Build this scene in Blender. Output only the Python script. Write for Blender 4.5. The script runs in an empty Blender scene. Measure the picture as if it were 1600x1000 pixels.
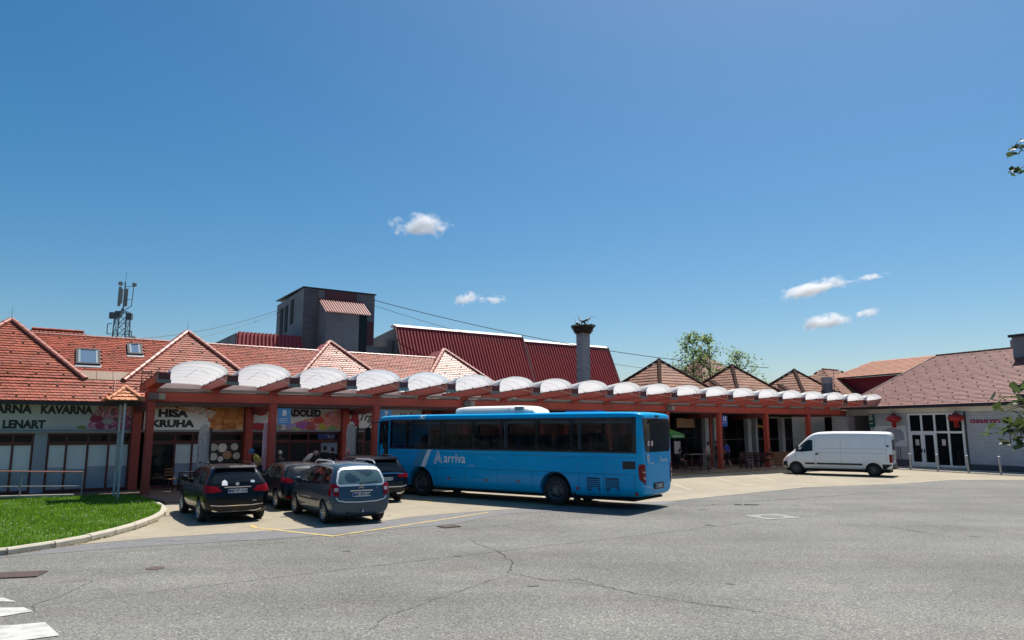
import bpy, bmesh, math, random
from mathutils import Vector, Matrix
from mathutils.bvhtree import BVHTree
import numpy as np
random.seed(7)
rng = np.random.default_rng(11)
sc = bpy.context.scene
COL = sc.collection
R = math.radians

# ------------------------------------------------------------------ camera, sky, sun, exposure
cam_d = bpy.data.cameras.new("camera")
cam = bpy.data.objects.new("camera", cam_d); COL.objects.link(cam)
cam_d.sensor_width = 36.0
cam_d.lens = 36.0 * 1120 / 1600
cam_d.clip_start = 0.1; cam_d.clip_end = 6000
cam.location = (0, 0, 2.55)
cam.rotation_euler = (R(90) + math.atan(172 / 1120), 0, 0)
sc.camera = cam

SUN_EL, SUN_AZ = 64.0, 30.0            # azimuth clockwise from +Y
w = bpy.data.worlds.new("World"); sc.world = w; w.use_nodes = True
wn = w.node_tree.nodes; wl = w.node_tree.links
wn.clear()
w_out = wn.new("ShaderNodeOutputWorld"); w_bg = wn.new("ShaderNodeBackground")
w_sky = wn.new("ShaderNodeTexSky"); w_sky.sky_type = 'NISHITA'; w_sky.sun_disc = False
w_sky.sun_elevation = R(SUN_EL); w_sky.sun_rotation = R(SUN_AZ)
w_sky.altitude = 400; w_sky.air_density = 1.0; w_sky.dust_density = 1.45; w_sky.ozone_density = 2.2
w_bg.inputs['Strength'].default_value = 0.072
w_hs = wn.new("ShaderNodeHueSaturation"); w_hs.inputs['Saturation'].default_value = 1.42; w_hs.inputs['Hue'].default_value = .490
wl.new(w_sky.outputs[0], w_hs.inputs['Color'])
wl.new(w_hs.outputs[0], w_bg.inputs['Color'])
wl.new(w_bg.outputs[0], w_out.inputs['Surface'])

sun_d = bpy.data.lights.new("sun", 'SUN'); sun = bpy.data.objects.new("sun", sun_d); COL.objects.link(sun)
sun_d.energy = 4.6; sun_d.angle = R(0.53); sun_d.color = (1.0, 0.95, 0.87)
sd = Vector((math.sin(R(SUN_AZ)) * math.cos(R(SUN_EL)), math.cos(R(SUN_AZ)) * math.cos(R(SUN_EL)), math.sin(R(SUN_EL))))
sun.rotation_euler = sd.to_track_quat('Z', 'Y').to_euler()
sun.location = sd * 80

sc.view_settings.view_transform = 'Standard'; sc.view_settings.look = 'None'
sc.view_settings.exposure = 0.55; sc.view_settings.gamma = 1.0
sc.render.engine = 'CYCLES'
sc.cycles.use_denoising = True
sc.cycles.max_bounces = 8; sc.cycles.transparent_max_bounces = 16
sc.cycles.volume_bounces = 6

# ------------------------------------------------------------------ materials
def node_mat(name):
    m = bpy.data.materials.new(name); m.use_nodes = True
    return m, m.node_tree.nodes, m.node_tree.links, m.node_tree.nodes['Principled BSDF']

def _coord(n, l, space='Object'):
    t = n.new("ShaderNodeTexCoord"); return t.outputs[space]

def pm(name, col, rough=0.6, metal=0.0, var=0.10, vs=3.0, bump=0.0, bs=40.0, island=0.0, spec=0.5, coat=0.0, dirt=None, dirt_s=1.5, dirt_lo=0.5):
    m, n, l, b = node_mat(name)
    co = _coord(n, l)
    nz = n.new("ShaderNodeTexNoise"); nz.inputs['Scale'].default_value = vs; nz.inputs['Detail'].default_value = 6
    l.new(co, nz.inputs['Vector'])
    mr = n.new("ShaderNodeMapRange"); mr.inputs[1].default_value = .25; mr.inputs[2].default_value = .75
    mr.inputs[3].default_value = 1 - var; mr.inputs[4].default_value = 1 + var
    l.new(nz.outputs['Fac'], mr.inputs[0])
    val = mr.outputs[0]
    if island > 0:
        g = n.new("ShaderNodeNewGeometry")
        mr2 = n.new("ShaderNodeMapRange"); mr2.inputs[3].default_value = 1 - island; mr2.inputs[4].default_value = 1 + island
        l.new(g.outputs['Random Per Island'], mr2.inputs[0])
        mm = n.new("ShaderNodeMath"); mm.operation = 'MULTIPLY'; l.new(val, mm.inputs[0]); l.new(mr2.outputs[0], mm.inputs[1]); val = mm.outputs[0]
    mx = n.new("ShaderNodeVectorMath"); mx.operation = 'SCALE'; mx.inputs[0].default_value = col
    l.new(val, mx.inputs['Scale'])
    out = mx.outputs[0]
    if dirt:
        n2 = n.new("ShaderNodeTexNoise"); n2.inputs['Scale'].default_value = dirt_s; n2.inputs['Detail'].default_value = 8; n2.inputs['Roughness'].default_value = .65
        l.new(co, n2.inputs['Vector'])
        r2 = n.new("ShaderNodeMapRange"); r2.inputs[1].default_value = dirt_lo; r2.inputs[2].default_value = dirt_lo + .22; l.new(n2.outputs['Fac'], r2.inputs[0])
        mc = n.new("ShaderNodeMix"); mc.data_type = 'RGBA'; l.new(r2.outputs[0], mc.inputs[0]); l.new(out, mc.inputs[6]); mc.inputs[7].default_value = (*dirt, 1); out = mc.outputs[2]
    l.new(out, b.inputs['Base Color'])
    b.inputs['Roughness'].default_value = rough; b.inputs['Metallic'].default_value = metal
    b.inputs['Specular IOR Level'].default_value = spec
    b.inputs['Coat Weight'].default_value = coat; b.inputs['Coat Roughness'].default_value = .03
    if bump > 0:
        nb = n.new("ShaderNodeTexNoise"); nb.inputs['Scale'].default_value = bs; nb.inputs['Detail'].default_value = 4
        l.new(co, nb.inputs['Vector'])
        bp = n.new("ShaderNodeBump"); bp.inputs['Strength'].default_value = bump; bp.inputs['Distance'].default_value = .02
        l.new(nb.outputs['Fac'], bp.inputs['Height']); l.new(bp.outputs[0], b.inputs['Normal'])
    return m

def glass_mat(name, tint=(.02, .025, .03), trans=0.0, rough=.03, spec=.6):
    m, n, l, b = node_mat(name)
    b.inputs['Base Color'].default_value = (*tint, 1); b.inputs['Roughness'].default_value = rough
    b.inputs['Specular IOR Level'].default_value = spec
    if trans > 0:
        o = [x for x in n if x.type == 'OUTPUT_MATERIAL'][0]
        t = n.new("ShaderNodeBsdfTransparent"); t.inputs[0].default_value = (.75, .8, .82, 1)
        mx = n.new("ShaderNodeMixShader"); mx.inputs[0].default_value = trans
        l.new(b.outputs[0], mx.inputs[1]); l.new(t.outputs[0], mx.inputs[2]); l.new(mx.outputs[0], o.inputs['Surface'])
    return m

def trans_mat(name, col, tcol, fac=.5, rough=.5, island=0.0):
    m, n, l, b = node_mat(name)
    o = [x for x in n if x.type == 'OUTPUT_MATERIAL'][0]
    b.inputs['Base Color'].default_value = (*col, 1); b.inputs['Roughness'].default_value = rough
    b.inputs['Specular IOR Level'].default_value = .3
    t = n.new("ShaderNodeBsdfTranslucent"); t.inputs[0].default_value = (*tcol, 1)
    if island > 0:
        g = n.new("ShaderNodeNewGeometry"); oi = n.new("ShaderNodeObjectInfo")
        ad = n.new("ShaderNodeMath"); ad.operation = 'ADD'; l.new(g.outputs['Random Per Island'], ad.inputs[0]); l.new(oi.outputs['Random'], ad.inputs[1])
        fr = n.new("ShaderNodeMath"); fr.operation = 'FRACT'; l.new(ad.outputs[0], fr.inputs[0])
        mr2 = n.new("ShaderNodeMapRange"); mr2.inputs[3].default_value = 1 - island; mr2.inputs[4].default_value = 1 + island
        l.new(fr.outputs[0], mr2.inputs[0])
        for c, tgt in ((col, b.inputs['Base Color']), (tcol, t.inputs[0])):
            v = n.new("ShaderNodeVectorMath"); v.operation = 'SCALE'; v.inputs[0].default_value = c
            l.new(mr2.outputs[0], v.inputs['Scale']); l.new(v.outputs[0], tgt)
    mx = n.new("ShaderNodeMixShader"); mx.inputs[0].default_value = fac
    l.new(b.outputs[0], mx.inputs[1]); l.new(t.outputs[0], mx.inputs[2]); l.new(mx.outputs[0], o.inputs['Surface'])
    return m

def brick_mat(name, c1, c2, mortar, bw=.25, bh=.075, ms=.012, rough=.85, axis='XZ', bump=.5):
    m, n, l, b = node_mat(name)
    co = _coord(n, l)
    sp = n.new("ShaderNodeSeparateXYZ"); l.new(co, sp.inputs[0])
    cb = n.new("ShaderNodeCombineXYZ")
    if axis == 'XZ': l.new(sp.outputs[0], cb.inputs[0]); l.new(sp.outputs[2], cb.inputs[1])
    elif axis == 'SUM':
        ad = n.new("ShaderNodeMath"); l.new(sp.outputs[0], ad.inputs[0]); l.new(sp.outputs[1], ad.inputs[1])
        l.new(ad.outputs[0], cb.inputs[0]); l.new(sp.outputs[2], cb.inputs[1])
    else: l.new(sp.outputs[0], cb.inputs[0]); l.new(sp.outputs[1], cb.inputs[1])
    t = n.new("ShaderNodeTexBrick"); l.new(cb.outputs[0], t.inputs['Vector'])
    t.inputs['Color1'].default_value = (*c1, 1); t.inputs['Color2'].default_value = (*c2, 1); t.inputs['Mortar'].default_value = (*mortar, 1)
    t.inputs['Scale'].default_value = 1; t.inputs['Mortar Size'].default_value = ms
    t.inputs['Brick Width'].default_value = bw; t.inputs['Row Height'].default_value = bh
    nz = n.new("ShaderNodeTexNoise"); nz.inputs['Scale'].default_value = 1.2; nz.inputs['Detail'].default_value = 6; l.new(co, nz.inputs['Vector'])
    mr = n.new("ShaderNodeMapRange"); mr.inputs[3].default_value = .8; mr.inputs[4].default_value = 1.2; l.new(nz.outputs['Fac'], mr.inputs[0])
    v = n.new("ShaderNodeVectorMath"); v.operation = 'SCALE'; l.new(t.outputs['Color'], v.inputs[0]); l.new(mr.outputs[0], v.inputs['Scale'])
    l.new(v.outputs[0], b.inputs['Base Color']); b.inputs['Roughness'].default_value = rough
    bp = n.new("ShaderNodeBump"); bp.invert = True; bp.inputs['Strength'].default_value = bump; bp.inputs['Distance'].default_value = .01
    l.new(t.outputs['Fac'], bp.inputs['Height']); l.new(bp.outputs[0], b.inputs['Normal'])
    return m

def ramp_mat(name, stops, scale=3.0, rough=.6, detail=3.0, dist=1.5):
    """Printed picture: irregular patches of several ink colours."""
    m, n, l, b = node_mat(name)
    co = _coord(n, l)
    nz = n.new("ShaderNodeTexNoise"); nz.inputs['Scale'].default_value = scale; nz.inputs['Detail'].default_value = detail
    nz.inputs['Distortion'].default_value = dist; l.new(co, nz.inputs['Vector'])
    cr = n.new("ShaderNodeValToRGB"); e = cr.color_ramp.elements
    while len(e) < len(stops): e.new(.5)
    for k, (p, c) in enumerate(stops): e[k].position = p; e[k].color = (*c, 1)
    l.new(nz.outputs['Fac'], cr.inputs[0]); l.new(cr.outputs[0], b.inputs['Base Color']); b.inputs['Roughness'].default_value = rough
    return m

# ------------------------------------------------------------------ mesh builder
class MB:
    def __init__(s): s.v = []; s.f = []; s.m = []
    def add(s, vs, fs, mat=0, M=None):
        o = len(s.v)
        s.v += [tuple(M @ Vector(p)) for p in vs] if M is not None else [tuple(p) for p in vs]
        for f in fs: s.f.append([i + o for i in f]); s.m.append(mat)
        return s
    def box(s, x0, x1, y0, y1, z0, z1, mat=0, M=None):
        vs = [(x, y, z) for z in (z0, z1) for y in (y0, y1) for x in (x0, x1)]
        return s.add(vs, [(0, 2, 3, 1), (4, 5, 7, 6), (0, 1, 5, 4), (2, 6, 7, 3), (0, 4, 6, 2), (1, 3, 7, 5)], mat, M)
    def prism(s, pts, vec, mat=0, M=None):
        n = len(pts); vec = Vector(vec)
        vs = [tuple(p) for p in pts] + [tuple(Vector(p) + vec) for p in pts]
        return s.add(vs, [tuple(range(n))[::-1], tuple(range(n, 2 * n))] + [(i, (i + 1) % n, n + (i + 1) % n, n + i) for i in range(n)], mat, M)
    def tube(s, p, q, r0, r1=None, n=8, mat=0, M=None):
        r1 = r0 if r1 is None else r1
        p = Vector(p); q = Vector(q); d = (q - p)
        if d.length < 1e-6: return s
        d.normalize(); a = d.orthogonal().normalized(); b = d.cross(a)
        vs = []
        for c, r in ((p, r0), (q, r1)):
            for i in range(n):
                t = 2 * math.pi * i / n
                vs.append(tuple(c + a * (r * math.cos(t)) + b * (r * math.sin(t))))
        return s.add(vs, [(i, (i + 1) % n, n + (i + 1) % n, n + i) for i in range(n)] + [tuple(range(n))[::-1], tuple(range(n, 2 * n))], mat, M)
    def path(s, pts, r, n=6, mat=0, M=None):
        for a, b in zip(pts[:-1], pts[1:]): s.tube(a, b, r, r, n, mat, M)
        return s
    def bar(s, p, q, wd, ht, mat=0, up=(0, 0, 1), M=None):
        p = Vector(p); q = Vector(q); d = (q - p).normalized(); up = Vector(up)
        if d.cross(up).length < 1e-4: up = Vector((0, 1, 0)) if abs(d.y) < .9 else Vector((1, 0, 0))
        sd_ = d.cross(up).normalized() * (wd / 2); u = sd_.cross(d).normalized() * (ht / 2)
        vs = [tuple(c + a * sd_ + b * u) for c in (p, q) for a, b in ((-1, -1), (1, -1), (1, 1), (-1, 1))]
        return s.add(vs, [(0, 1, 2, 3)[::-1], (4, 5, 6, 7), (0, 1, 5, 4), (1, 2, 6, 5), (2, 3, 7, 6), (3, 0, 4, 7)], mat, M)
    def lathe(s, prof, n=16, mat=0, M=None, cap=True):
        vs = [(r * math.cos(2 * math.pi * i / n), r * math.sin(2 * math.pi * i / n), z) for r, z in prof for i in range(n)]
        fs = [(k * n + i, k * n + (i + 1) % n, (k + 1) * n + (i + 1) % n, (k + 1) * n + i) for k in range(len(prof) - 1) for i in range(n)]
        if cap: fs += [tuple(range(n))[::-1], tuple(range((len(prof) - 1) * n, len(prof) * n))]
        return s.add(vs, fs, mat, M)
    def mesh(s, name, mats, smooth=False, bevel=0.0):
        me = bpy.data.meshes.new(name)
        me.from_pydata(s.v, [], s.f)
        for m_ in (mats if isinstance(mats, (list, tuple)) else [mats]): me.materials.append(m_)
        me.polygons.foreach_set('material_index', s.m)
        if smooth: me.polygons.foreach_set('use_smooth', [True] * len(s.f))
        me.update()
        return me
    def build(s, name, mats, parent=None, smooth=False, loc=None, rz=None, bevel=0.0):
        me = s.mesh(name, mats, smooth)
        if bevel > 0:
            bm = bmesh.new(); bm.from_mesh(me)
            bmesh.ops.bevel(bm, geom=[e for e in bm.edges], offset=bevel, segments=2, affect='EDGES', clamp_overlap=True)
            bm.to_mesh(me); bm.free()
        return link(name, me, parent, loc, rz)

def link(name, me, parent=None, loc=None, rz=None):
    o = bpy.data.objects.new(name, me); COL.objects.link(o)
    if parent: o.parent = parent
    if loc is not None: o.location = loc
    if rz is not None: o.rotation_euler = (0, 0, rz)
    return o

def tag(o, label=None, cat=None, group=None, kind=None):
    if label: o['label'] = label
    if cat: o['category'] = cat
    if group: o['group'] = group
    if kind: o['kind'] = kind
    return o

def thing(name, label, cat, loc=(0, 0, 0), rz=0.0, group=None):
    o = bpy.data.objects.new(name, None); COL.objects.link(o)
    o.location = loc; o.rotation_euler = (0, 0, rz); o.empty_display_size = .2
    return tag(o, label, cat, group)

def node(name, parent, loc=(0, 0, 0), rz=0.0):
    o = bpy.data.objects.new(name, None); COL.objects.link(o); o.parent = parent; o.location = loc; o.rotation_euler = (0, 0, rz)
    return o

def text_mesh(txt, size, bold=0.0, ext=.006, align='LEFT', shear=0.0, sx=1.0, space=1.0):
    c = bpy.data.curves.new("lettering", 'FONT'); c.body = txt; c.size = size; c.offset = bold; c.extrude = ext
    c.align_x = align; c.shear = shear; c.space_character = space; c.resolution_u = 4
    o = bpy.data.objects.new("lettering", c); COL.objects.link(o)
    me = bpy.data.meshes.new_from_object(o.evaluated_get(bpy.context.evaluated_depsgraph_get()))
    bpy.data.objects.remove(o); bpy.data.curves.remove(c)
    if sx != 1.0: me.transform(Matrix.Diagonal((sx, 1, 1, 1)))
    return me

def lettering(txt, size, matl, parent, M, name="lettering", **k):
    """M maps text plane (x right, y up, z out) into the parent's space."""
    me = text_mesh(txt, size, **k); me.materials.clear(); me.materials.append(matl); me.transform(M)
    return link(name, me, parent)

def lettering_fit(txt, matl, parent, x0, x1, z0, z1, y=-.004, name="lettering", **k):
    me = text_mesh(txt, 1.0, **k); co = np.empty(len(me.vertices) * 3); me.vertices.foreach_get('co', co); co = co.reshape(-1, 3)
    a, b = co.min(0), co.max(0); me.materials.clear(); me.materials.append(matl)
    me.transform(FR(0, y, 0) @ Matrix.Translation((x0, z0, 0)) @ Matrix.Diagonal(((x1 - x0) / (b[0] - a[0]), (z1 - z0) / (b[1] - a[1]), .3, 1)) @ Matrix.Translation((-a[0], -a[1], 0)))
    return link(name, me, parent)

def FR(x, y, z, ex=(1, 0, 0), ey=(0, 0, 1)):
    ex = Vector(ex).normalized(); ey = Vector(ey).normalized(); ez = ex.cross(ey)
    return Matrix(((ex.x, ey.x, ez.x, x), (ex.y, ey.y, ez.y, y), (ex.z, ey.z, ez.z, z), (0, 0, 0, 1)))

def copy_tree(o, parent=None):
    c = o.copy(); COL.objects.link(c)
    if parent: c.parent = parent
    for ch in list(o.children): copy_tree(ch, c)
    return c

# frames of the place: L = canopy and shops (x along the canopy, y away from the square), RB = building on the other side
LA, LROT = Vector((-14.26, 28.5, 0)), math.atan2(.5528, .8333)
RA, RROT = Vector((27.33, 49.94, 0)), math.atan2(-.914, .407)
def Lw(s, q, z=0): return (LA.x + .8333 * s - .5528 * q, LA.y + .5528 * s + .8333 * q, z)
def Rw(a, b, z=0): return (RA.x + .407 * a + .914 * b, RA.y - .914 * a + .407 * b, z)

# ------------------------------------------------------------------ shared materials
M_red = pm("red_painted_steel", (.37, .055, .036), .5, var=.12, vs=2.0, bump=.05, bs=20, dirt=(.14, .04, .035), dirt_s=.8, dirt_lo=.55)
M_red_dk = pm("dark_red_frame", (.12, .022, .02), .45, var=.12)
M_dark = pm("dark_metal", (.02, .02, .024), .45, var=.15)
M_black = pm("black_rubber", (.012, .012, .013), .75, var=.2, vs=20)
M_grey = pm("grey_metal", (.28, .29, .30), .45, metal=.3, var=.08)
M_white = pm("white_paint", (.82, .82, .81), .45, var=.04)
M_zinc = pm("zinc_sheet", (.33, .31, .28), .5, metal=.2, var=.1)
M_tile = pm("red_clay_tile", (.36, .086, .044), .4, var=.14, vs=.7, island=.25, spec=.55, bump=.2, bs=60, dirt=(.26, .085, .055), dirt_s=.5, dirt_lo=.56)
M_tile_hip = pm("hip_clay_tile", (.34, .10, .065), .45, var=.15, vs=2, island=.15, spec=.6)
M_tile_r = pm("pinkish_brown_tile", (.235, .088, .074), .6, var=.12, vs=.5, island=.16, spec=.4, bump=.2, bs=50)
M_tile_p = pm("weathered_concrete_tile", (.27, .12, .072), .75, var=.25, vs=1.2, island=.22, bump=.3, bs=40, dirt=(.36, .22, .15), dirt_s=1.3, dirt_lo=.55)
M_tile_o = pm("bright_orange_tile", (.55, .20, .085), .6, var=.15, vs=3, island=.2)
M_corr = pm("red_corrugated_sheet", (.33, .05, .048), .42, var=.12, vs=.4, spec=.4)
M_conc = pm("dark_weathered_concrete", (.20, .206, .222), .85, var=.28, vs=.45, bump=.3, bs=14, dirt=(.11, .11, .12), dirt_s=.35, dirt_lo=.52)
M_glass = glass_mat("dark_glass", (.010, .011, .014), 0, .04, .22)
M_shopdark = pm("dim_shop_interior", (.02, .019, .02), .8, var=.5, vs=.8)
# ------------------------------------------------------------------ ground
def asphalt_mat():
    m, n, l, b = node_mat("worn_asphalt")
    co = _coord(n, l)
    vo = n.new("ShaderNodeTexVoronoi"); vo.inputs['Scale'].default_value = 48; l.new(co, vo.inputs['Vector'])
    sep = n.new("ShaderNodeSeparateColor"); l.new(vo.outputs['Color'], sep.inputs[0])
    r1 = n.new("ShaderNodeMapRange"); r1.inputs[3].default_value = .58; r1.inputs[4].default_value = 1.42; l.new(sep.outputs[0], r1.inputs[0])
    rr = n.new("ShaderNodeMapRange"); rr.inputs[1].default_value = .93; rr.inputs[2].default_value = .95; rr.inputs[3].default_value = 1; rr.inputs[4].default_value = 1.6; l.new(sep.outputs[1], rr.inputs[0])
    g = n.new("ShaderNodeTexNoise"); g.inputs['Scale'].default_value = 24; g.inputs['Detail'].default_value = 8; g.inputs['Roughness'].default_value = .8; l.new(co, g.inputs['Vector'])
    r2 = n.new("ShaderNodeMapRange"); r2.inputs[1].default_value = .3; r2.inputs[2].default_value = .7; r2.inputs[3].default_value = .74; r2.inputs[4].default_value = 1.26; l.new(g.outputs['Fac'], r2.inputs[0])
    p = n.new("ShaderNodeTexNoise"); p.inputs['Scale'].default_value = .28; p.inputs['Detail'].default_value = 7; p.inputs['Roughness'].default_value = .6; l.new(co, p.inputs['Vector'])
    r3 = n.new("ShaderNodeMapRange"); r3.inputs[1].default_value = .3; r3.inputs[2].default_value = .7; r3.inputs[3].default_value = .80; r3.inputs[4].default_value = 1.18; l.new(p.outputs['Fac'], r3.inputs[0])
    # long streaks where the tyres run, along the carriageway
    mp = n.new("ShaderNodeMapping"); mp.inputs['Rotation'].default_value = (0, 0, R(-32)); mp.inputs['Scale'].default_value = (.06, .55, 1); l.new(co, mp.inputs[0])
    st = n.new("ShaderNodeTexNoise"); st.inputs['Scale'].default_value = 1; st.inputs['Detail'].default_value = 4; l.new(mp.outputs[0], st.inputs['Vector'])
    r4 = n.new("ShaderNodeMapRange"); r4.inputs[1].default_value = .3; r4.inputs[2].default_value = .7; r4.inputs[3].default_value = .86; r4.inputs[4].default_value = 1.12; l.new(st.outputs['Fac'], r4.inputs[0])
    cur = r1.outputs[0]
    for x in (rr.outputs[0], r2.outputs[0], r3.outputs[0], r4.outputs[0]):
        mu = n.new("ShaderNodeMath"); mu.operation = 'MULTIPLY'; l.new(cur, mu.inputs[0]); l.new(x, mu.inputs[1]); cur = mu.outputs[0]
    tint = n.new("ShaderNodeMix"); tint.data_type = 'RGBA'
    tint.inputs[6].default_value = (.160, .157, .143, 1); tint.inputs[7].default_value = (.172, .163, .148, 1)
    p2 = n.new("ShaderNodeTexNoise"); p2.inputs['Scale'].default_value = .5; p2.inputs['Detail'].default_value = 5; l.new(co, p2.inputs['Vector'])
    r5 = n.new("ShaderNodeMapRange"); r5.inputs[1].default_value = .5; r5.inputs[2].default_value = .7; l.new(p2.outputs['Fac'], r5.inputs[0]); l.new(r5.outputs[0], tint.inputs[0])
    v = n.new("ShaderNodeVectorMath"); v.operation = 'SCALE'; l.new(tint.outputs[2], v.inputs[0]); l.new(cur, v.inputs['Scale'])
    l.new(v.outputs[0], b.inputs['Base Color']); b.inputs['Roughness'].default_value = .82; b.inputs['Specular IOR Level'].default_value = .22
    bp = n.new("ShaderNodeBump"); bp.inputs['Strength'].default_value = .7; bp.inputs['Distance'].default_value = .006
    l.new(vo.outputs['Distance'], bp.inputs['Height']); l.new(bp.outputs[0], b.inputs['Normal'])
    return m

M_asph = asphalt_mat()
M_patch = pm("fresher_asphalt_strip", (.15, .148, .15), .8, var=.2, vs=9, bump=.4, bs=70, island=.05, dirt=(.20, .19, .18), dirt_s=2.2, dirt_lo=.5)
M_crack = pm("crack_filler", (.06, .058, .055), .9, var=.3, vs=8)
M_yellow = pm("worn_yellow_paint", (.62, .42, .07), .7, var=.15, vs=6, dirt=(.33, .29, .20), dirt_s=5, dirt_lo=.40)
M_wline = pm("worn_white_paint", (.47, .47, .44), .8, var=.14, vs=5, dirt=(.26, .26, .245), dirt_s=4, dirt_lo=.50, bump=.3, bs=60)
M_faint = pm("faded_white_paint", (.44, .41, .34), .8, var=.12, vs=4, dirt=(.31, .27, .195), dirt_s=1.4, dirt_lo=.46)
M_iron = pm("rusty_cast_iron", (.095, .062, .055), .8, var=.3, vs=8, bump=.3, bs=40)
M_kerb = pm("pale_kerb_concrete", (.44, .40, .32), .85, var=.16, vs=5, bump=.25, bs=50, dirt=(.22, .19, .14), dirt_s=3, dirt_lo=.55, island=.08)

def pave_mat(name, c1, c2, mor, bw, bh, rot):
    m, n, l, b = node_mat(name)
    co = _coord(n, l)
    mp = n.new("ShaderNodeMapping"); mp.inputs['Rotation'].default_value = (0, 0, rot); l.new(co, mp.inputs[0])
    t = n.new("ShaderNodeTexBrick"); l.new(mp.outputs[0], t.inputs['Vector']); t.inputs['Scale'].default_value = 1
    t.inputs['Color1'].default_value = (*c1, 1); t.inputs['Color2'].default_value = (*c2, 1); t.inputs['Mortar'].default_value = (*mor, 1)
    t.inputs['Brick Width'].default_value = bw; t.inputs['Row Height'].default_value = bh; t.inputs['Mortar Size'].default_value = .008
    nz = n.new("ShaderNodeTexNoise"); nz.inputs['Scale'].default_value = .45; nz.inputs['Detail'].default_value = 9; nz.inputs['Roughness'].default_value = .7; l.new(co, nz.inputs['Vector'])
    mr = n.new("ShaderNodeMapRange"); mr.inputs[1].default_value = .3; mr.inputs[2].default_value = .7; mr.inputs[3].default_value = .8; mr.inputs[4].default_value = 1.14; l.new(nz.outputs['Fac'], mr.inputs[0])
    v = n.new("ShaderNodeVectorMath"); v.operation = 'SCALE'; l.new(t.outputs['Color'], v.inputs[0]); l.new(mr.outputs[0], v.inputs['Scale'])
    l.new(v.outputs[0], b.inputs['Base Color']); b.inputs['Roughness'].default_value = .85
    return m
M_apron = pave_mat("sandy_concrete_pavers", (.33, .282, .20), (.30, .26, .188), (.25, .215, .16), .24, .12, LROT)
M_pave = pave_mat("brown_footway_pavers", (.20, .135, .10), (.165, .115, .09), (.09, .07, .06), .2, .1, LROT)

def sheet(name, pts, z, matl, kind='structure'):
    mb = MB(); mb.add([(x, y, z) for x, y in pts], [tuple(range(len(pts)))])
    return tag(mb.build(name, matl), kind=kind)

mb = MB(); G = 900
mb.add([(-G, -60, 0), (G, -60, 0), (G, G, 0), (-G, G, 0)], [(0, 1, 2, 3)])
tag(mb.build("road", M_asph), kind='structure')

P = lambda s, q: Lw(s, q)[:2]
apron = [(-9.95, 16.55), (-9.64, 16.81), (-8.45, 17.79), (-6.49, 18.78), (-5.74, 19.25), (-4.18, 20.14), (-3.04, 21.89), (-.82, 23.59), (2.19, 25.17), (5.81, 26.73),
         (13.04, 32.87), (18.8, 35.19), (22.82, 37.87), (26.46, 37.87), (33, 37.2), (30.6, 43.0), P(47.5, -1.0), P(38, -1.5), P(28, -2.1), P(.3, -3.45), (-11.6, 24.4), (-10.4, 21.9), (-9.75, 19.4), (-9.7, 17.9)]
sheet("parking_apron", apron, .004, M_apron)
# darker asphalt strip along the front of the bays
strip = [(-10.6, 14.9), (-8.3, 16.4), (-5.0, 17.9), (-4.0, 18.6), (-1.6, 20.3), (-.3, 22.6), (2.6, 24.2), (5.9, 26.0), (5.75, 26.65), (2.19, 25.10), (-.82, 23.52), (-3.04, 21.82), (-4.15, 20.07), (-5.74, 19.18), (-6.49, 18.71), (-8.42, 17.72), (-9.9, 16.5)]
sheet("asphalt_strip", strip, .005, M_patch)

def ribbon(name, pts, wd, z, matl, jit=0.0, kind='structure', taper=False):
    mb = MB(); P_ = [Vector((x, y, 0)) for x, y in pts]
    Q = []
    for a, b in zip(P_[:-1], P_[1:]):
        k = max(1, int((b - a).length / (.12 if jit else 2.0)))
        for i in range(k): Q.append(a.lerp(b, i / k))
    Q.append(P_[-1])
    vs, fs = [], []
    for i, p in enumerate(Q):
        d = (Q[min(i + 1, len(Q) - 1)] - Q[max(i - 1, 0)]); d.normalize(); nn = Vector((-d.y, d.x, 0))
        off = nn * random.gauss(0, jit) if jit else Vector()
        ww = wd * (random.uniform(.45, 1.5) if jit else 1)
        if taper: ww *= min(1, 6 * min(i, len(Q) - 1 - i) / len(Q) + .1)
        for sg in (1, -1): vs.append(tuple(p + off + nn * sg * ww / 2 + Vector((0, 0, z))))
    for i in range(len(Q) - 1): fs.append((2 * i, 2 * i + 1, 2 * i + 3, 2 * i + 2))
    mb.add(vs, fs)
    return tag(mb.build(name, matl), kind=kind)

for pts, wd in (([(-1.01, 18.0), (-.8, 16.81), (-.27, 15.78), (0.02, 14.45), (-.03, 13.5), (.6, 12.78), (1.11, 12.94), (1.84, 11.95), (2.68, 11.22), (3.46, 10.72), (4.37, 9.73)], .016),
                ([(.6, 12.8), (1.3, 12.5), (1.7, 12.05)], .010),
                ([(0.0, 13.4), (-.5, 12.6), (-1.0, 11.72), (-1.76, 10.37), (-1.89, 9.3)], .010),
                ([(8.6, 20.6), (9.5, 20.0), (10.12, 19.5), (10.62, 17.59)], .02),
                ([(-9.21, 17.2), (-7.4, 17.2), (-5.62, 17.4), (-4.66, 17.9)], .014),
                ([(-7.2, 12.94), (-7.0, 11.72), (-7.04, 11.1), (-6.72, 10.54)], .012),
                ([(-7.9, 12.6), (-7.0, 13.0), (-6.6, 13.6), (-5.9, 14.2)], .010),
                ([(5.8, 26.7), (8.3, 26.4), (11.0, 27.8), (14.5, 30.0)], .03),
                ([(-4.2, 17.6), (-1.9, 19.4), (-.6, 20.2), (.4, 19.0), (2.0, 18.6)], .012)):
    ribbon("asphalt_crack", pts, wd, .0075, M_crack, jit=.022, taper=True)

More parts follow.
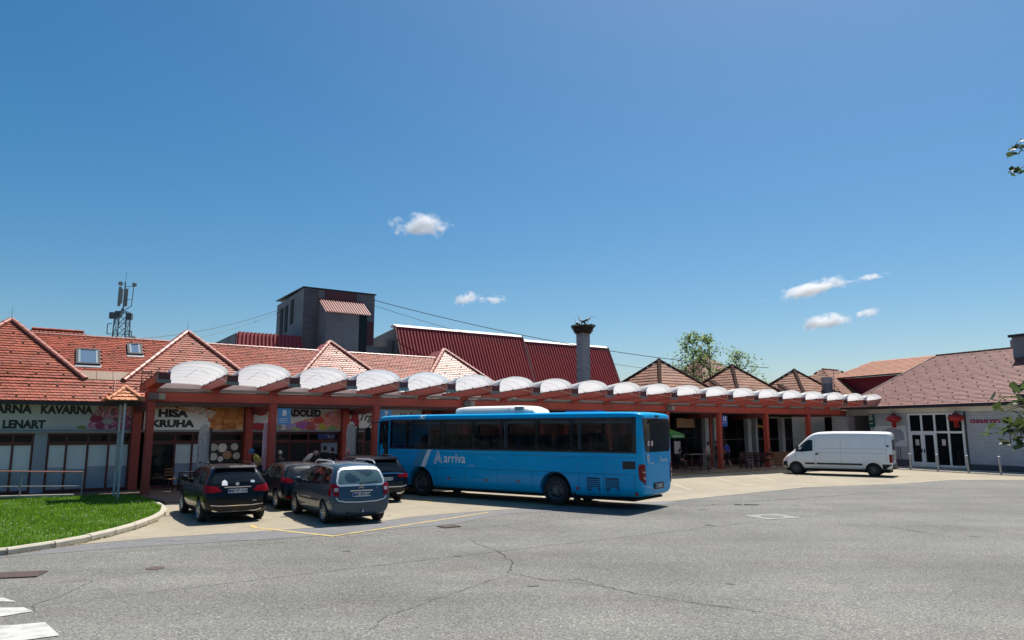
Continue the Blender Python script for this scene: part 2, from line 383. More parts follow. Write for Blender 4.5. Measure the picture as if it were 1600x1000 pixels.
M_joint = pm("asphalt_joint_tar", (.12, .118, .112), .85, var=.25, vs=4)
for pts in ([(-12, 14.3), (-6, 16.6), (-1.5, 19.0), (5, 24.2), (12, 28.5), (24, 35.2)], [(-9, 9.6), (-2, 14.6), (6, 20.2), (16, 27.0), (30, 34.5)]):
    ribbon("asphalt_joint", pts, .018, .0065, M_joint, jit=.008, taper=True)
M_oil = pm("oil_drip", (.075, .074, .072), .6, var=.3, vs=6)
rs_ = random.Random(8); q = MB()
for i in range(26):
    x, y = rs_.uniform(-4, 18), rs_.uniform(10, 26)
    if y < .85 * abs(x) + 8: continue
    r_ = rs_.uniform(.03, .13); q.add([(x + r_ * 1.3 * math.cos(6.283 * k / 11) * rs_.uniform(.7, 1.2), y + r_ * math.sin(6.283 * k / 11) * rs_.uniform(.7, 1.2), .0055 + i * .0001) for k in range(11)], [tuple(range(11))])
tag(q.build("oil_drips", M_oil), kind='stuff')
ribbon("yellow_line", [(-7.05, 19.95), (-6.74, 19.5), (-4.30, 17.95)], .13, .010, M_yellow)
ribbon("yellow_line", [(-4.33, 18.0), (-2.79, 20.14), (-1.75, 21.6), (-.71, 23.1)], .11, .011, M_yellow)
for s0, s1 in ((2.95, 2.95), (5.6, 5.6), (8.2, 8.2)):
    ribbon("yellow_line", [P(s0, -3.6), P(s1, -8.4)], .11, .009, M_yellow)
ribbon("yellow_line", [P(2.6, -9.9), P(5.9, -9.6)], .11, .0095, M_yellow)
for s0 in (15.6, 19.5, 23.4, 27.3, 31.2, 35.1, 39.0):
    ribbon("white_bay_line", [P(s0 + 1.2, -2.6), P(s0 - 3.4, -9.6 if s0 < 30 else -8.0)], .10, .009, M_faint)
ribbon("white_bay_line", [(6.3, 27.25), (13.1, 33.1), (18.7, 35.4), (22.7, 38.0)], .10, .0105, M_faint)
for pts in ([(-9.4, 11.9), (-7.8, 11.52), (-7.43, 11.26), (-9.4, 11.35)], [(-9.4, 10.75), (-7.09, 10.92), (-6.80, 10.69), (-7.05, 10.40), (-9.4, 10.1)], [(-9.2, 9.75), (-6.62, 9.95), (-6.25, 10.10), (-5.67, 9.48), (-6.15, 9.15), (-9.2, 8.9)]):
    sheet("crossing_stripe", pts, .009, M_wline)

# gully grate beside the crossing, small grate by the bays, manhole
def grate(name, label, c, a, lx, ly, bars):
    t = thing(name, label, "drain grate", (c[0], c[1], 0), a)
    m_ = MB(); m_.box(-lx / 2, lx / 2, -ly / 2, ly / 2, .004, .012); m_.build("pan", M_crack, t)
    f = MB()
    for y in (-ly / 2, ly / 2 - .03): f.box(-lx / 2, lx / 2, y, y + .03, .0121, .022)
    for x in (-lx / 2, lx / 2 - .03): f.box(x, x + .03, -ly / 2 + .031, ly / 2 - .031, .0121, .022)
    f.build("frame", M_iron, t)
    b0 = None
    for i in range(bars):
        x = -lx / 2 + .05 + (lx - .1) * (i + .5) / bars
        if b0 is None:
            q = MB(); q.box(-.018, .018, -ly / 2 + .031, ly / 2 - .031, .0121, .020); b0 = q.build("grate_bar", M_iron, t); b0.location = (x, 0, 0)
        else:
            c_ = b0.copy(); COL.objects.link(c_); c_.location = (x, 0, 0)
    return t
grate("gully_grate", "long rusty brown gully grate in the asphalt beside the zebra crossing", (-9.0, 13.2), R(14), 1.25, .52, 22)
grate("drain_grate", "small dark square drain grate in the asphalt by the yellow line", (-1.68, 19.72), R(35), .5, .42, 9)
t = thing("manhole_cover", "round manhole cover set in a pale concrete square on the road", "manhole", (7.75, 22.0, 0), R(20))
q = MB(); q.box(-.62, .62, -.55, .55, -.02, .008); q.build("concrete_surround", pm("greyish_surround", (.27, .265, .25), .85, var=.2, vs=4, dirt=(.2, .2, .19), dirt_s=4, dirt_lo=.45), t)
q = MB(); q.lathe([(.33, .0081), (.33, .014), (.30, .016)], 28); q.build("lid", pm("manhole_iron", (.13, .125, .12), .7, bump=.6, bs=30), t)
q = MB(); q.lathe([(.16, .004), (.16, .0085)], 20); tag(q.build("valve_cover", M_iron, loc=(-6.66, 13.93, 0)), "little round iron valve cap in the grey asphalt in front of black hatchbacks", "valve cap")
q = MB()
for i in range(14):
    a = random.uniform(0, 6.28); d = random.uniform(0, .35); q.lathe([(random.uniform(.05, .16), 0), (.01, .0008)], 9, M=Matrix.Translation((d * 1.3 * math.cos(a), d * .5 * math.sin(a), .008 + i * .0009)), cap=False)
tag(q.build("oil_stain", pm("dried_oil", (.02, .02, .02), .5), loc=(8.16, 25.38, 0)), kind='structure')

# ------------------------------------------------------------------ footway under the canopy, with its edge kerb
edge = [P(.25, -3.45), P(14, -2.85), P(28, -2.1), P(38, -1.5), P(47.4, -1.0)]
foot = edge + [P(47.4, 6.5), P(-16, 6.5), P(-16, 1.35), P(-1.6, 1.35), P(-.25, .2)]
mb = MB(); mb.prism([(x, y, -.3) for x, y in foot], (0, 0, .38)); tag(mb.build("pavement", M_pave), kind='structure')
M_kerb_br = pm("orange_brown_kerb", (.30, .175, .09), .85, var=.2, vs=3, bump=.2, bs=30, island=.12)
def kerb_run(name, pts, wd, z0, z1, matl, length=1.0, gap=.012):
    root = node(name, None); root['kind'] = 'structure'
    P_ = [Vector((x, y, 0)) for x, y in pts]; L_ = [0]
    for a, b in zip(P_[:-1], P_[1:]): L_.append(L_[-1] + (b - a).length)
    def at(d):
        for i in range(len(P_) - 1):
            if d <= L_[i + 1] or i == len(P_) - 2: return P_[i].lerp(P_[i + 1], (d - L_[i]) / (L_[i + 1] - L_[i]))
    n_ = max(1, round(L_[-1] / length)); ll = L_[-1] / n_
    me = None
    for i in range(n_):
        a = at(i * ll + gap / 2); b = at((i + 1) * ll - gap / 2); c = (a + b) / 2; d = b - a
        q = MB(); hl = d.length / 2
        q.prism([(-hl, -wd / 2, z0), (hl, -wd / 2, z0), (hl, -wd / 2, z1 - .03), (hl, -wd / 2 + .03, z1), (hl, wd / 2, z1), (-hl, wd / 2, z1), (-hl, -wd / 2 + .03, z1), (-hl, -wd / 2, z1 - .03)][:0] or [(-hl, -wd / 2, z0), (-hl, wd / 2, z0), (-hl, wd / 2, z1), (-hl, -wd / 2 + .035, z1), (-hl, -wd / 2, z1 - .035)], (2 * hl, 0, 0))
        o = q.build("kerb_stone", matl, root); o.location = (c.x, c.y, random.uniform(-.006, .006)); o.rotation_euler = (0, 0, math.atan2(d.y, d.x) + random.uniform(-.008, .008))
    return root
kerb_run("pavement_kerb", [(x - .075 * .55, y + .0) for x, y in edge], .16, -.2, .095, M_kerb_br, 1.0)

# ------------------------------------------------------------------ grass verge
kpts = [(-14.5, 9.6), (-12.6, 12.6), (-10.53, 15.31), (-10.21, 16.02), (-9.93, 16.81), (-9.84, 17.9), (-9.90, 19.37), (-10.17, 20.98), (-10.62, 22.55), (-11.25, 23.8), (-12.0, 24.9)]
kerb_run("verge_kerb", kpts, .17, -.2, .14, M_kerb, 1.02)
vpoly = [(x - .09, y + .02) for x, y in kpts] + [(-12.75, 25.9), (-14.35, 28.2), (-15.0, 28.6), Lw(-1.6, .93)[:2], Lw(-3.5, .93)[:2], Lw(-6, .93)[:2], Lw(-12, .93)[:2], (-27, 17), (-27, 9.6)]
M_soil = pm("grass_ground", (.075, .12, .025), .95, var=.3, vs=4)
mb = MB(); NV = len(vpoly)
def vh(x, y): return .105 - .085 * np.clip((-x - 12.8) / 3.6, 0, 1) * np.clip((y - 17) / 7, 0, 1)
mb.add([(x, y, -.3) for x, y in vpoly] + [(x, y, float(vh(x, y))) for x, y in vpoly], [tuple(range(NV))[::-1], tuple(range(NV, 2 * NV))] + [(i, (i + 1) % NV, NV + (i + 1) % NV, NV + i) for i in range(NV)])
vg = mb.mesh("verge_ground", M_soil); bm = bmesh.new(); bm.from_mesh(vg); bmesh.ops.triangulate(bm, faces=bm.faces[:])
for _ in range(3): bmesh.ops.subdivide_edges(bm, edges=[e for e in bm.edges if e.calc_length() > .8 and all(v.co.z > -.2 for v in e.verts)], cuts=1); bmesh.ops.triangulate(bm, faces=bm.faces[:])
for v in bm.verts:
    if v.co.z > -.2: v.co.z = float(vh(v.co.x, v.co.y))
bm.to_mesh(vg); bm.free(); tag(link("verge_ground", vg), kind='structure')
def in_poly(x, y, poly):
    c = np.zeros(len(x), bool); j = len(poly) - 1
    for i in range(len(poly)):
        xi, yi = poly[i]; xj, yj = poly[j]
        c ^= ((yi > y) != (yj > y)) & (x < (xj - xi) * (y - yi) / (yj - yi + 1e-12) + xi); j = i
    return c
def grass(name, poly, n, h0, h1, matl, z):
    xs = [p[0] for p in poly]; ys = [p[1] for p in poly]
    x = rng.uniform(min(xs), max(xs), n * 2); y = rng.uniform(min(ys), max(ys), n * 2)
    # only what lies in front of the lens
    k = in_poly(x, y, poly) & (y > 13.5) & (x > -.76 * y); x, y = x[k][:n], y[k][:n]; m_ = len(x)
    a = rng.uniform(0, 6.28, m_); h = rng.uniform(h0, h1, m_) * (.65 + .7 * (np.sin(x * 1.9) * np.sin(y * 2.3) * .5 + .5)); wd = rng.uniform(.006, .013, m_); ln = rng.uniform(.0, .05, m_)
    zz = (vh(x, y) - .005) if z is None else np.full(m_, z)
    V = np.zeros((m_, 3, 3)); dx, dy = np.cos(a), np.sin(a)
    V[:, 0] = np.stack([x - dx * wd, y - dy * wd, zz], 1); V[:, 1] = np.stack([x + dx * wd, y + dy * wd, zz], 1)
    V[:, 2] = np.stack([x - dy * ln, y + dx * ln, zz + h], 1)
    me = bpy.data.meshes.new(name); me.vertices.add(m_ * 3); me.vertices.foreach_set('co', V.ravel())
    me.loops.add(m_ * 3); me.loops.foreach_set('vertex_index', np.arange(m_ * 3)); me.polygons.add(m_)
    me.polygons.foreach_set('loop_start', np.arange(m_) * 3); me.update(); me.validate(); me.materials.append(matl)
    return tag(link(name, me), kind='stuff')
M_grass = trans_mat("grass_blade", (.115, .23, .022), (.20, .39, .025), .42, .5, island=.45)
grass("grass", vpoly, 130000, .04, .11, M_grass, None)
# clover heads in the grass
n_ = 420; q = MB()
xs = rng.uniform(-17.5, -10, n_ * 3); ys = rng.uniform(15, 28.5, n_ * 3); k = in_poly(xs, ys, vpoly)
for x, y in list(zip(xs[k], ys[k]))[:n_]:
    q.lathe([(.004, 0), (.014, .008), (.012, .018), (.003, .023)], 5, M=Matrix.Translation((x, y, float(vh(x, y)) + random.uniform(.05, .1))))
tag(q.build("clover_flowers", pm("clover_white", (.6, .6, .45), .8)), kind='stuff')
# thin dry grass tufts in the joint of the kerb
def edge_poly(pts, wd): return [(x + .09, y - .02) for x, y in pts] + [(x + .09 + wd, y - .05) for x, y in pts[::-1]]
grass("kerb_weeds", edge_poly(kpts[2:8], .09), 2600, .01, .05, trans_mat("dry_grass", (.22, .17, .07), (.2, .15, .05), .3, .6, .4), .003)

kerb_run("verge_edging", [(-21.5, 22.6), (-17.75, 25.35), (-16.6, 27.2), (-15.9, 28.3)], .09, -.2, .03, M_kerb, 1.0)
# access ramp with its low wall and hand rail, left of the verge
t = thing("access_ramp", "low concrete access ramp with pale top edge in front of the bakery windows", "ramp", Lw(0, 0), LROT)
q = MB(); q.prism([(-14, 1.0, -.1), (-2.3, 1.0, -.1), (-2.3, 1.0, .06), (-14, 1.0, .3)], (0, 1.5, 0)); q.build("ramp_slab", pm("ramp_concrete", (.16, .15, .135), .9, var=.2, vs=2), t)
q = MB(); q.bar((-14, 1.06, .34), (-2.3, 1.06, .095), .22, .07); q.build("coping", M_kerb, t)
t = thing("hand_rail", "thin two-bar steel hand rail with reddish top along the ramp", "railing", Lw(0, 0), LROT)
M_rail_red = pm("faded_red_rail", (.36, .16, .12), .5)
q = MB(); q.tube((-10, 1.06, 1.27), (-2.05, 1.06, .95), .026); q.build("top_rail", M_rail_red, t)
q = MB(); q.tube((-10, 1.06, .70), (-2.05, 1.06, .42), .018); q.build("middle_rail", M_grey, t)
for s_ in (-8.1, -6.06, -4.02, -2.05):
    zb = 0.0
    q = MB(); q.tube((s_, 1.06, zb - .05), (s_, 1.06, 0.95 - (s_ + 2.05) * .040), .024); q.build("post", M_grey, t)
# ------------------------------------------------------------------ tiled roofs 
def tile_field(mb, O, ea, eb, poly, tw, th, lift=.04, half=True, thick=.026, mat=0, rnd=True, skip=None):
    """Overlapping tiles laid on the plane O + a*ea + b*eb inside a convex polygon given in (a, b)."""
    O = Vector(O); ea = Vector(ea).normalized(); eb = Vector(eb).normalized(); nn = ea.cross(eb).normalized()
    if nn.z < 0: nn = -nn
    area = sum(p[0] * q[1] - q[0] * p[1] for p, q in zip(poly, poly[1:] + poly[:1]))
    pl = poly if area > 0 else poly[::-1]
    def inside(a, b):
        return all((q[0] - p[0]) * (b - p[1]) - (q[1] - p[1]) * (a - p[0]) >= -.02 for p, q in zip(pl, pl[1:] + pl[:1]))
    a0, a1 = min(p[0] for p in pl), max(p[0] for p in pl); b0, b1 = min(p[1] for p in pl), max(p[1] for p in pl)
    r = 0; b = b0
    while b < b1 - .02:
        rj = random.uniform(-.004, .006)
        a = a0 + (tw / 2 if (half and r % 2) else 0) - tw
        while a < a1 + tw:
            ca, cb_ = a + tw / 2, b + th * .5
            if inside(ca, cb_) and not (skip and skip(ca, cb_)):
                j = random.uniform(-.004, .004); lb = lift + random.uniform(-.0015, .0015) + rj; g = tw * (.006 if rnd else .02)
                x0, x1, xm = a + g, a + tw - g, a + tw / 2
                bb = b + j
                if rnd == 'flat': out = [(x0, bb), (x0 + tw * .3, bb), (x1 - tw * .3, bb), (x1, bb), (x1, bb + th * 1.2), (x0, bb + th * 1.2)]
                elif rnd: out = [(x0, bb + th * .26), (x0 + tw * .24, bb + th * .06), (x1 - tw * .24, bb + th * .06), (x1, bb + th * .26), (x1, bb + th * 1.30), (x0, bb + th * 1.30)]
                else: out = [(x0, bb), (x0 + tw * .28, bb), (x1 - tw * .28, bb), (x1, bb), (x1, bb + th * 1.08), (x0, bb + th * 1.08)]
                hs = [lb, lb, lb, lb, .004, .004] if rnd else [lb + .012, lb - .006, lb - .006, lb + .012, .014, .014]
                top = [tuple(O + ea * p + eb * q_ + nn * h) for (p, q_), h in zip(out, hs)]
                bot = [tuple(O + ea * p + eb * q_ + nn * (h - thick)) for (p, q_), h in zip(out[:4], hs)]
                mb.add(top + bot, [(0, 1, 2, 3, 4, 5), (1, 0, 6, 7), (2, 1, 7, 8), (3, 2, 8, 9)], mat)
            a += tw
        b += th; r += 1
    mb_under = [tuple(O + ea * p + eb * q_ - nn * .012) for p, q_ in poly]
    mb.add(mb_under, [tuple(range(len(poly)))], mat)

def ridge_tile_mesh(r=.11, ln=.42):
    q = MB(); n = 7
    vs = []
    for x, rr in ((0, r), (ln, r * .86)):
        for k in range(n):
            t = math.pi * k / (n - 1); vs.append((x, rr * math.cos(t) * 1.15, rr * math.sin(t)))
    for x, rr in ((0, r - .02),):
        for k in range(n):
            t = math.pi * k / (n - 1); vs.append((x, rr * math.cos(t) * 1.15, rr * math.sin(t)))
    fs = [(k, k + 1, n + k + 1, n + k) for k in range(n - 1)] + [(k, 2 * n + k, 2 * n + k + 1, k + 1) for k in range(n - 1)]
    q.add(vs, fs); return q

def tile_line(parent, p, q, r=.11, ln=.38, matl=None, name="ridge_tile", stuff=False, up=(0, 0, 1), drop=0.02):
    p = Vector(p); q = Vector(q); d = q - p; n_ = max(1, round(d.length / ln)); st = d / n_
    x = d.normalized(); upv = Vector(up); y = upv.cross(x).normalized(); z = x.cross(y)
    base = ridge_tile_mesh(r, st.length * 1.12)
    if stuff:
        mb = MB()
    else:
        me = base.mesh(name, matl or M_tile_hip)
    for i in range(n_):
        c = p + st * i - z * drop
        M = Matrix(((x.x, y.x, z.x, c.x), (x.y, y.y, z.y, c.y), (x.z, y.z, z.z, c.z), (0, 0, 0, 1)))
        if stuff: mb.add(base.v, base.f, 0, M)
        else: o = link(name, me, parent); o.matrix_local = M
    if stuff: tag(mb.build(name, matl or M_tile_hip, parent), kind='stuff')

def hooks(mb, O, ea, eb, poly, da, db, size=.04):
    O = Vector(O); ea = Vector(ea); eb = Vector(eb); nn = ea.cross(eb); nn = nn if nn.z > 0 else -nn
    a0, a1 = min(p[0] for p in poly), max(p[0] for p in poly); b0, b1 = min(p[1] for p in poly), max(p[1] for p in poly)
    pl = poly if sum(p[0] * q[1] - q[0] * p[1] for p, q in zip(poly, poly[1:] + poly[:1])) > 0 else poly[::-1]
    b = b0 + db * .4; r = 0
    while b < b1:
        a = a0 + (da / 2 if r % 2 else .1)
        while a < a1:
            if all((q[0] - p[0]) * (b - p[1]) - (q[1] - p[1]) * (a - p[0]) > .08 for p, q in zip(pl, pl[1:] + pl[:1])):
                c = O + ea * a + eb * b + nn * .05
                mb.bar(c - ea * size, c + ea * size, .03, size * 1.1, up=tuple(nn))
            a += da
        b += db; r += 1

# ------------------------------------------------------------------ bakery and shop row (left)
shop = thing("shop_building", "long low shop building with red clay tile roofs and pointed hips behind the canopy", "building", LA, LROT)
SL = 3.59 / 3.8; CB, SB = 3.8 / 5.2277, 3.59 / 5.2277
EBL = (0, CB, SB); O1 = (0, 2.2, 3.68)
band = [(-15, 0), (18.9, 0), (18.9, 1.4), (-15, 1.4)]
APX = (-12.1, -4.98, 2.09, 9.23, 16.22)
tm = MB()
tile_field(tm, O1, (1, 0, 0), EBL, band, .19, .165)
tm2 = MB()
for sa in APX:
    tile_field(tm2, O1, (1, 0, 0), EBL, [(sa - 2.80, 1.4), (sa + 2.80, 1.4), (sa, 5.2277)], .19, .165)
tag(tm.build("lower_roof_tiles", M_tile, shop), kind='stuff')
tag(tm2.build("hip_roof_tiles", M_tile, shop), kind='stuff')
# cross roofs behind the hips
cr = MB()
for sa in APX:
    for sg in (-1, 1):
        cr.add([(sa, 6.0, 7.26), (sa, 7.4, 7.26), (sa + sg * 2.8, 7.4, 4.6), (sa + sg * 2.8, 3.2, 4.6)], [(0, 1, 2, 3)])
cr.build("hip_side_roof", M_tile, shop)
# upper roof set back behind the flashing
O2 = (0, 3.56, 4.985); e2 = Vector((0, 2.64, 1.79)); L2 = e2.length; e2.normalize()
SKY_S = [(-2.06, 4.55, .92, 1.34), (-.2, 5.32, .62, 1.0)]       # s, q, width, slope length
um = MB()
def sk(a, b):
    for s_, q_, w_, h_ in SKY_S:
        if abs(a - s_) < w_ / 2 + .02 and abs(b - (q_ - 3.56) / e2.y) < h_ / 2 + .02: return True
tile_field(um, O2, (1, 0, 0), e2, [(-15, 0), (16.2, 0), (16.2, L2), (-15, L2)], .19, .165, skip=sk)
tag(um.build("upper_roof_tiles", M_tile, shop), kind='stuff')
q = MB(); q.add([(-15, 6.2, 6.775), (16.2, 6.2, 6.775), (16.2, 9.5, 4.5), (-15, 9.5, 4.5)], [(0, 1, 2, 3)]); q.build("rear_roof", M_tile, shop)
# flashing between lower and upper roof, in sheets
for i in range(len(APX) - 1):
    a, b = APX[i] + 2.62, APX[i + 1] - 2.62
    n_ = 3
    for k in range(n_):
        x0, x1 = a + (b - a) * k / n_, a + (b - a) * (k + 1) / n_
        q = MB(); q.add([(x0 + .008, 3.20, 4.66), (x1 - .008, 3.20, 4.66), (x1 - .008, 3.54, 5.03), (x0 + .008, 3.54, 5.03), (x0 + .008, 3.22, 4.63), (x1 - .008, 3.22, 4.63)], [(0, 1, 2, 3), (0, 4, 5, 1)])
        q.build("flashing", pm("tan_flashing", (.33, .22, .15), .5, var=.08) if i == 0 and k == 0 else bpy.data.materials["tan_flashing"], shop)
for sa in APX[1:]:
    n1 = (0, -SB, CB)
    for sg in (-1, 1):
        tile_line(shop, (sa + sg * 2.84, 3.19, 4.66), (sa + sg * .05, 5.97, 7.28), .125, .36, up=(sg * .45, -.45, .75))
tile_line(shop, (-15, 6.2, 6.76), (16.2, 6.2, 6.76), .11, .38, M_tile_hip, stuff=True)
hk = MB()
for poly, O_, e_ in ((band, O1, EBL), ([(-8, 0), (16, 0), (16, L2), (-8, L2)], O2, tuple(e2))): hooks(hk, O_, (1, 0, 0), e_, poly, .95, .66)
for sa in APX: hooks(hk, O1, (1, 0, 0), EBL, [(sa - 2.80, 1.4), (sa + 2.80, 1.4), (sa, 5.2277)], .95, .66)
tag(hk.build("snow_hooks", pm("rusty_hook", (.06, .025, .02), .6), shop), kind='stuff')
q = MB(); q.box(-15, .0, 2.03, 2.17, 3.53, 3.66); q.build("gutter", M_dark, shop)
q = MB(); q.box(-15, 18.9, 2.2, 2.95, 3.60, 3.66); q.build("soffit", pm("soffit_boards", (.10, .09, .08), .8), shop)
for x in (-1.05,):   # lightning conductor down the tiles
    q = MB(); q.tube((x, 3.2, 4.72), (x - .1, 2.15, 3.74), .011); q.build("lightning_rod", pm("bright_rod", (.45, .30, .22), .6), shop)
q = MB()
for sa in APX[1:4]: q.tube((sa, 6, 7.3), (sa, 6, 7.85), .012, .006)
q.build("lightning_finial", M_grey, shop)
# skylights
M_skyglass = glass_mat("skylight_glass", (.10, .16, .24), 0, .08, .8)
for s_, q_, w_, h_ in SKY_S:
    f = node("skylight", shop); z_ = 4.985 + (q_ - 3.56) * 1.79 / 2.64
    nn = Vector((0, -e2.z, e2.y)); M = Matrix(((1, 0, 0, s_), (0, e2.y, nn.y, q_), (0, e2.z, nn.z, z_), (0, 0, 0, 1))); f.matrix_local = M
    q = MB()
    q.box(-w_ / 2, w_ / 2, -h_ / 2, -h_ / 2 + .1, 0, .11); q.box(-w_ / 2, w_ / 2, h_ / 2 - .1, h_ / 2, 0, .11)
    for x in (-w_ / 2, w_ / 2 - .09): q.box(x, x + .09, -h_ / 2 + .101, h_ / 2 - .101, 0, .11)
    q.build("frame", M_dark, f)
    q = MB(); q.box(-w_ / 2 + .091, w_ / 2 - .091, -h_ / 2 + .101, h_ / 2 - .101, .06, .085); q.build("pane", M_skyglass, f)
    q = MB(); q.box(-w_ / 2 - .03, w_ / 2 + .03, -h_ / 2 - .2, -h_ / 2 - .002, .03, .05); q.build("sill", M_grey, f)
    q = MB()
    for x in (-w_ / 2 + .092, w_ / 2 - .17): q.box(x, x + .075, -h_ / 2 + .11, h_ / 2 - .11, .087, .10)
    q.build("side_rail", pm("grey_blue_rail", (.22, .27, .30), .4), f)

# walls: grey plaster piers and parapet zone, shop windows
M_plaster = pm("grey_plaster", (.36, .37, .42), .85, var=.08, vs=2)
M_boards = pm("red_brown_boards", (.26, .07, .05), .6, var=.15, vs=1.2)
wl_ = MB(); wl_.box(-15, -3.99, 2.9, 3.1, 2.42, 3.6); wl_.box(-3.73, -.2, 2.9, 3.1, 2.42, 3.6); wl_.box(-3.73, -3.29, 2.9, 3.1, .08, 2.42); wl_.box(-3.99, -3.73, 2.9, 3.1, 2.42, 3.6)
wl_.box(-15, 13.6, 3.0, 3.2, 2.46, 3.62) if False else None
wl_.build("front_wall", M_plaster, shop)
q = MB(); q.box(.06, 31, 2.96, 3.12, 2.42, 3.62); q.build("fascia_wall", M_red_dk, shop)
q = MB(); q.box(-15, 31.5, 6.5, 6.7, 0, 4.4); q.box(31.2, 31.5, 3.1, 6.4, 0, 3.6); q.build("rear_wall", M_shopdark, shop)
M_film = pm("white_window_film", (.62, .70, .72), .12, var=.06, vs=3, spec=.7)
M_film2 = pm("blue_grey_window_film", (.26, .33, .42), .12, var=.1, vs=1, spec=.7)
def shopwin(s0, s1, mull, lower, z0=.10, zt=2.04, z1=2.42, q0=2.94, top=M_glass, parent=shop, fr=.075, frm=None):
    f = node("shop_window", parent, (0, q0, 0)); frm = frm or M_red_dk
    q = MB()
    q.box(s0, s1, 0, .09, z1 - .07, z1); q.box(s0, s1, 0, .09, z0, z0 + .10); q.box(s0, s1, -.01, .10, zt - .09, zt + .05)
    xs = [s0] + mull + [s1]
    for i, x in enumerate(xs):
        a, b = (x, x + fr) if i == 0 else ((x - fr, x) if i == len(xs) - 1 else (x - fr / 2, x + fr / 2))
        q.box(a, b, -.004, .094, z0 + .101, zt - .091); q.box(a, b, -.004, .094, zt + .051, z1 - .071)
    q.build("frame", frm, f)
    for i in range(len(xs) - 1):
        a, b = xs[i] + .04, xs[i + 1] - .04
        m_ = lower[i % len(lower)] if isinstance(lower, list) else lower
        p_ = MB()
        if m_ == 'film':
            zm = z0 + .1 + random.uniform(.75, .95)
            p_.box(a, b, .04, .05, z0 + .09, zm, 1); p_.box(a, b, .04, .05, zm, zt - .08, 0)
            p_.build("pane", [M_film, M_film2], f)
        else:
            p_.box(a, b, .04, .05, z0 + .09, zt - .08); p_.build("pane", m_, f)
        p_ = MB(); p_.box(a, b, .04, .05, zt + .04, z1 - .06); p_.build("pane", top, f)
    return f
shopwin(-6.9, -3.74, [-5.9, -4.9, -4.42], 'film')
shopwin(-3.28, -.32, [-2.62, -1.87, -1.12], 'film')
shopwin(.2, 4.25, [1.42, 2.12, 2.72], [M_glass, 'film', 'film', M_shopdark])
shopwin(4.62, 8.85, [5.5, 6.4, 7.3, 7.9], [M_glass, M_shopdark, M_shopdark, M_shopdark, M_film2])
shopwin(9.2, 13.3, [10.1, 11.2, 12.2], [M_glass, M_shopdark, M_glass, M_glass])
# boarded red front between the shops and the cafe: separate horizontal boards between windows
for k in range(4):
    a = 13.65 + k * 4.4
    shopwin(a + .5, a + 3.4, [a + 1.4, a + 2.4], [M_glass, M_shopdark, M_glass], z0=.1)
me = None
for k in range(5):
    a0_, a1_ = (13.62 + (k - 1) * 4.4 + 3.42, 13.62 + k * 4.4 + .48) if k else (13.34, 14.1)
    for z in range(12):
        q = MB(); q.box(a0_, min(a1_, 31.2), 2.93, 2.95 + .004 * (z % 2), .1 + z * .193, .1 + z * .193 + .185)
        q.build("wall_board", M_boards, shop)
# red timber posts standing along the shop front
for s_ in (-.16, 4.43, 9.03, 13.5, 18.1, 22.7, 27.3):
    q = MB(); q.box(s_ - .17, s_ + .17, 2.55, 2.92, .0, 3.6); q.build("front_post", M_red, shop, bevel=.012)
q = MB(); q.box(-.2, 31, 2.5, 2.56, 2.38, 2.46) if False else None
# sill line under the signs
q = MB(); q.box(-15, -.35, 2.72, 2.9, 2.45, 2.53); q.build("sign_ledge", M_grey, shop)
q = MB(); q.box(.05, 13.3, 2.80, 2.96, 2.47, 2.53); q.build("sign_ledge", M_grey, shop)

# ------------------------------------------------------------------ signs of the shop row
M_signw = pm("white_sign_print", (.82, .82, .80), .5, var=.05, vs=1.5)
M_signg = pm("greyish_sign_print", (.52, .53, .53), .55, var=.12, vs=.8)
M_ink = pm("black_lettering", (.012, .012, .014), .4, var=.02)
M_flower = ramp_mat("flower_print", [(.30, (0.108, 0.135, 0.081)), (.42, (0.378, 0.054, 0.189)), (.5, (0.743, 0.472, 0.540)), (.58, (0.486, 0.081, 0.216)), (.68, (0.270, 0.270, 0.230))], 2.6)
M_tulip = ramp_mat("tulip_print", [(.28, (0.405, 0.135, 0.459)), (.40, (0.743, 0.608, 0.675)), (.48, (0.648, 0.068, 0.068)), (.56, (0.837, 0.405, 0.351)), (.64, (0.405, 0.405, 0.081)), (.72, (0.675, 0.162, 0.135))], 2.2)
M_bread = ramp_mat("bread_print", [(.30, (0.135, 0.027, 0.014)), (.45, (0.567, 0.189, 0.041)), (.56, (0.675, 0.257, 0.068)), (.68, (0.810, 0.486, 0.216))], 2.0)
M_brush = ramp_mat("brush_print", [(.35, (0.837, 0.837, 0.810)), (.46, (0.675, 0.270, 0.135)), (.55, (0.837, 0.567, 0.405)), (.62, (0.837, 0.837, 0.810))], 1.6, dist=3)
M_ice = ramp_mat("ice_cream_print", [(.40, (0.041, 0.027, 0.027)), (.44, (0.540, 0.446, 0.392)), (.5, (0.081, 0.054, 0.047)), (.58, (0.743, 0.648, 0.567)), (.68, (0.338, 0.189, 0.121))], 4.2)
def signboard(name, label, s0, s1, z0, z1, q0=2.86, matl=None, th=.035):
    t = thing(name, label, "sign", Lw(s0, q0), LROT)
    q = MB(); q.box(0, s1 - s0, 0, th, z0, z1); q.build("board", matl or M_signw, t)
    return t
def sheet_on(t, x0, x1, z0, z1, matl, name="print", y=-.003, pts=None):
    q = MB(); q.prism([(x, y, z) for x, z in (pts or [(x0, z0), (x1, z0), (x1, z1), (x0, z1)])], (0, .0025, 0)); return q.build(name, matl, t)
def blob_pts(cx, cz, rx, rz, n=14, j=.25, seed=0):
    r_ = random.Random(seed); return [(cx + rx * math.cos(6.283 * k / n) * (1 + r_.uniform(-j, j)), cz + rz * math.sin(6.283 * k / n) * (1 + r_.uniform(-j, j))) for k in range(n)]

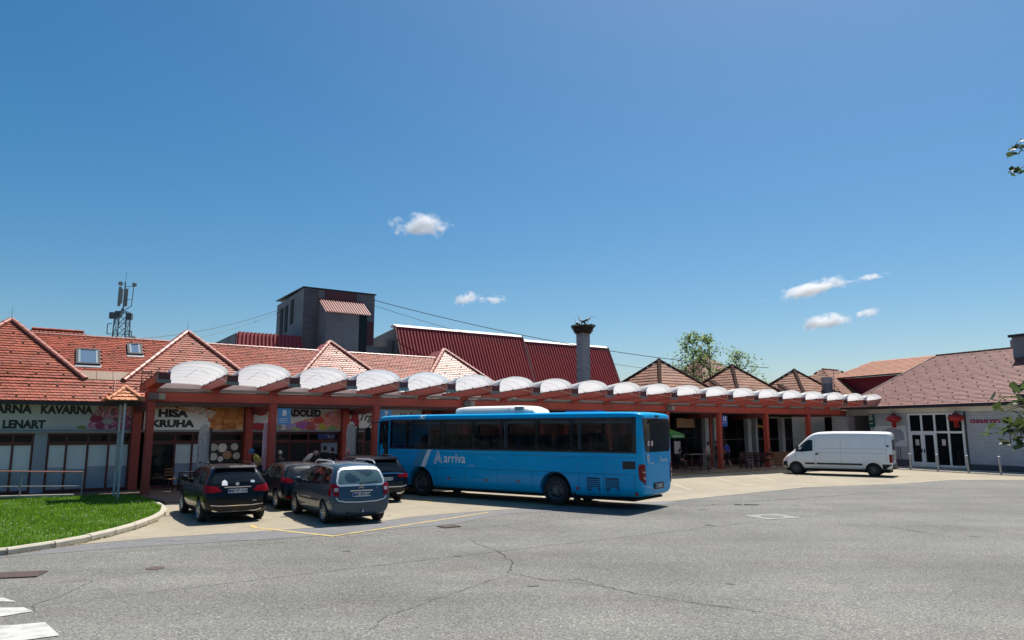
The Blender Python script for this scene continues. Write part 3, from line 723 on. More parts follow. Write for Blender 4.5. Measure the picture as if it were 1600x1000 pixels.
t = signboard("bakery_cafe_sign", "wide grey sign with black PEKARNA KAVARNA LENART lettering and pink flower print", -9.5, -.36, 2.55, 3.62, matl=M_signg)
for txt, sa_, sb_, za_, zb_ in (("PEKARNA", -5.80, -3.89, 3.20, 3.55), ("KAVARNA", -3.61, -1.79, 3.19, 3.54), ("LENART", -4.81, -3.40, 2.61, 2.95)):
    lettering_fit(txt, M_ink, t, sa_ + 9.5, sb_ + 9.5, za_, zb_, bold=.055)
sheet_on(t, 7.75, 9.13, 2.56, 3.61, M_flower, pts=[(7.55, 2.56), (9.13, 2.56), (9.13, 3.61), (7.95, 3.61), (7.75, 3.3), (7.6, 3.0)])
for k, (x, z, rx_, rz_, c) in enumerate([(7.85, 3.02, .22, .15, (.30, .02, .07)), (8.0, 2.72, .18, .12, (.33, .03, .1)), (7.35, 2.66, .16, .09, (.26, .28, .05)), (8.8, 2.75, .3, .13, (.45, .10, .22)), (8.9, 3.0, .22, .1, (.42, .08, .2)), (8.25, 2.9, .2, .12, (.42, .40, .38))]):
    sheet_on(t, 0, 0, 0, 0, pm("petal_print", c, .5), "petal", -.0065 - .003 * k, blob_pts(x, z, rx_, rz_, seed=k))

t = signboard("bread_shop_sign", "white and orange sign reading HIŠA KRUHA in black letters under the first canopy bay", .12, 4.22, 2.55, 3.58)
lettering_fit("HISA", M_ink, t, .54, 1.74, 3.10, 3.46, bold=.06)
sheet_on(t, 0, 0, 0, 0, pm("pretzel_print", (.30, .10, .04), .5), "pretzel_mark", -.009, blob_pts(1.24, 3.55, .07, .05, 12, .2, 2))
lettering_fit("KRUHA", M_ink, t, .28, 2.02, 2.67, 3.00, bold=.06)
sheet_on(t, 2.72, 4.09, 2.56, 3.57, M_bread, pts=[(2.6, 2.56), (4.09, 2.56), (4.09, 3.57), (2.2, 3.57), (2.75, 3.3), (2.55, 3.0), (2.7, 2.85)])
sheet_on(t, 0, 0, 0, 0, M_brush, "brush_stroke", -.007, [(.1, 3.45), (.1, 3.57), (2.25, 3.57), (2.9, 3.35), (2.7, 3.02), (2.3, 3.22), (1.6, 3.36), (1.2, 3.48)])

t = signboard("ice_cream_sign", "sign with tulip print and black SLADOLED lettering between two red posts", 4.66, 8.85, 2.55, 3.56)
lettering_fit("SLADOLED", M_ink, t, 1.17, 3.16, 3.18, 3.53, y=-.05, bold=.06)
sheet_on(t, 1.5, 4.19, 2.56, 3.0, M_tulip, pts=[(1.45, 2.56), (4.18, 2.56), (4.18, 3.55), (3.45, 3.4), (3.0, 3.2), (2.4, 3.05), (1.9, 2.9)])
for k, (x, z, rx_, rz_, c) in enumerate([(.25, 3.35, .35, .14, (.5, .03, .03)), (.3, 2.72, .42, .16, (.5, .03, .05)), (2.35, 2.78, .42, .2, (.42, .12, .42)), (1.75, 2.72, .3, .15, (.42, .35, .6)), (2.0, 2.6, .22, .08, (.5, .52, .2)), (2.75, 2.72, .25, .2, (.5, .1, .1)), (3.1, 3.0, .25, .16, (.55, .06, .05)), (3.25, 2.7, .16, .2, (.45, .42, .06)), (3.75, 2.66, .3, .12, (.25, .35, .15)), (3.9, 2.95, .25, .22, (.6, .22, .18)), (1.0, 2.68, .35, .15, (.38, .38, .3))]):
    sheet_on(t, 0, 0, 0, 0, pm("flower_print_patch", c, .5, var=.25, vs=6), "petal", -.0065 - .0028 * k, blob_pts(x, z, rx_, rz_, seed=40 + k))

t = signboard("dress_shop_sign", "white sign with red dress and black script lettering beginning Trg beside the bus front", 9.22, 13.3, 2.62, 3.60)
lettering_fit("Trgovina", M_ink, t, .62, 2.35, 2.90, 3.40, bold=.02, shear=.3)
M_dress = pm("crimson_print", (.42, .01, .03), .5)
sheet_on(t, 0, 0, 0, 0, M_dress, "dress", -.0045, [(.14, 2.72), (.56, 2.72), (.60, 3.05), (.53, 3.16), (.58, 3.42), (.5, 3.48), (.44, 3.36), (.28, 3.36), (.22, 3.48), (.14, 3.42), (.19, 3.16), (.10, 3.05)])
lettering_fit("oblačil", M_ink, t, 2.55, 3.75, 3.02, 3.46, bold=.03, shear=.2)
q = MB(); q.box(0, 4.0, -.03, -.006, 2.645, 2.665); q.build("trim_line", M_ink, t)
# ice cream poster in the glazing and small blue sticker
t = thing("ice_cream_poster", "large poster with scoops of ice cream behind the black hatchback", "poster", Lw(2.76, 2.90), LROT)
q = MB(); q.box(0, 1.44, 0, .012, 1.12, 2.0); q.build("paper", pm("dark_poster", (.035, .024, .02), .5, var=.4, vs=6), t)
for k, (x, z, r_) in enumerate([(.26, 1.38, .17), (.62, 1.76, .20), (.84, 1.44, .19), (1.14, 1.80, .16), (1.25, 1.40, .16), (.24, 1.79, .17), (.56, 1.26, .12)]):
    sheet_on(t, 0, 0, 0, 0, pm("scoop_print", [(.72, .65, .56), (.80, .74, .66), (.50, .27, .13), (.68, .6, .52), (.62, .5, .42), (.6, .53, .47), (.82, .78, .7)][k], .5, var=.3, vs=9), "scoop", -.004 - .003 * k, blob_pts(x, z, r_, r_, 16, .06, k))
t = thing("blue_sticker", "small blue notice with white spots at the top of the café window", "notice", Lw(7.75, 2.92), LROT)
q = MB(); q.box(0, .85, 0, .01, 2.12, 2.38); q.build("panel", pm("deep_blue_print", (.03, .04, .16), .4), t)
q = MB(); rr = random.Random(3)
for k in range(7): q.lathe([(.02, 0), (.02, .004)], 6, M=FR(.45 + rr.uniform(0, .35), -.004, 2.16 + rr.uniform(0, .18)))
q.build("dots", M_signw, t)
# ------------------------------------------------------------------ canopy of the bus station
K = 2.37
canopy = thing("station_canopy", "long red steel bus station canopy with a row of white barrel vaults", "canopy", LA, LROT)
M_vault = trans_mat("white_vault_sheet", (.84, .84, .84), (.92, .92, .93), .60, .45)
M_seam = pm("vault_seam", (.46, .48, .50), .5)
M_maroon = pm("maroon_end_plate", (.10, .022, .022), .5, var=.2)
M_flash = pm("grey_flashing", (.20, .195, .18), .5, metal=.1, var=.1)
q = MB(); q.box(-.145, .145, -.145, .145, 0.0, 3.66); colme = q.mesh("column", M_red)
bm = bmesh.new(); bm.from_mesh(colme); bmesh.ops.bevel(bm, geom=bm.edges[:], offset=.02, segments=2, affect='EDGES'); bm.to_mesh(colme); bm.free()
for k in range(0, 20, 2):
    o = link("column", colme, canopy, (k * K, 0, 0))
q = MB(); q.box(-.24, 47.3, -.13, .13, 3.67, 4.03); q.build("edge_beam", M_red, canopy, bevel=.015)
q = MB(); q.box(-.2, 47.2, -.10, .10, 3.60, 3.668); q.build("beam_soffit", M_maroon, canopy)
for k in range(0, 18, 2):   # cross beams back to the shop front
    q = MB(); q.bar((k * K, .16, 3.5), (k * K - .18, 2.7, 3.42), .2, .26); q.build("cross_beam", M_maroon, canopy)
q = MB(); q.box(-.16, .16, -.14, .14, 4.032, 4.20); stubme = q.mesh("stub_post", M_red)
slope = (4.30 - 4.18) / 3.0
def gz(y): return 4.19 - slope * y       # underside of the gutter beams, y negative towards the square
q = MB(); q.prism([(-.2, -3.0, gz(-3)), (-.2, 2.3, gz(2.3)), (-.2, 2.3, gz(2.3) + .29), (-.2, -3.0, gz(-3) + .30)], (.4, 0, 0)); gutme = q.mesh("gutter_beam", M_red)
q = MB(); q.box(-.23, .23, -3.03, -2.90, gz(-3) - .07, gz(-3) + .055); flme = q.mesh("end_flashing", M_flash)
q = MB(); q.box(-.185, .185, -3.03, -3.003, gz(-3) + .058, gz(-3) + .29); epme = q.mesh("end_plate", M_maroon)
q = MB()
for sx in (-.215, .175): q.prism([(sx, -3.02, gz(-3) + .302), (sx, 2.3, gz(2.3) + .292), (sx, 2.3, gz(2.3) + .32), (sx, -3.02, gz(-3) + .335)], (.04, 0, 0))
for y in (-2.5, -1.2, .1, 1.4): q.box(-.235, -.2, y - .05, y + .05, gz(y) + .29, gz(y) + .36)
tpme = q.mesh("edge_strip", M_dark)
q = MB(); q.tube((-.21, -2.05, gz(-2) + .27), (-.21, -2.92, gz(-3) + .05), .012); q.tube((-.21, -2.93, gz(-3) + .30), (-.21, -2.93, gz(-3) + .03), .014); rodme = q.mesh("tie_rod", pm("pale_rod", (.55, .45, .36), .4, .3))
q = MB()
for x in (-.17, .17): q.bar((x, 2.2, 4.35), (x, 2.0, 5.05), .035, .035)
q.bar((-.2, 2.03, 4.95), (.2, 2.03, 4.95), .035, .035); q.bar((-.17, 2.1, 4.6), (.17, 2.03, 4.93), .02, .02)
brme = q.mesh("bracket", pm("rusty_bracket", (.16, .10, .08), .6))
for k in range(21):
    x = k * K
    o = link("stub_post", stubme, canopy, (x, 0, 0))
    g = link("gutter_beam", gutme, canopy, (x, 0, 0))
    for nm, me in (("end_plate", epme), ("end_flashing", flme), ("edge_strip", tpme), ("tie_rod", rodme)): link(nm, me, g)
    if k < 16: link("bracket", brme, canopy, (x, 0, 0))
# barrel vaults
NA, NY = 20, 9
def vr(y): return 1 - .80 * (y + 3.04) / 5.1
q = MB(); q2 = MB(); vs = []; hw = K / 2 - .17
for sh in (0, 1):
    for j in range(NY + 1):
        y = -3.04 + (5.1) * j / NY
        for i in range(NA + 1):
            u_ = i / NA; a = math.pi * u_
            x = -math.cos(a) * (hw - .012 * sh); zz = gz(y) + .325 + (.46 - .012 * sh) * vr(y) * math.sin(a) ** .9
            vs.append((x, y, zz))
W_ = NA + 1; o_ = (NY + 1) * W_
fs = []
for j in range(NY):
    for i in range(NA):
        a = j * W_ + i
        fs.append((a, a + W_, a + W_ + 1, a + 1)); fs.append((o_ + a, o_ + a + 1, o_ + a + W_ + 1, o_ + a + W_))
for i in range(NA):
    fs.append((i, i + 1, o_ + i + 1, o_ + i)); a = NY * W_ + i; fs.append((a + 1, a, o_ + a, o_ + a + 1))
q.add(vs, fs); vme = q.mesh("vault", M_vault, True)
# closing lunette at the back
q = MB(); q.prism([(-math.cos(math.pi * i / NA) * (hw - .02), 1.95, gz(1.95) + .325 + .44 * vr(1.95) * math.sin(math.pi * i / NA) ** .9) for i in range(NA + 1)] + [(hw, 1.95, gz(1.95) + .1), (-hw, 1.95, gz(1.95) + .1)], (0, .02, 0)); lme = q.mesh("lunette", M_vault)
q = MB()
pts = [(-math.cos(math.pi * i / 16) * (hw - .018), 0, .445 * math.sin(math.pi * i / 16) ** .9) for i in range(17)]
for a, b in zip(pts[:-1], pts[1:]): q.bar(a, b, .02, .008)
bm = bmesh.new(); tmp_ = q.mesh("vault_seam", M_seam); bm.from_mesh(tmp_); bmesh.ops.remove_doubles(bm, verts=bm.verts[:], dist=.004); bm.to_mesh(tmp_); bm.free(); sme = tmp_
q = MB(); q.tube((-.15, -.9, gz(-.9) + .38), (.2, -1.6, gz(-1.6) + .70), .007); q.tube((.2, -1.6, gz(-1.6) + .70), (.75, -.9, gz(-.9) + .5), .007); wme = q.mesh("wire_stay", M_seam)
q = MB(); q.box(-hw - .0, hw + .0, .02, .06, 4.10, 4.215); q.box(-hw, hw, .10, .14, 4.032, 4.098); fme = q.mesh("sill_flashing_gap_board", M_flash)  # lower strip is an added board in place of the gap's shade
for k in range(20):
    x = (k + .5) * K
    v = link("vault", vme, canopy, (x, 0, 0)); link("lunette", lme, v)
    for j in range(7 if k < 8 else 3): y_ = -2.7 + j * (.75 if k < 8 else 1.6); o = link("vault_seam", sme, v, (0, y_, gz(y_) + .316)); o.scale = (1, 1, vr(y_))
    if k < 6: link("wire_stay", wme, v)
    link("sill_flashing_gap_board", fme, v)
for k in (0, 6, 12):
    q = MB(); q.box(k * K - .16, k * K + .22, -.30, -.132, 3.74, 4.00); l_ = q.build("lamp_housing", pm("grey_lamp_housing", (.12, .12, .12), .5) if k == 0 else bpy.data.materials["grey_lamp_housing"], canopy, bevel=.01)
    q = MB(); q.box(k * K + .23, k * K + .46, -.28, -.132, 3.75, 3.99); q.build("lens", pm("lamp_lens", (.30, .29, .26), .3) if k == 0 else bpy.data.materials["lamp_lens"], l_)

# blue bay plates on the columns
M_blue = pm("blue_enamel", (.09, .28, .58), .35, var=.04)
M_blue_dk = pm("deep_blue_enamel", (.03, .08, .35), .35, var=.04)
def bay_plate(num, k, q0, label, m_, lines):
    t = thing("bay_plate", label, "bay sign", Lw(k * K + .21, q0), LROT, "blue bay number plates")
    q = MB(); q.box(0, .56, 0, .02, 2.78, 3.48); q.build("plate", m_, t)
    lettering(num, .36, M_white, t, FR(.28, -.004, 3.16), bold=.008, align='CENTER', ext=.002)
    q = MB()
    for i in range(lines): q.box(.08, .44 - .06 * (i % 2), -.004, -.001, 3.02 - i * .07, 3.04 - i * .07)
    q.build("timetable_lines", M_signw, t)
bay_plate("8", 2, -.05, "pale blue plate with number 8 beside the column left of the tulip sign", M_blue, 3)
bay_plate("7", 4, -.05, "blue plate with number 7 just above the front roof of the bus", M_blue, 3)
bay_plate("13", 14, -.05, "dark blue plate with number 13 on the column right of the bus", M_blue_dk, 1)

# ------------------------------------------------------------------ notice board under its own little tiled roof
kx, ky = -14.75, 27.35
M_post = pm("light_grey_post", (.45, .47, .50), .6, var=.06)
t = thing("notice_shelter", "two grey posts carrying a small orange tiled roof on the grass by the first column", "notice shelter", (kx, ky, 0), LROT + R(90))
q = MB(); q.bar((-.78, .0, .05), (-.78, .0, 3.62), .13, .07); q.build("post", M_post, t)
q = MB(); q.bar((.78, .0, .05), (.78, .0, 3.62), .13, .07); q.build("post", M_post, t)
q = MB(); q.box(-.62, .62, -.03, .03, 1.0, 2.4); q.build("notice_board", pm("faded_board", (.40, .42, .42), .6, var=.3, vs=6), t)
q = MB(); q.box(-.70, .70, -.02, .02, 2.401, 2.47); q.build("board_rail", M_grey, t)
rt = node("tiled_roof", t, (0, 0, 3.62))
rm = MB(); a_, b_, h_ = 1.0, .62, .52
for (c, ea, wdt, run) in (((0, -b_, 0), (1, 0, 0), a_, b_), ((0, b_, 0), (-1, 0, 0), a_, b_), ((-a_, 0, 0), (0, -1, 0), b_, b_), ((a_, 0, 0), (0, 1, 0), b_, b_)):
    ea = Vector(ea); inn = Vector((-ea.y, ea.x, 0)); sl_ = math.hypot(run, h_); eb = (inn * run + Vector((0, 0, h_))) / sl_
    tile_field(rm, c, ea, eb, [(-wdt, 0), (wdt, 0), (wdt - run, sl_), (-(wdt - run), sl_)], .2, .2, thick=.02)
tag(rm.build("roof_tile", M_tile_o, rt), kind='stuff')
for sx in (-1, 1):
    for sy in (-1, 1): tile_line(rt, (sx * a_, sy * b_, .02), (sx * (a_ - b_) , 0, h_ + .03), .09, .26, M_tile_o)
q = MB(); q.box(-a_ + .06, a_ - .06, -b_ + .06, b_ - .06, -.10, -.02); q.build("roof_frame", pm("dark_timber", (.03, .022, .018), .8), rt)

# ------------------------------------------------------------------ modern church behind: tower, steep red sheet roofs
church = thing("church_building", "dark concrete church with square tower and steep red corrugated roofs behind the shops", "church", LA, LROT)
q = MB(); q.prism([(13.55, 25, 0), (13.55, 32.6, 0), (13.55, 32.6, 13.55), (13.55, 25, 13.9)], (6.1, 0, 0)); tower = q.build("tower", M_conc, church)
q = MB(); q.box(13.45, 19.75, 24.9, 32.7, 13.93, 14.02); q.build("roof_edge", M_dark, tower)
for k in range(9):    # board-marked concrete panels of the tower front, recessed joints between
    z0 = 9.0 + k * .54
    q = MB(); q.box(13.56, 14.75, 24.96 - .015 * (k % 2), 24.998, z0, z0 + .50); q.build("concrete_panel", pm("stained_concrete_panel", (.12, .12, .135), .85, var=.4, vs=.6, bump=.3, bs=10) if k == 0 else bpy.data.materials["stained_concrete_panel"], tower)
q = MB(); q.box(15.3, 18.0, 24.93, 24.99, 12.9, 13.85); q.build("red_cladding", pm("dark_red_cladding", (.11, .03, .035), .6, var=.2, vs=1), tower)
q = MB(); q.box(19.0, 19.6, 24.93, 24.99, 9.6, 11.6); q.build("red_cladding", bpy.data.materials["dark_red_cladding"], tower)
for y0, z0, z1 in ((30.6, 10.6, 13.0), (29.2, 10.8, 13.1), (27.6, 11.3, 13.4)):
    q = MB(); q.box(13.50, 13.6, y0, y0 + .75, z0, z1); q.build("slot_window", M_shopdark, tower)
bay = node("front_bay", church)
q = MB(); q.prism([(14.85, 25, 0), (14.85, 23.2, 0), (14.85, 23.2, 11.9), (14.85, 25, 12.9)], (2.75, 0, 0)); q.build("bay_wall", M_conc, bay)
q = MB(); q.box(17.62, 18.35, 23.35, 24.9, 8, 11.85); q.build("bay_window", M_glass, bay)
q = MB()
def corrug(mb, p0, p1, q0, q1, pitch, dep, mat=0):
    """ribbed sheet from eaves line p0-p1 up to ridge line q0-q1"""
    p0, p1, q0, q1 = map(Vector, (p0, p1, q0, q1)); L_ = (p1 - p0).length; n_ = max(2, int(L_ / pitch)); nn = (p1 - p0).cross(q0 - p0).normalized()
    if nn.y > 0: nn = -nn
    prof = [(0, 0), (.38, 0), (.5, 1), (.88, 1)]
    vs = []
    for i in range(n_):
        for f_, h_ in prof:
            u_ = (i + f_) / n_; vs += [tuple(p0.lerp(p1, u_) + nn * dep * h_), tuple(q0.lerp(q1, u_) + nn * dep * h_)]
    vs += [tuple(p1), tuple(q1)]
    mb.add(vs, [(2 * i, 2 * i + 2, 2 * i + 3, 2 * i + 1) for i in range(len(vs) // 2 - 1)], mat)
corrug(q, (14.75, 22.98, 11.80), (18.55, 22.98, 11.80), (14.75, 24.98, 13.15), (18.55, 24.98, 13.15), .2, .07)
q.build("bay_roof", pm("light_red_sheet", (.24, .036, .03), .45, var=.08, spec=.35), bay)
def nave(s0, s1, zr, name="nave"):
    f = node(name, church)
    tq = math.tan(R(64.3)); zb = 6.2; qb = 25 - (zr - zb) / tq
    q = MB(); q.prism([(s0 + .05, qb + .12, 0), (s0 + .05, qb + .12, zb - .05), (s0 + .05, 25.1, zr - .1), (s0 + .05, 34, zr - .9), (s0 + .05, 34, 0)], (s1 - s0 - .1, 0, 0)); q.build("wall", M_conc, f)
    q = MB(); corrug(q, (s0, qb, zb), (s1, qb, zb), (s0, 25, zr), (s1, 25, zr), .305, .11); q.build("corrugated_roof", M_corr, f)
    q = MB(); q.prism([(s0 - .05, 24.80, zr + .0), (s0 - .05, 25.25, zr + .24), (s0 - .05, 25.9, zr + .1), (s0 - .05, 25.6, zr - .05)], (s1 - s0 + .1, 0, 0)); q.build("ridge_capping", pm("light_zinc_cap", (.74, .71, .68), .5, 0) if "light_zinc_cap" not in bpy.data.materials else bpy.data.materials["light_zinc_cap"], f)
    q = MB()
    for s_ in (s0 - .1, s1 - .02): q.prism([(s_, qb - .12, zb), (s_, 24.86, zr + .1), (s_, 25.0, zr - .05), (s_, qb + .1, zb)], (.14, 0, 0))
    q.build("verge_trim", M_maroon, f)
nave(21.56, 34.75, 11.38); nave(35.0, 45.6, 11.0)
q = MB(); q.box(21.0, 21.5, 25.2, 33, 0, 10.2); q.build("side_wall", M_conc, church)
f = node("low_wing", church)
q = MB(); corrug(q, (8.3, 24.0, 8.0), (13.5, 24.0, 8.0), (8.6, 25.0, 9.95), (13.5, 25.0, 9.95), .3, .1); q.build("corrugated_roof", M_corr, f)
q = MB(); q.box(8.5, 13.5, 25.05, 33, 0, 9.85); q.box(8.5, 13.5, 24.2, 25.0, 0, 7.9); q.build("wall", M_conc, f)
q = MB(); q.box(19.7, 21.5, 25.6, 30, 0, 9.6); q.build("link_wall", M_conc, church)

# chimney, nest, storks
ch = thing("brick_chimney", "tall square grey chimney of banded blocks in front of the red corrugated roof", "chimney", Lw(36.7, 18.0), LROT)
M_chim = brick_mat("grey_chimney_blocks", (.38, .39, .41), (.32, .33, .35), (.17, .17, .18), 2.0, .21, .025, axis='SUM', bump=.8)
q = MB(); q.box(-.43, .43, -.43, .43, 0, 11.15); q.build("shaft", M_chim, ch)
nest = thing("stork_nest", "ragged dark stork nest of sticks on top of the chimney", "nest", (*Lw(36.7, 18.0)[:2], 11.15), LROT)
q = MB(); q.lathe([(.60, -.05), (.82, .25), (.93, .55), (.8, .66), (.3, .6)], 22); q.build("nest_bowl", pm("nest_twigs", (.035, .026, .02), .95, var=.5, vs=12), nest)
q = MB()
for i in range(620):
    a = random.uniform(0, 6.28); z = random.uniform(-.05, .68); r_ = .64 + .34 * z / .6; dl = random.uniform(.25, .6)
    p = Vector((r_ * math.cos(a), r_ * math.sin(a), z)); d = Vector((-math.sin(a) + random.uniform(-.5, .9) * math.cos(a), math.cos(a) + random.uniform(-.5, .9) * math.sin(a), random.uniform(-.3, .15))) * dl
    q.tube(p - d / 2, p + d / 2, .022, .012, 4)
tag(q.build("twigs", pm("dry_twigs", (.06, .045, .035), .9, island=.5), nest), kind='stuff')
M_stw = pm("white_plumage", (.75, .74, .72), .8, var=.05); M_stb = pm("black_flight_feathers", (.015, .015, .017), .6); M_sto = pm("orange_red_bill", (.55, .10, .03), .5)
def skin_mesh(name, joints, edges, root=0, sub=1):
    """joints: [(xyz, r)], grown into one smooth body"""
    me = bpy.data.meshes.new(name); me.from_pydata([j[0] for j in joints], edges, [])
    o = bpy.data.objects.new(name, me); COL.objects.link(o)
    md = o.modifiers.new("skin", 'SKIN'); md.use_smooth_shade = True
    for i, d in enumerate(me.skin_vertices[0].data):
        r_ = joints[i][1]; d.radius = r_ if isinstance(r_, tuple) else (r_, r_); d.use_root = (i == root)
    sb = o.modifiers.new("sub", 'SUBSURF'); sb.levels = sub; sb.render_levels = sub
    res = bpy.data.meshes.new_from_object(o.evaluated_get(bpy.context.evaluated_depsgraph_get()))
    bpy.data.objects.remove(o); bpy.data.meshes.remove(me); res.name = name
    return res
def stork(label, loc, rz, head):
    t = thing("stork", label, "stork", loc, rz, "storks on the chimney nest")
    J = [((0, 0, .62), (.10, .13)), ((.17, 0, .70), (.09, .11)), ((-.2, 0, .56), (.06, .07)), ((-.36, 0, .50), (.02, .03))] + head
    nh = len(head); E_ = [(0, 1), (0, 2), (2, 3), (1, 4)] + [(3 + i, 4 + i) for i in range(1, nh)]
    b0 = len(J); J += [((-.02, .06, .45), .035), ((-.06, .06, .26), .012), ((-.02, .06, .02), .010), ((-.02, -.06, .45), .035), ((-.06, -.06, .26), .012), ((-.02, -.06, .02), .010)]
    E_ += [(0, b0), (b0, b0 + 1), (b0 + 1, b0 + 2), (0, b0 + 3), (b0 + 3, b0 + 4), (b0 + 4, b0 + 5)]
    me = skin_mesh("stork_body", J, E_); me.materials.append(M_stw); me.materials.append(M_sto)
    for p in me.polygons: p.material_index = 1 if p.center.z < .32 and p.center.x < .1 else 0
    link("stork_body", me, t)
    hp = Vector(head[-1][0]); hd = (hp - Vector(head[-2][0])).normalized(); hd = (hd + Vector((.6, 0, -.3))).normalized()
    q = MB(); q.tube(hp, hp + hd * .24, .018, .004, 6); q.build("bill", M_sto, t)
    for sy in (-1, 1):
        q = MB(); q.prism([(.05, sy * .115, .60), (-.18, sy * .11, .48), (-.46, sy * .03, .40), (-.40, sy * .05, .50), (-.1, sy * .125, .66)], (0, sy * .018, 0)); q.build("wing", M_stb, t)
nx, ny, nz_ = Lw(36.7, 18.0, 11.76)
stork("white stork standing stooped with lowered head at the right of the nest", (nx + .42, ny, nz_), R(-10), [((.28, 0, .86), .035), ((.42, 0, .93), .028), ((.54, 0, .86), .035)])
stork("white stork with folded black wings standing in the middle of the nest", (nx - .12, ny + .1, nz_ - .1), R(200), [((.24, 0, .88), .035), ((.22, 0, 1.0), .028), ((.28, 0, 1.06), .036)])
stork("small stork half hidden in the left of the nest", (nx - .5, ny - .05, nz_ - .32), R(120), [((.22, 0, .82), .03), ((.21, 0, .92), .025), ((.26, 0, .96), .03)])

# ------------------------------------------------------------------ phone mast far behind the bakery roof
mast = thing("phone_mast", "grey lattice phone mast with panel antennas far behind the bakery roof", "mast", (-49.5, 90, 0), R(8))
q = MB()
hwz = lambda z: .86 - .028 * max(0, z - 10) if z < 17.5 else .55
lv = [0, 4, 8, 11, 13, 14.6, 16, 17.4]
for sx in (-1, 1):
    for sy in (-1, 1):
        for a, b in zip(lv[:-1], lv[1:]): q.bar((sx * hwz(a), sy * hwz(a), a), (sx * hwz(b), sy * hwz(b), b), .11, .11)
q.build("leg_frame", pm("mast_steel", (.13, .15, .18), .5, .3), mast)
M_mast = bpy.data.materials["mast_steel"]
q = MB()
for a, b in zip(lv[:-1], lv[1:]):
    for (x0, y0), (x1, y1) in (((-1, -1), (1, -1)), ((1, -1), (1, 1)), ((1, 1), (-1, 1)), ((-1, 1), (-1, -1))):
        q.bar((x0 * hwz(a), y0 * hwz(a), a), (x1 * hwz(b), y1 * hwz(b), b), .06, .06); q.bar((x1 * hwz(a), y1 * hwz(a), a), (x0 * hwz(b), y0 * hwz(b), b), .06, .06)
        q.bar((x0 * hwz(b), y0 * hwz(b), b), (x1 * hwz(b), y1 * hwz(b), b), .06, .06)
q.build("lattice", M_mast, mast)
q = MB(); q.tube((0, 0, 17.2), (0, 0, 21.3), .10, .08); q.tube((0, 0, 21.3), (.05, 0, 22.6), .02); q.tube((.95, 0, 18.2), (1.05, 0, 21.0), .05); q.bar((0, 0, 20.7), (1.05, 0, 20.7), .06, .06); q.bar((0, 0, 19.0), (.95, 0, 19.0), .06, .06); q.bar((0, 0, 17.5), (.95, 0, 18.2), .08, .08); q.bar((-.4, 0, 17.2), (0, 0, 18.0), .12, .12); q.build("spike_pole", M_mast, mast)
M_ant = pm("antenna_grey", (.22, .24, .23), .5); M_ant_dk = pm("antenna_dark", (.07, .08, .09), .5)
for x, y, z0, z1 in ((-.45, -.3, 18.1, 20.6), (-.15, -.5, 18.4, 20.3), (.1, .45, 18.2, 20.5)):
    q = MB(); q.box(x - .16, x + .16, y - .07, y + .07, z0, z1); q.build("panel_antenna", M_ant, mast)
for x, z, w_ in ((-.95, 16.9, .8), (-.3, 17.05, .6), (.95, 16.8, .7)):
    q = MB(); q.box(x - w_ / 2, x + w_ / 2, -.7, -.2, z - .45, z + .35); q.build("radio_unit", M_ant_dk, mast)
for x in (-.4, 1.25):
    q = MB(); q.lathe([(.28, 0), (.3, .12), (.2, .2)], 14, M=FR(x, -.3, 20.9 if x > 0 else 21.0)); q.build("dish", M_ant, mast)
q = MB(); q.lathe([(.36, 0), (.38, .2), (.25, .3)], 14, M=FR(1.75, -.4, 14.0)); q.build("dish", pm("pale_dish", (.42, .47, .5), .5), mast)
q = MB()
for (x0, x1, z0, z1) in ((-1.5, -1.0, 14.5, 15.8), (.75, 1.4, 13.5, 14.9)):
    for a, b in (((x0, z0), (x1, z0)), ((x0, z1), (x1, z1)), ((x0 if x0 < 0 else x1, z0), (x0 if x0 < 0 else x1, z1))): q.bar((a[0], -.5, a[1]), (b[0], -.5, b[1]), .09, .09)
q.box(-1.9, -1.0, -.8, -.2, 13.3, 13.42); q.box(.7, 1.7, -.8, -.2, 12.3, 12.42)
q.build("maintenance_arm", M_mast, mast)

# overhead wires
def wire(label, p, q_, sag, r_=.022):
    p, q_ = Vector(p), Vector(q_); pts = [p.lerp(q_, i / 24) - Vector((0, 0, sag * 4 * (i / 24) * (1 - i / 24))) for i in range(25)]
    m_ = MB(); m_.path(pts, r_, 5)
    return tag(m_.build("overhead_cable", M_dark), label, "cable", "cables tied to the church tower")
wire("thick dark cable running from the tower right over the red roof to the pointed roofs", Lw(19.6, 25.0, 13.5), Lw(60, 16, 9.0), 1.0, .03)
wire("thinner cable below the thick one right of the tower", Lw(19.6, 25.2, 13.1), Lw(62, 18, 8.6), 1.7, .018)
wire("upper cable coming up from the left to the tower corner", Lw(13.5, 30, 13.0), Lw(1.5, 26, 9.0), .5, .018)
wire("lower cable coming up from the left to the tower corner", Lw(13.5, 30.4, 12.8), Lw(.5, 24, 8.0), .6, .018)
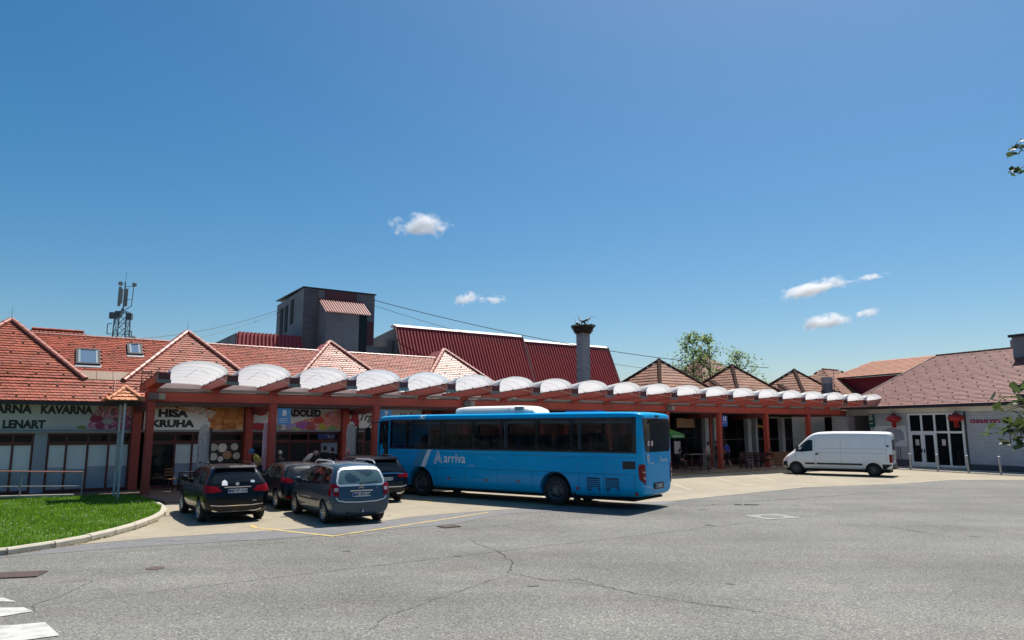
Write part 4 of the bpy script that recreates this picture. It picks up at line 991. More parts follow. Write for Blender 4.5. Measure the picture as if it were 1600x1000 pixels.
# ------------------------------------------------------------------ small hip roof and house roofs behind
def gable_house(name, label, loc, rz, lx, ly, ze, zr, matl, wall, hip=0.0, tiles=None, th=.3):
    t = thing(name, label, "house", loc, rz)
    q = MB(); q.box(-lx / 2 + .3, lx / 2 - .3, -ly / 2 + .3, ly / 2 - .3, 0, ze); q.build("wall", wall, t)
    q = MB(); h_ = zr - ze
    for sg in (-1, 1):
        ea = Vector((-sg, 0, 0)) if sg > 0 else Vector((1, 0, 0)); run = ly / 2; sl_ = math.hypot(run, h_); eb = Vector((0, -sg * run, h_)) / sl_
        tile_field(q, (0, sg * ly / 2, ze), ea, eb, [(-lx / 2, 0), (lx / 2, 0), (lx / 2 - hip, sl_), (-lx / 2 + hip, sl_)], tiles or .3, th, half=False, rnd=False)
    if hip > 0:
        for sg in (-1, 1):
            ea = Vector((0, sg, 0)); sl_ = math.hypot(hip, h_); eb = Vector((-sg * hip, 0, h_)) / sl_
            tile_field(q, (sg * lx / 2, 0, ze), ea, eb, [(-ly / 2, 0), (ly / 2, 0), (.01, sl_), (-.01, sl_)], tiles or .3, th, half=False, rnd=False)
    tag(q.build("roof_tiles", matl, t), kind='stuff')
    tile_line(t, (-lx / 2 + hip, 0, zr + .02), (lx / 2 - hip, 0, zr + .02), .11, .4, matl, stuff=True)
    return t
M_wall_p = pm("pale_render", (.5, .46, .38), .9)
gable_house("rear_house", "small hipped red tile roof peeping over the bakery ridge on the left", Lw(-3.1, 14.6), LROT, 6.4, 5.2, 5.4, 7.95, M_tile, M_wall_p, hip=2.0, tiles=.2, th=.18)

# ------------------------------------------------------------------ four pointed tile roofs at the cafe end
def hip_lines(par, s_, q_, half, ze, za, matl):
    for sx in (-1, 1):
        for sy in (-1, 1): tile_line(par, (s_ + sx * half, q_ + sy * half, ze + .03), (s_ + sx * .05, q_ + sy * .05, za + .03), .13, .42, matl, name="hip_tile", stuff=sy > 0)
M_hip_p = pm("dark_hip_tile", (.045, .022, .016), .85, var=.3, spec=.1)
cafe = thing("cafe_building", "low café building with pointed brown tile roofs at the canopy's far end", "building", LA, LROT)
for s_ in (34, 42, 50):
    half, ze, za, qc = 4.6, 3.72, 7.55, 6.9 - .9
    rf = node("pointed_roof", cafe); q = MB(); sl_ = math.hypot(half, za - ze)
    for ea, c in (((1, 0, 0), (s_, qc - half, ze)), ((0, -1, 0), (s_ - half, qc, ze)), ((0, 1, 0), (s_ + half, qc, ze)), ((-1, 0, 0), (s_, qc + half, ze))):
        ea = Vector(ea); inn = Vector((-ea.y, ea.x, 0)); eb = (inn * half + Vector((0, 0, za - ze))) / sl_
        tile_field(q, c, ea, eb, [(-half, 0), (half, 0), (.01, sl_), (-.01, sl_)], .30, .345, half=False, rnd=False, lift=.05, thick=.035)
    tag(q.build("roof_tiles", M_tile_p, rf), kind='stuff')
    hip_lines(rf, s_, qc, half, ze, za, M_hip_p)
    q = MB(); q.lathe([(.16, 0), (.18, .1), (.05, .2)], 10, M=Matrix.Translation((s_, qc, za))); q.build("peak_cap", M_hip_p, rf)
for s_ in (37.7, 45.7):   # light metal dormer cheeks between the roofs
    q = MB(); q.prism([(s_, 2.6, 4.7), (s_ + .0, 4.6, 4.9), (s_, 4.6, 6.1)], (.5, 0, 0)); q.build("vent_dormer", M_zinc, cafe)
    q = MB(); q.prism([(s_ - .06, 2.45, 4.75), (s_ - .06, 4.62, 6.25), (s_ - .06, 4.62, 6.14), (s_ - .06, 2.55, 4.68)], (.62, 0, 0)); q.build("dormer_roof", M_hip_p, cafe)
q = MB(); q.tube((50.9, 3.6, 4.5), (50.9, 3.6, 6.35), .42, .42, 16); q.build("flue_pipe", pm("blue_grey_flue", (.13, .15, .18), .5, .3), cafe)
q = MB(); q.lathe([(.44, 0), (.46, .35), (.44, .5)], 16, M=Matrix.Translation((50.9, 3.6, 6.36))); q.build("flue_cap", M_grey, cafe)
q = MB(); q.tube((51.6, 3.4, 5), (51.6, 3.4, 7.4), .02); q.build("aerial", M_dark, cafe)
# front of the cafe
M_pier = brick_mat("grey_brick_pier", (.52, .52, .53), (.45, .45, .46), (.26, .26, .265), .30, .085, .012, axis='SUM')
M_pier2 = brick_mat("light_grey_brick", (.54, .545, .57), (.48, .485, .51), (.33, .335, .355), .32, .115, .018, axis='XZ', bump=.8)
for s_, w_ in ((35.05, .36), (35.95, .36), (39.55, .40), (40.35, .2), (43.45, .34)):
    q = MB(); q.box(s_ - w_ / 2, s_ + w_ / 2, 2.65, 3.0, .08, 3.42); q.build("brick_pier", M_pier, cafe)
q = MB(); q.box(35.42, 35.58, 2.72, 2.95, .08, 3.4); q.build("red_post", M_red, cafe)
q = MB()
for a, b in ((34.6, 36.2), (39.0, 40.8), (41.5, 44.4)): q.box(a, b, 2.5, 3.1, 3.43, 3.52)
q.build("pier_cap", M_kerb, cafe)
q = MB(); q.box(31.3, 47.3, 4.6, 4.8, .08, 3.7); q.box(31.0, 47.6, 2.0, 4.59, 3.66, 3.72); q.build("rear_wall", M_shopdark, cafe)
M_burg = pm("burgundy_panel", (.075, .012, .018), .5, var=.2)
xs = [31.4, 32.6, 33.8, 35.0, 36.3, 37.6, 38.9, 40.4, 41.7, 43.0, 44.3, 45.6]
for a, b in zip(xs[:-1], xs[1:]):
    f = node("cafe_window", cafe, (0, 4.5, 0)); q = MB()
    for x in (a, b - .06): q.box(x, x + .06, 0, .08, .1, 3.5)
    q.box(a + .061, b - .061, 0, .08, 1.95, 2.02); q.box(a + .061, b - .061, 0, .08, .1, .16); q.build("frame", M_dark, f)
    q = MB(); q.box(a + .05, b - .05, .03, .05, .5, 3.5); q.build("pane", M_glass, f)
    q = MB(); q.box(a + .05, b - .05, .02, .06, .16, .49); q.build("kick_panel", M_burg, f)
q = MB(); q.bar((36.2, 3.2, 1.88), (46, 3.2, 1.88), .03, .03); q.build("wire_line", M_grey, cafe)
# signs and posters on the cafe
t = thing("orange_cafe_sign", "orange and cream sign board hanging in the dark café front", "sign", Lw(33.0, 3.5), LROT)
q = MB(); q.box(0, 1.75, 0, .06, 2.72, 3.36); q.build("board", ramp_mat("orange_print", [(.4, (.42, .33, .22)), (.5, (.5, .22, .08)), (.6, (.45, .36, .26))], 2.5), t)
t = thing("yellow_bar_sign", "yellow mug and lettering signs hung behind a red column of the café", "sign", Lw(40.9, 3.6), LROT)
M_yel = pm("yellow_sign", (.55, .36, .06), .5)
for x, z, w_, h_ in ((0, 2.75, .36, .5), (.75, 2.75, .5, .18), (1.15, 2.68, .62, .22), (1.5, 2.38, .2, .24)):
    q = MB(); q.prism([(px_, 0, pz) for px_, pz in blob_pts(x + w_ / 2, z + h_ / 2, w_ / 2, h_ / 2, 12, .12, int(x * 9))], (0, .04, 0)); q.build("letter_shape", M_yel, t)
M_post_y = ramp_mat("yellow_black_poster", [(.42, (.015, .015, .012)), (.5, (.42, .30, .08)), (.56, (.02, .02, .02)), (.66, (.4, .4, .35))], 4)
for s_, lab in ((37.9, "yellow and black poster beside the man in the blue shirt"), (41.15, "yellow and black poster between grey pier and red column")):
    t = thing("event_poster", lab, "poster", Lw(s_, 4.42), LROT, "posters on the café glass"); q = MB(); q.box(0, .8, 0, .01, 1.0, 1.85); q.build("paper", M_post_y, t)

# ------------------------------------------------------------------ restaurant building on the right
rest = thing("restaurant_building", "light grey brick restaurant with big pinkish tile roof and white glazed entrance", "building", RA, RROT)
zE, eS, pit = 4.20, -.62, (8.09 - 4.2) / (5.8 + .62)
def wall_piece(a0, a1, z0, z1, m_=None): q = MB(); q.box(a0, a1, 0, .3, z0, z1); q.build("brick_wall", m_ or M_pier2, rest)
wall_piece(-3.08, .02, .55, 4.0); wall_piece(.02, 3.86, 3.70, 4.0); wall_piece(3.86, 12.0, .42, 4.0)
wall_piece(-6.5, -5.2, .42, 3.62); wall_piece(-5.2, -3.08, 3.62, 4.0)
q = MB(); q.box(-9, -3.08, .35, .6, 0, 4.0) if False else q.box(-5.19, -3.09, .9, 1.0, 0, 3.6); q.build("recess_wall", M_shopdark, rest)
q = MB(); q.box(-3.08, .02, -.03, .3, 0, .545); q.box(3.86, 12, -.03, .3, 0, .415); q.build("plinth", pm("dark_plinth", (.085, .085, .10), .85, var=.15), rest)
q = MB(); q.box(-6.5, 12, -.6, .3, 4.002, 4.06); q.box(-3.1, 12, -.10, -.005, 3.74, 4.0); q.build("soffit", pm("cream_soffit", (.66, .63, .56), .8), rest)
q = MB(); q.box(-4.4, 12, -.72, -.60, 4.02, 4.20); q.build("gutter", M_dark, rest)
ebr = Vector((0, 1, pit)); Lr = 6.42 * ebr.length; ebr.normalize()
q = MB()
# left edge climbs from the eaves to the ridge end
def a_edge(b): return -5.2 + (-1.53 + 5.2) * b / Lr
tile_field(q, (0, eS, zE), (1, 0, 0), ebr, [(-5.2, 0), (13.5, 0), (13.5, Lr), (-1.53, Lr)], .2, .175, rnd='flat')
tag(q.build("roof_tiles", M_tile_r, rest), kind='stuff')
q = MB(); q.add([(-1.53, 5.8, 8.08), (13.5, 5.8, 8.08), (13.5, 12.2, 4.2), (-1.53, 12.2, 4.2)], [(0, 1, 2, 3)]); q.add([(-5.2, eS, 4.19), (-1.53, 5.8, 8.07), (-1.53, 12.2, 4.2)], [(0, 1, 2)]); q.build("rear_roof", M_tile_r, rest)
tile_line(rest, (-1.6, 5.8, 8.08), (13.5, 5.8, 8.08), .12, .4, M_hip_p, stuff=True)
q = MB(); q.bar((-5.2, eS, 4.24), (-1.53, 5.8, 8.14), .10, .06); q.build("verge_strip", pm("pale_verge", (.6, .45, .36), .5), rest)
q = MB(); hooks(q, (0, eS, zE), (1, 0, 0), tuple(ebr), [(-5.2, 0), (13.5, 0), (13.5, Lr), (-1.53, Lr)], 1.0, .62, .045); tag(q.build("snow_hooks", bpy.data.materials["rusty_hook"], rest), kind='stuff')
chm = node("chimney_stack", rest)
q = MB(); q.box(4.75, 5.6, 4.4, 5.3, 6.8, 8.65); q.build("stack", M_conc, chm)
q = MB(); q.box(4.6, 5.75, 4.25, 5.45, 8.652, 8.82); q.build("cap_slab", M_dark, chm)
q = MB(); q.box(3.3, 5.0, 6.6, 7.6, 7.2, 8.75); q.build("vent_box", M_zinc, rest)
# entrance screen
ent = node("entrance_screen", rest, (0, -.02, 0)); xs = [.04, .97, 1.92, 2.85, 3.84]
q = MB()
for i, x in enumerate(xs): q.box(x - .065, x + .065, 0, .14, .14, 3.68)
for a, b in zip(xs[:-1], xs[1:]):
    q.box(a + .066, b - .066, 0, .14, 3.56, 3.68); q.box(a + .066, b - .066, 0, .14, 2.34, 2.48); q.box(a + .066, b - .066, 0, .14, .14, .28)
q.build("frame", M_white, ent)
for i, (a, b) in enumerate(zip(xs[:-1], xs[1:])):
    q = MB(); q.box(a + .06, b - .06, .05, .07, 2.47, 3.57); q.build("pane", M_glass, ent)
    if i < 2:
        d = node("door", ent); q = MB()
        q.box(a + .067, a + .15, .01, .11, .29, 2.33); q.box(b - .15, b - .067, .01, .11, .29, 2.33); q.box(a + .151, b - .151, .01, .11, 2.23, 2.33); q.box(a + .151, b - .151, .01, .11, .29, .42); q.build("leaf_frame", M_white, d)
        q = MB(); q.box(a + .14, b - .14, .05, .07, .41, 2.24); q.build("pane", M_glass, d)
        q = MB(); q.box((b if i == 0 else a) - .03 + (-.08 if i == 0 else .10), (b if i == 0 else a) + (-.06 if i == 0 else .12), -.05, .01, 1.05, 1.3); q.build("handle", M_dark, d)
    else:
        q = MB(); q.box(a + .06, b - .06, .05, .07, .27, 2.35); q.build("pane", M_glass, ent)
q = MB(); q.box(-.1, 3.95, -.5, -.05, 0, .12); q.build("step", M_kerb, rest)
q = MB(); q.tube((4.05, -.06, 0), (4.05, -.06, 3.74), .045); q.build("downpipe", M_dark, rest)
q = MB(); q.box(-3.9, -.1, -.45, -.06, 0.5, 1.46) if False else q.tube((-.95, -.03, .55), (-.95, -.03, 1.4), .02); q.tube((-.75, -.03, .55), (-.75, -.03, 1.4), .02); q.build("conduit", M_dark, rest)
f = node("side_window", rest)
q = MB(); q.box(-7.3, -6.55, .1, .16, .9, 3.55); q.build("frame", M_dark, f); q = MB(); q.box(-7.2, -6.65, .06, .098, 1.0, 3.45); q.build("pane", M_glass, f)
# sheet notices in the doors
for a, z, lab in ((.42, 1.72, "white sheet of paper taped inside the left glass door"), (2.32, 1.75, "white sheet of paper taped inside the third glass bay")):
    t = thing("paper_notice", lab, "notice", Rw(a, -.035), RROT, "papers on the entrance glass"); q = MB(); q.box(0, .26, .05, .056, z - .2, z + .2); q.build("paper", pm("notice_paper", (.6, .55, .55), .7), t)
# red letters
t = thing("restaurant_lettering", "red capital letters fixed to the grey brick wall right of the second lantern", "sign", Rw(4.35, -.03), RROT)
M_redl = pm("red_letter", (.38, .04, .10), .5)
x = 0
for ch_ in "CHOUSVEV":
    lettering(ch_, .30, M_redl, t, FR(x, .0, 2.99), name="letter", bold=.014, ext=.02, sx=1.1); x += .245
# white map board, green sign, posters
t = thing("map_board", "white board with a faded bluish map between the van and the entrance", "board", Rw(-2.75, -.06), RROT)
q = MB(); q.box(0, 2.55, 0, .05, 1.46, 2.86); q.build("board", pm("off_white_board", (.66, .67, .70), .6, var=.06), t)
sheet_on(t, 0, 0, 0, 0, ramp_mat("map_print", [(.4, (.30, .31, .38)), (.5, (.40, .41, .46)), (.6, (.22, .23, .30))], 3), "map", -.004, blob_pts(1.35, 2.15, 1.0, .55, 16, .18, 5))
t = thing("green_sign", "narrow dark green sign with pale lines at the corner of the brick recess", "sign", Rw(-3.05, -.16), RROT)
q = MB(); q.box(0, .42, 0, .12, 2.75, 3.66); q.build("panel", pm("green_panel", (.012, .085, .07), .5), t)
q = MB()
for z in (3.55, 3.42, 3.29, 3.0): q.box(.06, .34, -.006, -.001, z, z + .05)
q.build("print_lines", M_signw, t)
t = thing("hair_poster", "wall picture with two red haired heads above the white van", "poster", Rw(-5.9, -.02), RROT)
q = MB(); q.box(0, 1.6, -.02, .005, 1.2, 2.45); q.build("paper", pm("poster_grey", (.30, .28, .27), .7), t)
for k, x in enumerate((.4, 1.15)):
    sheet_on(t, 0, 0, 0, 0, pm("hair_print", (.10, .012, .014), .6), "hair", -.026, blob_pts(x, 1.95, .3, .28, 16, .06, k)); sheet_on(t, 0, 0, 0, 0, pm("face_print", (.5, .38, .33), .6), "face", -.032, blob_pts(x + .03, 1.85, .2, .24, 14, .04, k + 4))
# red lanterns
M_lan = pm("red_lantern_silk", (.42, .02, .022), .6, var=.1, vs=8)
for a, lab in ((-.78, "red round lantern with fringe left of the white entrance"), (3.72, "red round lantern with fringe right of the white entrance")):
    t = thing("red_lantern", lab, "lantern", (*Rw(a, -.42)[:2], 3.33), RROT, "red lanterns under the eaves")
    q = MB(); n_ = 14
    prof = [(.14, .25)] + [(.14 + .33 * math.sin(math.pi * k / 8) ** .8, .24 - .48 * k / 8) for k in range(1, 8)] + [(.14, -.24)]
    vs = []
    for i, (r_, z) in enumerate(prof):
        for k in range(28): rr_ = r_ * (1 + (.03 if k % 2 else -.02)); vs.append((rr_ * math.cos(6.2832 * k / 28), rr_ * math.sin(6.2832 * k / 28), z))
    fs = [(i * 28 + k, i * 28 + (k + 1) % 28, (i + 1) * 28 + (k + 1) % 28, (i + 1) * 28 + k) for i in range(len(prof) - 1) for k in range(28)]
    q.add(vs, fs + [tuple(range(28)), tuple(range((len(prof) - 1) * 28, len(prof) * 28))[::-1]]); q.build("lantern_body", M_lan, t, True)
    q = MB(); q.lathe([(.17, .24), (.17, .31), (.05, .33), (.05, .42)], 12); q.tube((0, 0, .4), (0, 0, .70), .008); q.build("cap", M_dark, t)
    q = MB()
    for k in range(16): aa = 6.283 * k / 16; q.tube((.11 * math.cos(aa), .11 * math.sin(aa), -.24), (.13 * math.cos(aa), .13 * math.sin(aa), -.62), .02, .012, 4)
    q.build("fringe", M_lan, t)
# kerbed path and bollards in front of the restaurant
path = [Rw(-7.0, .3)[:2], Rw(12, .3)[:2], Rw(12, -2.6)[:2], Rw(3.0, -2.6)[:2], Rw(-1.0, -2.6)[:2], Rw(-5.2, -2.6)[:2]]
mb = MB(); mb.prism([(x, y, -.3) for x, y in path], (0, 0, .37)); tag(mb.build("restaurant_path", pm("pale_path", (.36, .33, .28), .85, var=.15)), kind='structure')
kerb_run("path_kerb", [Rw(-5.2, -2.69)[:2], Rw(12, -2.69)[:2]], .15, -.2, .085, M_kerb, 1.0)
for i, (a, tilt, lab) in enumerate(((1.75, 2, "grey steel bollard in front of the left glass door"), (3.62, 2.5, "grey steel bollard in front of the right entrance pane"), (5.55, 3, "grey steel bollard just right of the entrance by the downpipe"), (7.45, 3.5, "rightmost grey steel bollard before the plain brick wall"))):
    t = thing("bollard", lab, "bollard", (*Rw(a, -2.38)[:2], .07), 0, "bollards by the restaurant kerb"); t.rotation_euler = (R(-1), R(-tilt * .6), 0)
    q = MB(); q.lathe([(.055, 0), (.055, .92), (.05, .95)], 14); q.build("post", pm("weathered_steel", (.40, .38, .36), .5, .2) if i == 0 else bpy.data.materials["weathered_steel"], t)
    q = MB(); q.lathe([(.058, .951), (.058, .97), (.03, .99)], 14); q.build("cap", M_white, t)
    q = MB(); q.lathe([(.09, .0), (.09, .015), (.06, .02)], 14); q.build("foot_plate", M_dark, t)

# orange-roofed hall behind the restaurant
hall = thing("orange_roof_hall", "hall with orange roof and dark red wall behind the restaurant roof", "building", RA, RROT)
q = MB(); sl_ = math.hypot(3, 1.6); tile_field(q, (0, 10, 7.38), (1, 0, 0), Vector((0, 3, 1.55)).normalized(), [(-15.6, 0), (8, 0), (8, sl_), (-16.6 + 3.6, sl_)], .3, .3, half=False, rnd=False)
tag(q.build("roof_tiles", pm("orange_brown_tile", (.36, .13, .065), .7, var=.1, island=.15), hall), kind='stuff')
q = MB(); q.box(-15.3, 8, 10.5, 16, 0, 7.3); q.build("wall", pm("deep_red_render", (.20, .012, .03), .7, var=.15), hall)
q = MB(); q.box(-15.65, 8, 9.9, 10.0, 7.27, 7.36); q.build("eaves_board", M_dark, hall)
gable_house("far_house", "distant house with pinkish pyramid roof half hidden behind the leafy tree", (22.6, 84, 0), R(25), 9, 9, 7.2, 11.3, M_tile_r, M_wall_p, hip=4.4, tiles=.3)
gable_house("side_house", "low dark red hipped roof just right of the church roof end", Lw(52, 26), LROT, 7, 6, 6.0, 8.6, pm("dull_red_tile", (.16, .045, .04), .8), M_wall_p, hip=2.2)
gable_house("row_house", "low brown hipped roof between the last pointed roof and the orange hall", Lw(60, 9), LROT, 9, 8, 5.4, 8.3, M_tile_p, M_wall_p, hip=3.2)
# ------------------------------------------------------------------ vehicles: lofted bodies, fitted panels
def loft_body(name, st, arches, sub=2, cuts=()):
    """st: stations (x, zb, zbelt, ztop, w_sill, w_mid, w_belt, w_roof); arches: (x, z, r). Returns a mesh in vehicle space (x forward, y left)."""
    vs, fs = [], []; n = 16
    for (x, zb, zl, zt, ws, wm, wb, wr) in st:
        h_ = zt - zl
        half = [(0, zb), (ws * .8, zb), (ws, zb + .07), (wm, zb + (zl - zb) * .55), (wb, zl), (wb * .42 + wr * .58, zl + h_ * .52), (wr, zt - h_ * .10), (wr * .8, zt - .008), (0, zt + .015)]
        ring = half + [(-y, z) for y, z in half[-2:0:-1]]
        vs += [(x, y, z) for y, z in ring]
    for k in range(len(st) - 1):
        for i in range(n): fs.append((k * n + i, (k + 1) * n + i, (k + 1) * n + (i + 1) % n, k * n + (i + 1) % n))
    fs += [tuple(range(n)), tuple(range((len(st) - 1) * n, len(st) * n))[::-1]]
    me = bpy.data.meshes.new(name); me.from_pydata(vs, [], fs); me.update()
    bm = bmesh.new(); bm.from_mesh(me); bmesh.ops.recalc_face_normals(bm, faces=bm.faces[:]); bm.to_mesh(me); bm.free()
    o = bpy.data.objects.new(name, me); COL.objects.link(o)
    if sub: md = o.modifiers.new("s", 'SUBSURF'); md.levels = md.render_levels = sub
    tmp = []
    def cut(c):
        co_ = bpy.data.objects.new("cutter", c); COL.objects.link(co_); tmp.append(co_)
        b = o.modifiers.new("b", 'BOOLEAN'); b.operation = 'DIFFERENCE'; b.solver = 'EXACT'; b.object = co_
    for (x, z, r_) in arches:
        for sy in (-1, 1):
            q = MB(); q.lathe([(r_, -.30), (r_, .4)], 36, M=Matrix.Translation((x, sy * .95 if st[len(st) // 2][5] < 1.1 else sy * 1.2, z)) @ Matrix.Rotation(R(90), 4, 'X'))
            c = q.mesh("cutter", []); bm = bmesh.new(); bm.from_mesh(c); bmesh.ops.recalc_face_normals(bm, faces=bm.faces[:]); bm.to_mesh(c); bm.free(); cut(c)
    for (x0, x1, y0, y1, z0, z1) in cuts:
        q = MB(); q.box(x0, x1, y0, y1, z0, z1); c = q.mesh("cutter", []); bm = bmesh.new(); bm.from_mesh(c); bmesh.ops.recalc_face_normals(bm, faces=bm.faces[:]); bm.to_mesh(c); bm.free(); cut(c)
    bpy.context.view_layer.update()
    res = bpy.data.meshes.new_from_object(o.evaluated_get(bpy.context.evaluated_depsgraph_get()))
    for t_ in tmp: bpy.data.objects.remove(t_)
    bpy.data.objects.remove(o); res.name = name; res.materials.clear()
    res.polygons.foreach_set('use_smooth', [True] * len(res.polygons))
    try: res.set_sharp_from_angle(angle=R(38))
    except Exception: pass
    return res

def bvh_of(me):
    bm = bmesh.new(); bm.from_mesh(me); t = BVHTree.FromBMesh(bm); bm.free(); return t

def patch(name, bvh, pts, axis, matl, parent, off=.006, cuts=3, skirt=.02, smooth=True):
    """A panel with the outline pts laid onto the body. axis 'L' / 'R': (x, z) from the side; 'B' / 'F': (y, z) from behind / in front; 'T': (x, y) from above."""
    bm = bmesh.new(); vv = [bm.verts.new((p[0], p[1], 0)) for p in pts]; f = bm.faces.new(vv)
    bmesh.ops.triangulate(bm, faces=[f])
    for _ in range(cuts): bmesh.ops.subdivide_edges(bm, edges=[e for e in bm.edges if e.calc_length() > .07], cuts=1)
    bmesh.ops.triangulate(bm, faces=bm.faces[:])
    dirs = {'L': Vector((0, -1, 0)), 'R': Vector((0, 1, 0)), 'B': Vector((1, 0, 0)), 'F': Vector((-1, 0, 0)), 'T': Vector((0, 0, -1))}[axis]
    last = None; miss = []
    for v in bm.verts:
        a, b = v.co.x, v.co.y
        o = {'L': (a, 5, b), 'R': (a, -5, b), 'B': (-12, a, b), 'F': (25, a, b), 'T': (a, b, 9)}[axis]
        hit, nrm, _, _ = bvh.ray_cast(Vector(o), dirs)
        if hit is None: miss.append((v, Vector(o))); continue
        last = hit; v.co = hit - dirs * off + (nrm * off * .3 if nrm.dot(dirs) < 0 else Vector())
    for v, o in miss:
        h_, _, _, _ = bvh.find_nearest(o + dirs * (5 if axis in 'LR' else 12)); ref = last or Vector()
        k = {'L': 1, 'R': 1, 'B': 0, 'F': 0, 'T': 2}[axis]; c = o.copy(); c[k] = ref[k]; v.co = c
    bm.normal_update()
    avg = sum((f.normal for f in bm.faces), Vector())
    if avg.dot(dirs) > 0: bmesh.ops.reverse_faces(bm, faces=bm.faces[:])
    be = [e for e in bm.edges if e.is_boundary]
    r_ = bmesh.ops.extrude_edge_only(bm, edges=be)
    for g in r_['geom']:
        if isinstance(g, bmesh.types.BMVert): g.co += dirs * skirt
    me = bpy.data.meshes.new(name); bm.to_mesh(me); bm.free(); me.materials.append(matl)
    if smooth:
        me.polygons.foreach_set('use_smooth', [True] * len(me.polygons))
        try: me.set_sharp_from_angle(angle=R(40))
        except Exception: pass
    return link(name, me, parent)

def strip_pts(pts, wd):
    """thin outline round a polyline, for seams and trim"""
    P_ = [Vector((a, b)) for a, b in pts]; up, dn = [], []
    for i, p in enumerate(P_):
        d = (P_[min(i + 1, len(P_) - 1)] - P_[max(i - 1, 0)]).normalized(); nn = Vector((-d.y, d.x)) * wd / 2
        up.append(tuple(p + nn)); dn.append(tuple(p - nn))
    return up + dn[::-1]
def seam(name, bvh, pts, axis, matl, parent, wd=.012, off=.003):
    for a, b in zip(pts[:-1], pts[1:]): pass
    q = bmesh.new()
    dense = []
    for a, b in zip(pts[:-1], pts[1:]):
        n_ = max(1, int(math.dist(a, b) / .08)); dense += [(a[0] + (b[0] - a[0]) * i / n_, a[1] + (b[1] - a[1]) * i / n_) for i in range(n_)]
    dense.append(pts[-1]); s_ = strip_pts(dense, wd); n_ = len(dense)
    dirs = {'L': Vector((0, -1, 0)), 'R': Vector((0, 1, 0)), 'B': Vector((1, 0, 0)), 'T': Vector((0, 0, -1))}[axis]
    vs = []
    for a, b in s_:
        o = Vector({'L': (a, 5, b), 'R': (a, -5, b), 'B': (-12, a, b), 'T': (a, b, 9)}[axis]); hit = bvh.ray_cast(o, dirs)[0]
        vs.append(hit - dirs * off if hit else None)
    for i, v in enumerate(vs):
        if v is None: vs[i] = next((x for x in vs[i:] + vs[:i][::-1] if x is not None), Vector())
    mb = MB(); mb.add([tuple(v) for v in vs], [(i, i + 1, 2 * n_ - 2 - i, 2 * n_ - 1 - i) for i in range(n_ - 1)])
    q.free()
    return mb.build(name, matl, parent)

M_tyre = pm("tyre_rubber", (.018, .018, .019), .8, var=.25, vs=6)
M_alloy = pm("silver_alloy", (.42, .43, .45), .3, .85, var=.06)
M_steel_rim = pm("dull_steel_rim", (.13, .135, .145), .5, .5, var=.15)
M_well = pm("wheel_well_black", (.006, .006, .007), .9)
def wheel_meshes(r, wd, rim, spokes, rmat, key):
    q = MB(); ri = r * rim
    q.lathe([(ri, -wd / 2 + .01), (r * .93, -wd / 2), (r * .985, -wd / 2 + .03), (r, -wd * .2), (r, wd * .2), (r * .985, wd / 2 - .03), (r * .93, wd / 2), (ri, wd / 2 - .01)], 36, cap=False)
    ty = q.mesh(key + "tyre", M_tyre, True)
    q = MB(); q.lathe([(ri * 1.01, wd / 2 - .012), (ri * .95, wd / 2 - .004), (ri * .90, wd / 2 - .03), (ri * .88, 0)], 36, 0, cap=False)
    q.lathe([(ri * .88, .0), (.02, .0)], 30, 1, cap=False)
    q.lathe([(ri * .24, wd / 2 - .055), (ri * .22, wd / 2 - .02), (ri * .1, wd / 2 - .012), (.001, wd / 2 - .012)], 18, 0, cap=False)
    for i in range(spokes):
        a = 6.2832 * i / spokes; d = Vector((math.cos(a), math.sin(a), 0)); s_ = Vector((-math.sin(a), math.cos(a), 0)); w0, w1 = ri * (.13 if spokes < 8 else .07), ri * (.19 if spokes < 8 else .10)
        pts = [d * ri * .18 + s_ * w0, d * ri * .92 + s_ * w1, d * ri * .92 - s_ * w1, d * ri * .18 - s_ * w0]
        q.prism([(p.x, p.y, wd / 2 - .022) for p in pts], (0, 0, -.03), 0)
    rm = q.mesh(key + "rim", [rmat, M_well])
    return ty, rm
def put_wheel(parent, me, x, y, r, side, steer=0.0, spin=0.3):
    w_ = node("wheel", parent, (x, y, r)); w_.rotation_euler = (R(-90) if side > 0 else R(90), 0, R(steer)); w_.rotation_euler.rotate_axis('Z', spin)
    link("tyre", me[0], w_); link("rim", me[1], w_); return w_

def plate(parent, x, y, z, txt, tilt=0, w_=.52, h_=.11, eu=True):
    n_ = node("number_plate", parent, (x, y, z)); n_.rotation_euler = (0, R(tilt), 0)
    q = MB(); q.box(-.008, 0, -w_ / 2, w_ / 2, -h_ / 2, h_ / 2); q.build("plate", M_platew, n_)
    lettering(txt, h_ * .95, M_ink, n_, FR(-.0095, -.035, -h_ * .32, (0, -1, 0)), bold=.002, align='CENTER', ext=.001, sx=.98)
    q = MB(); q.box(-.0105, -.0085, w_ / 2 - .06, w_ / 2 - .008, -h_ / 2 + .008, h_ / 2 - .008); q.build("blue_band", M_blue_dk, n_)
    return n_
M_platew = pm("plate_white", (.62, .64, .64), .4, var=.04)
M_tail = glass_mat("red_tail_lamp", (.22, .002, .006), 0, .12, .3)
M_tail_w = glass_mat("pale_lamp_lens", (.55, .40, .40), 0, .08, .7)
M_chrome = pm("bright_chrome", (.62, .62, .66), .14, 1.0, var=.02)
M_blacktrim = pm("black_trim", (.014, .014, .015), .45, var=.1)
M_glassb = glass_mat("car_glass", (.010, .014, .017), 0, .03, .5)
M_glass_t = glass_mat("sky_tinted_rear_glass", (.085, .15, .16), 0, .06, .8)  # the sky's teal reflection is put into the base colour

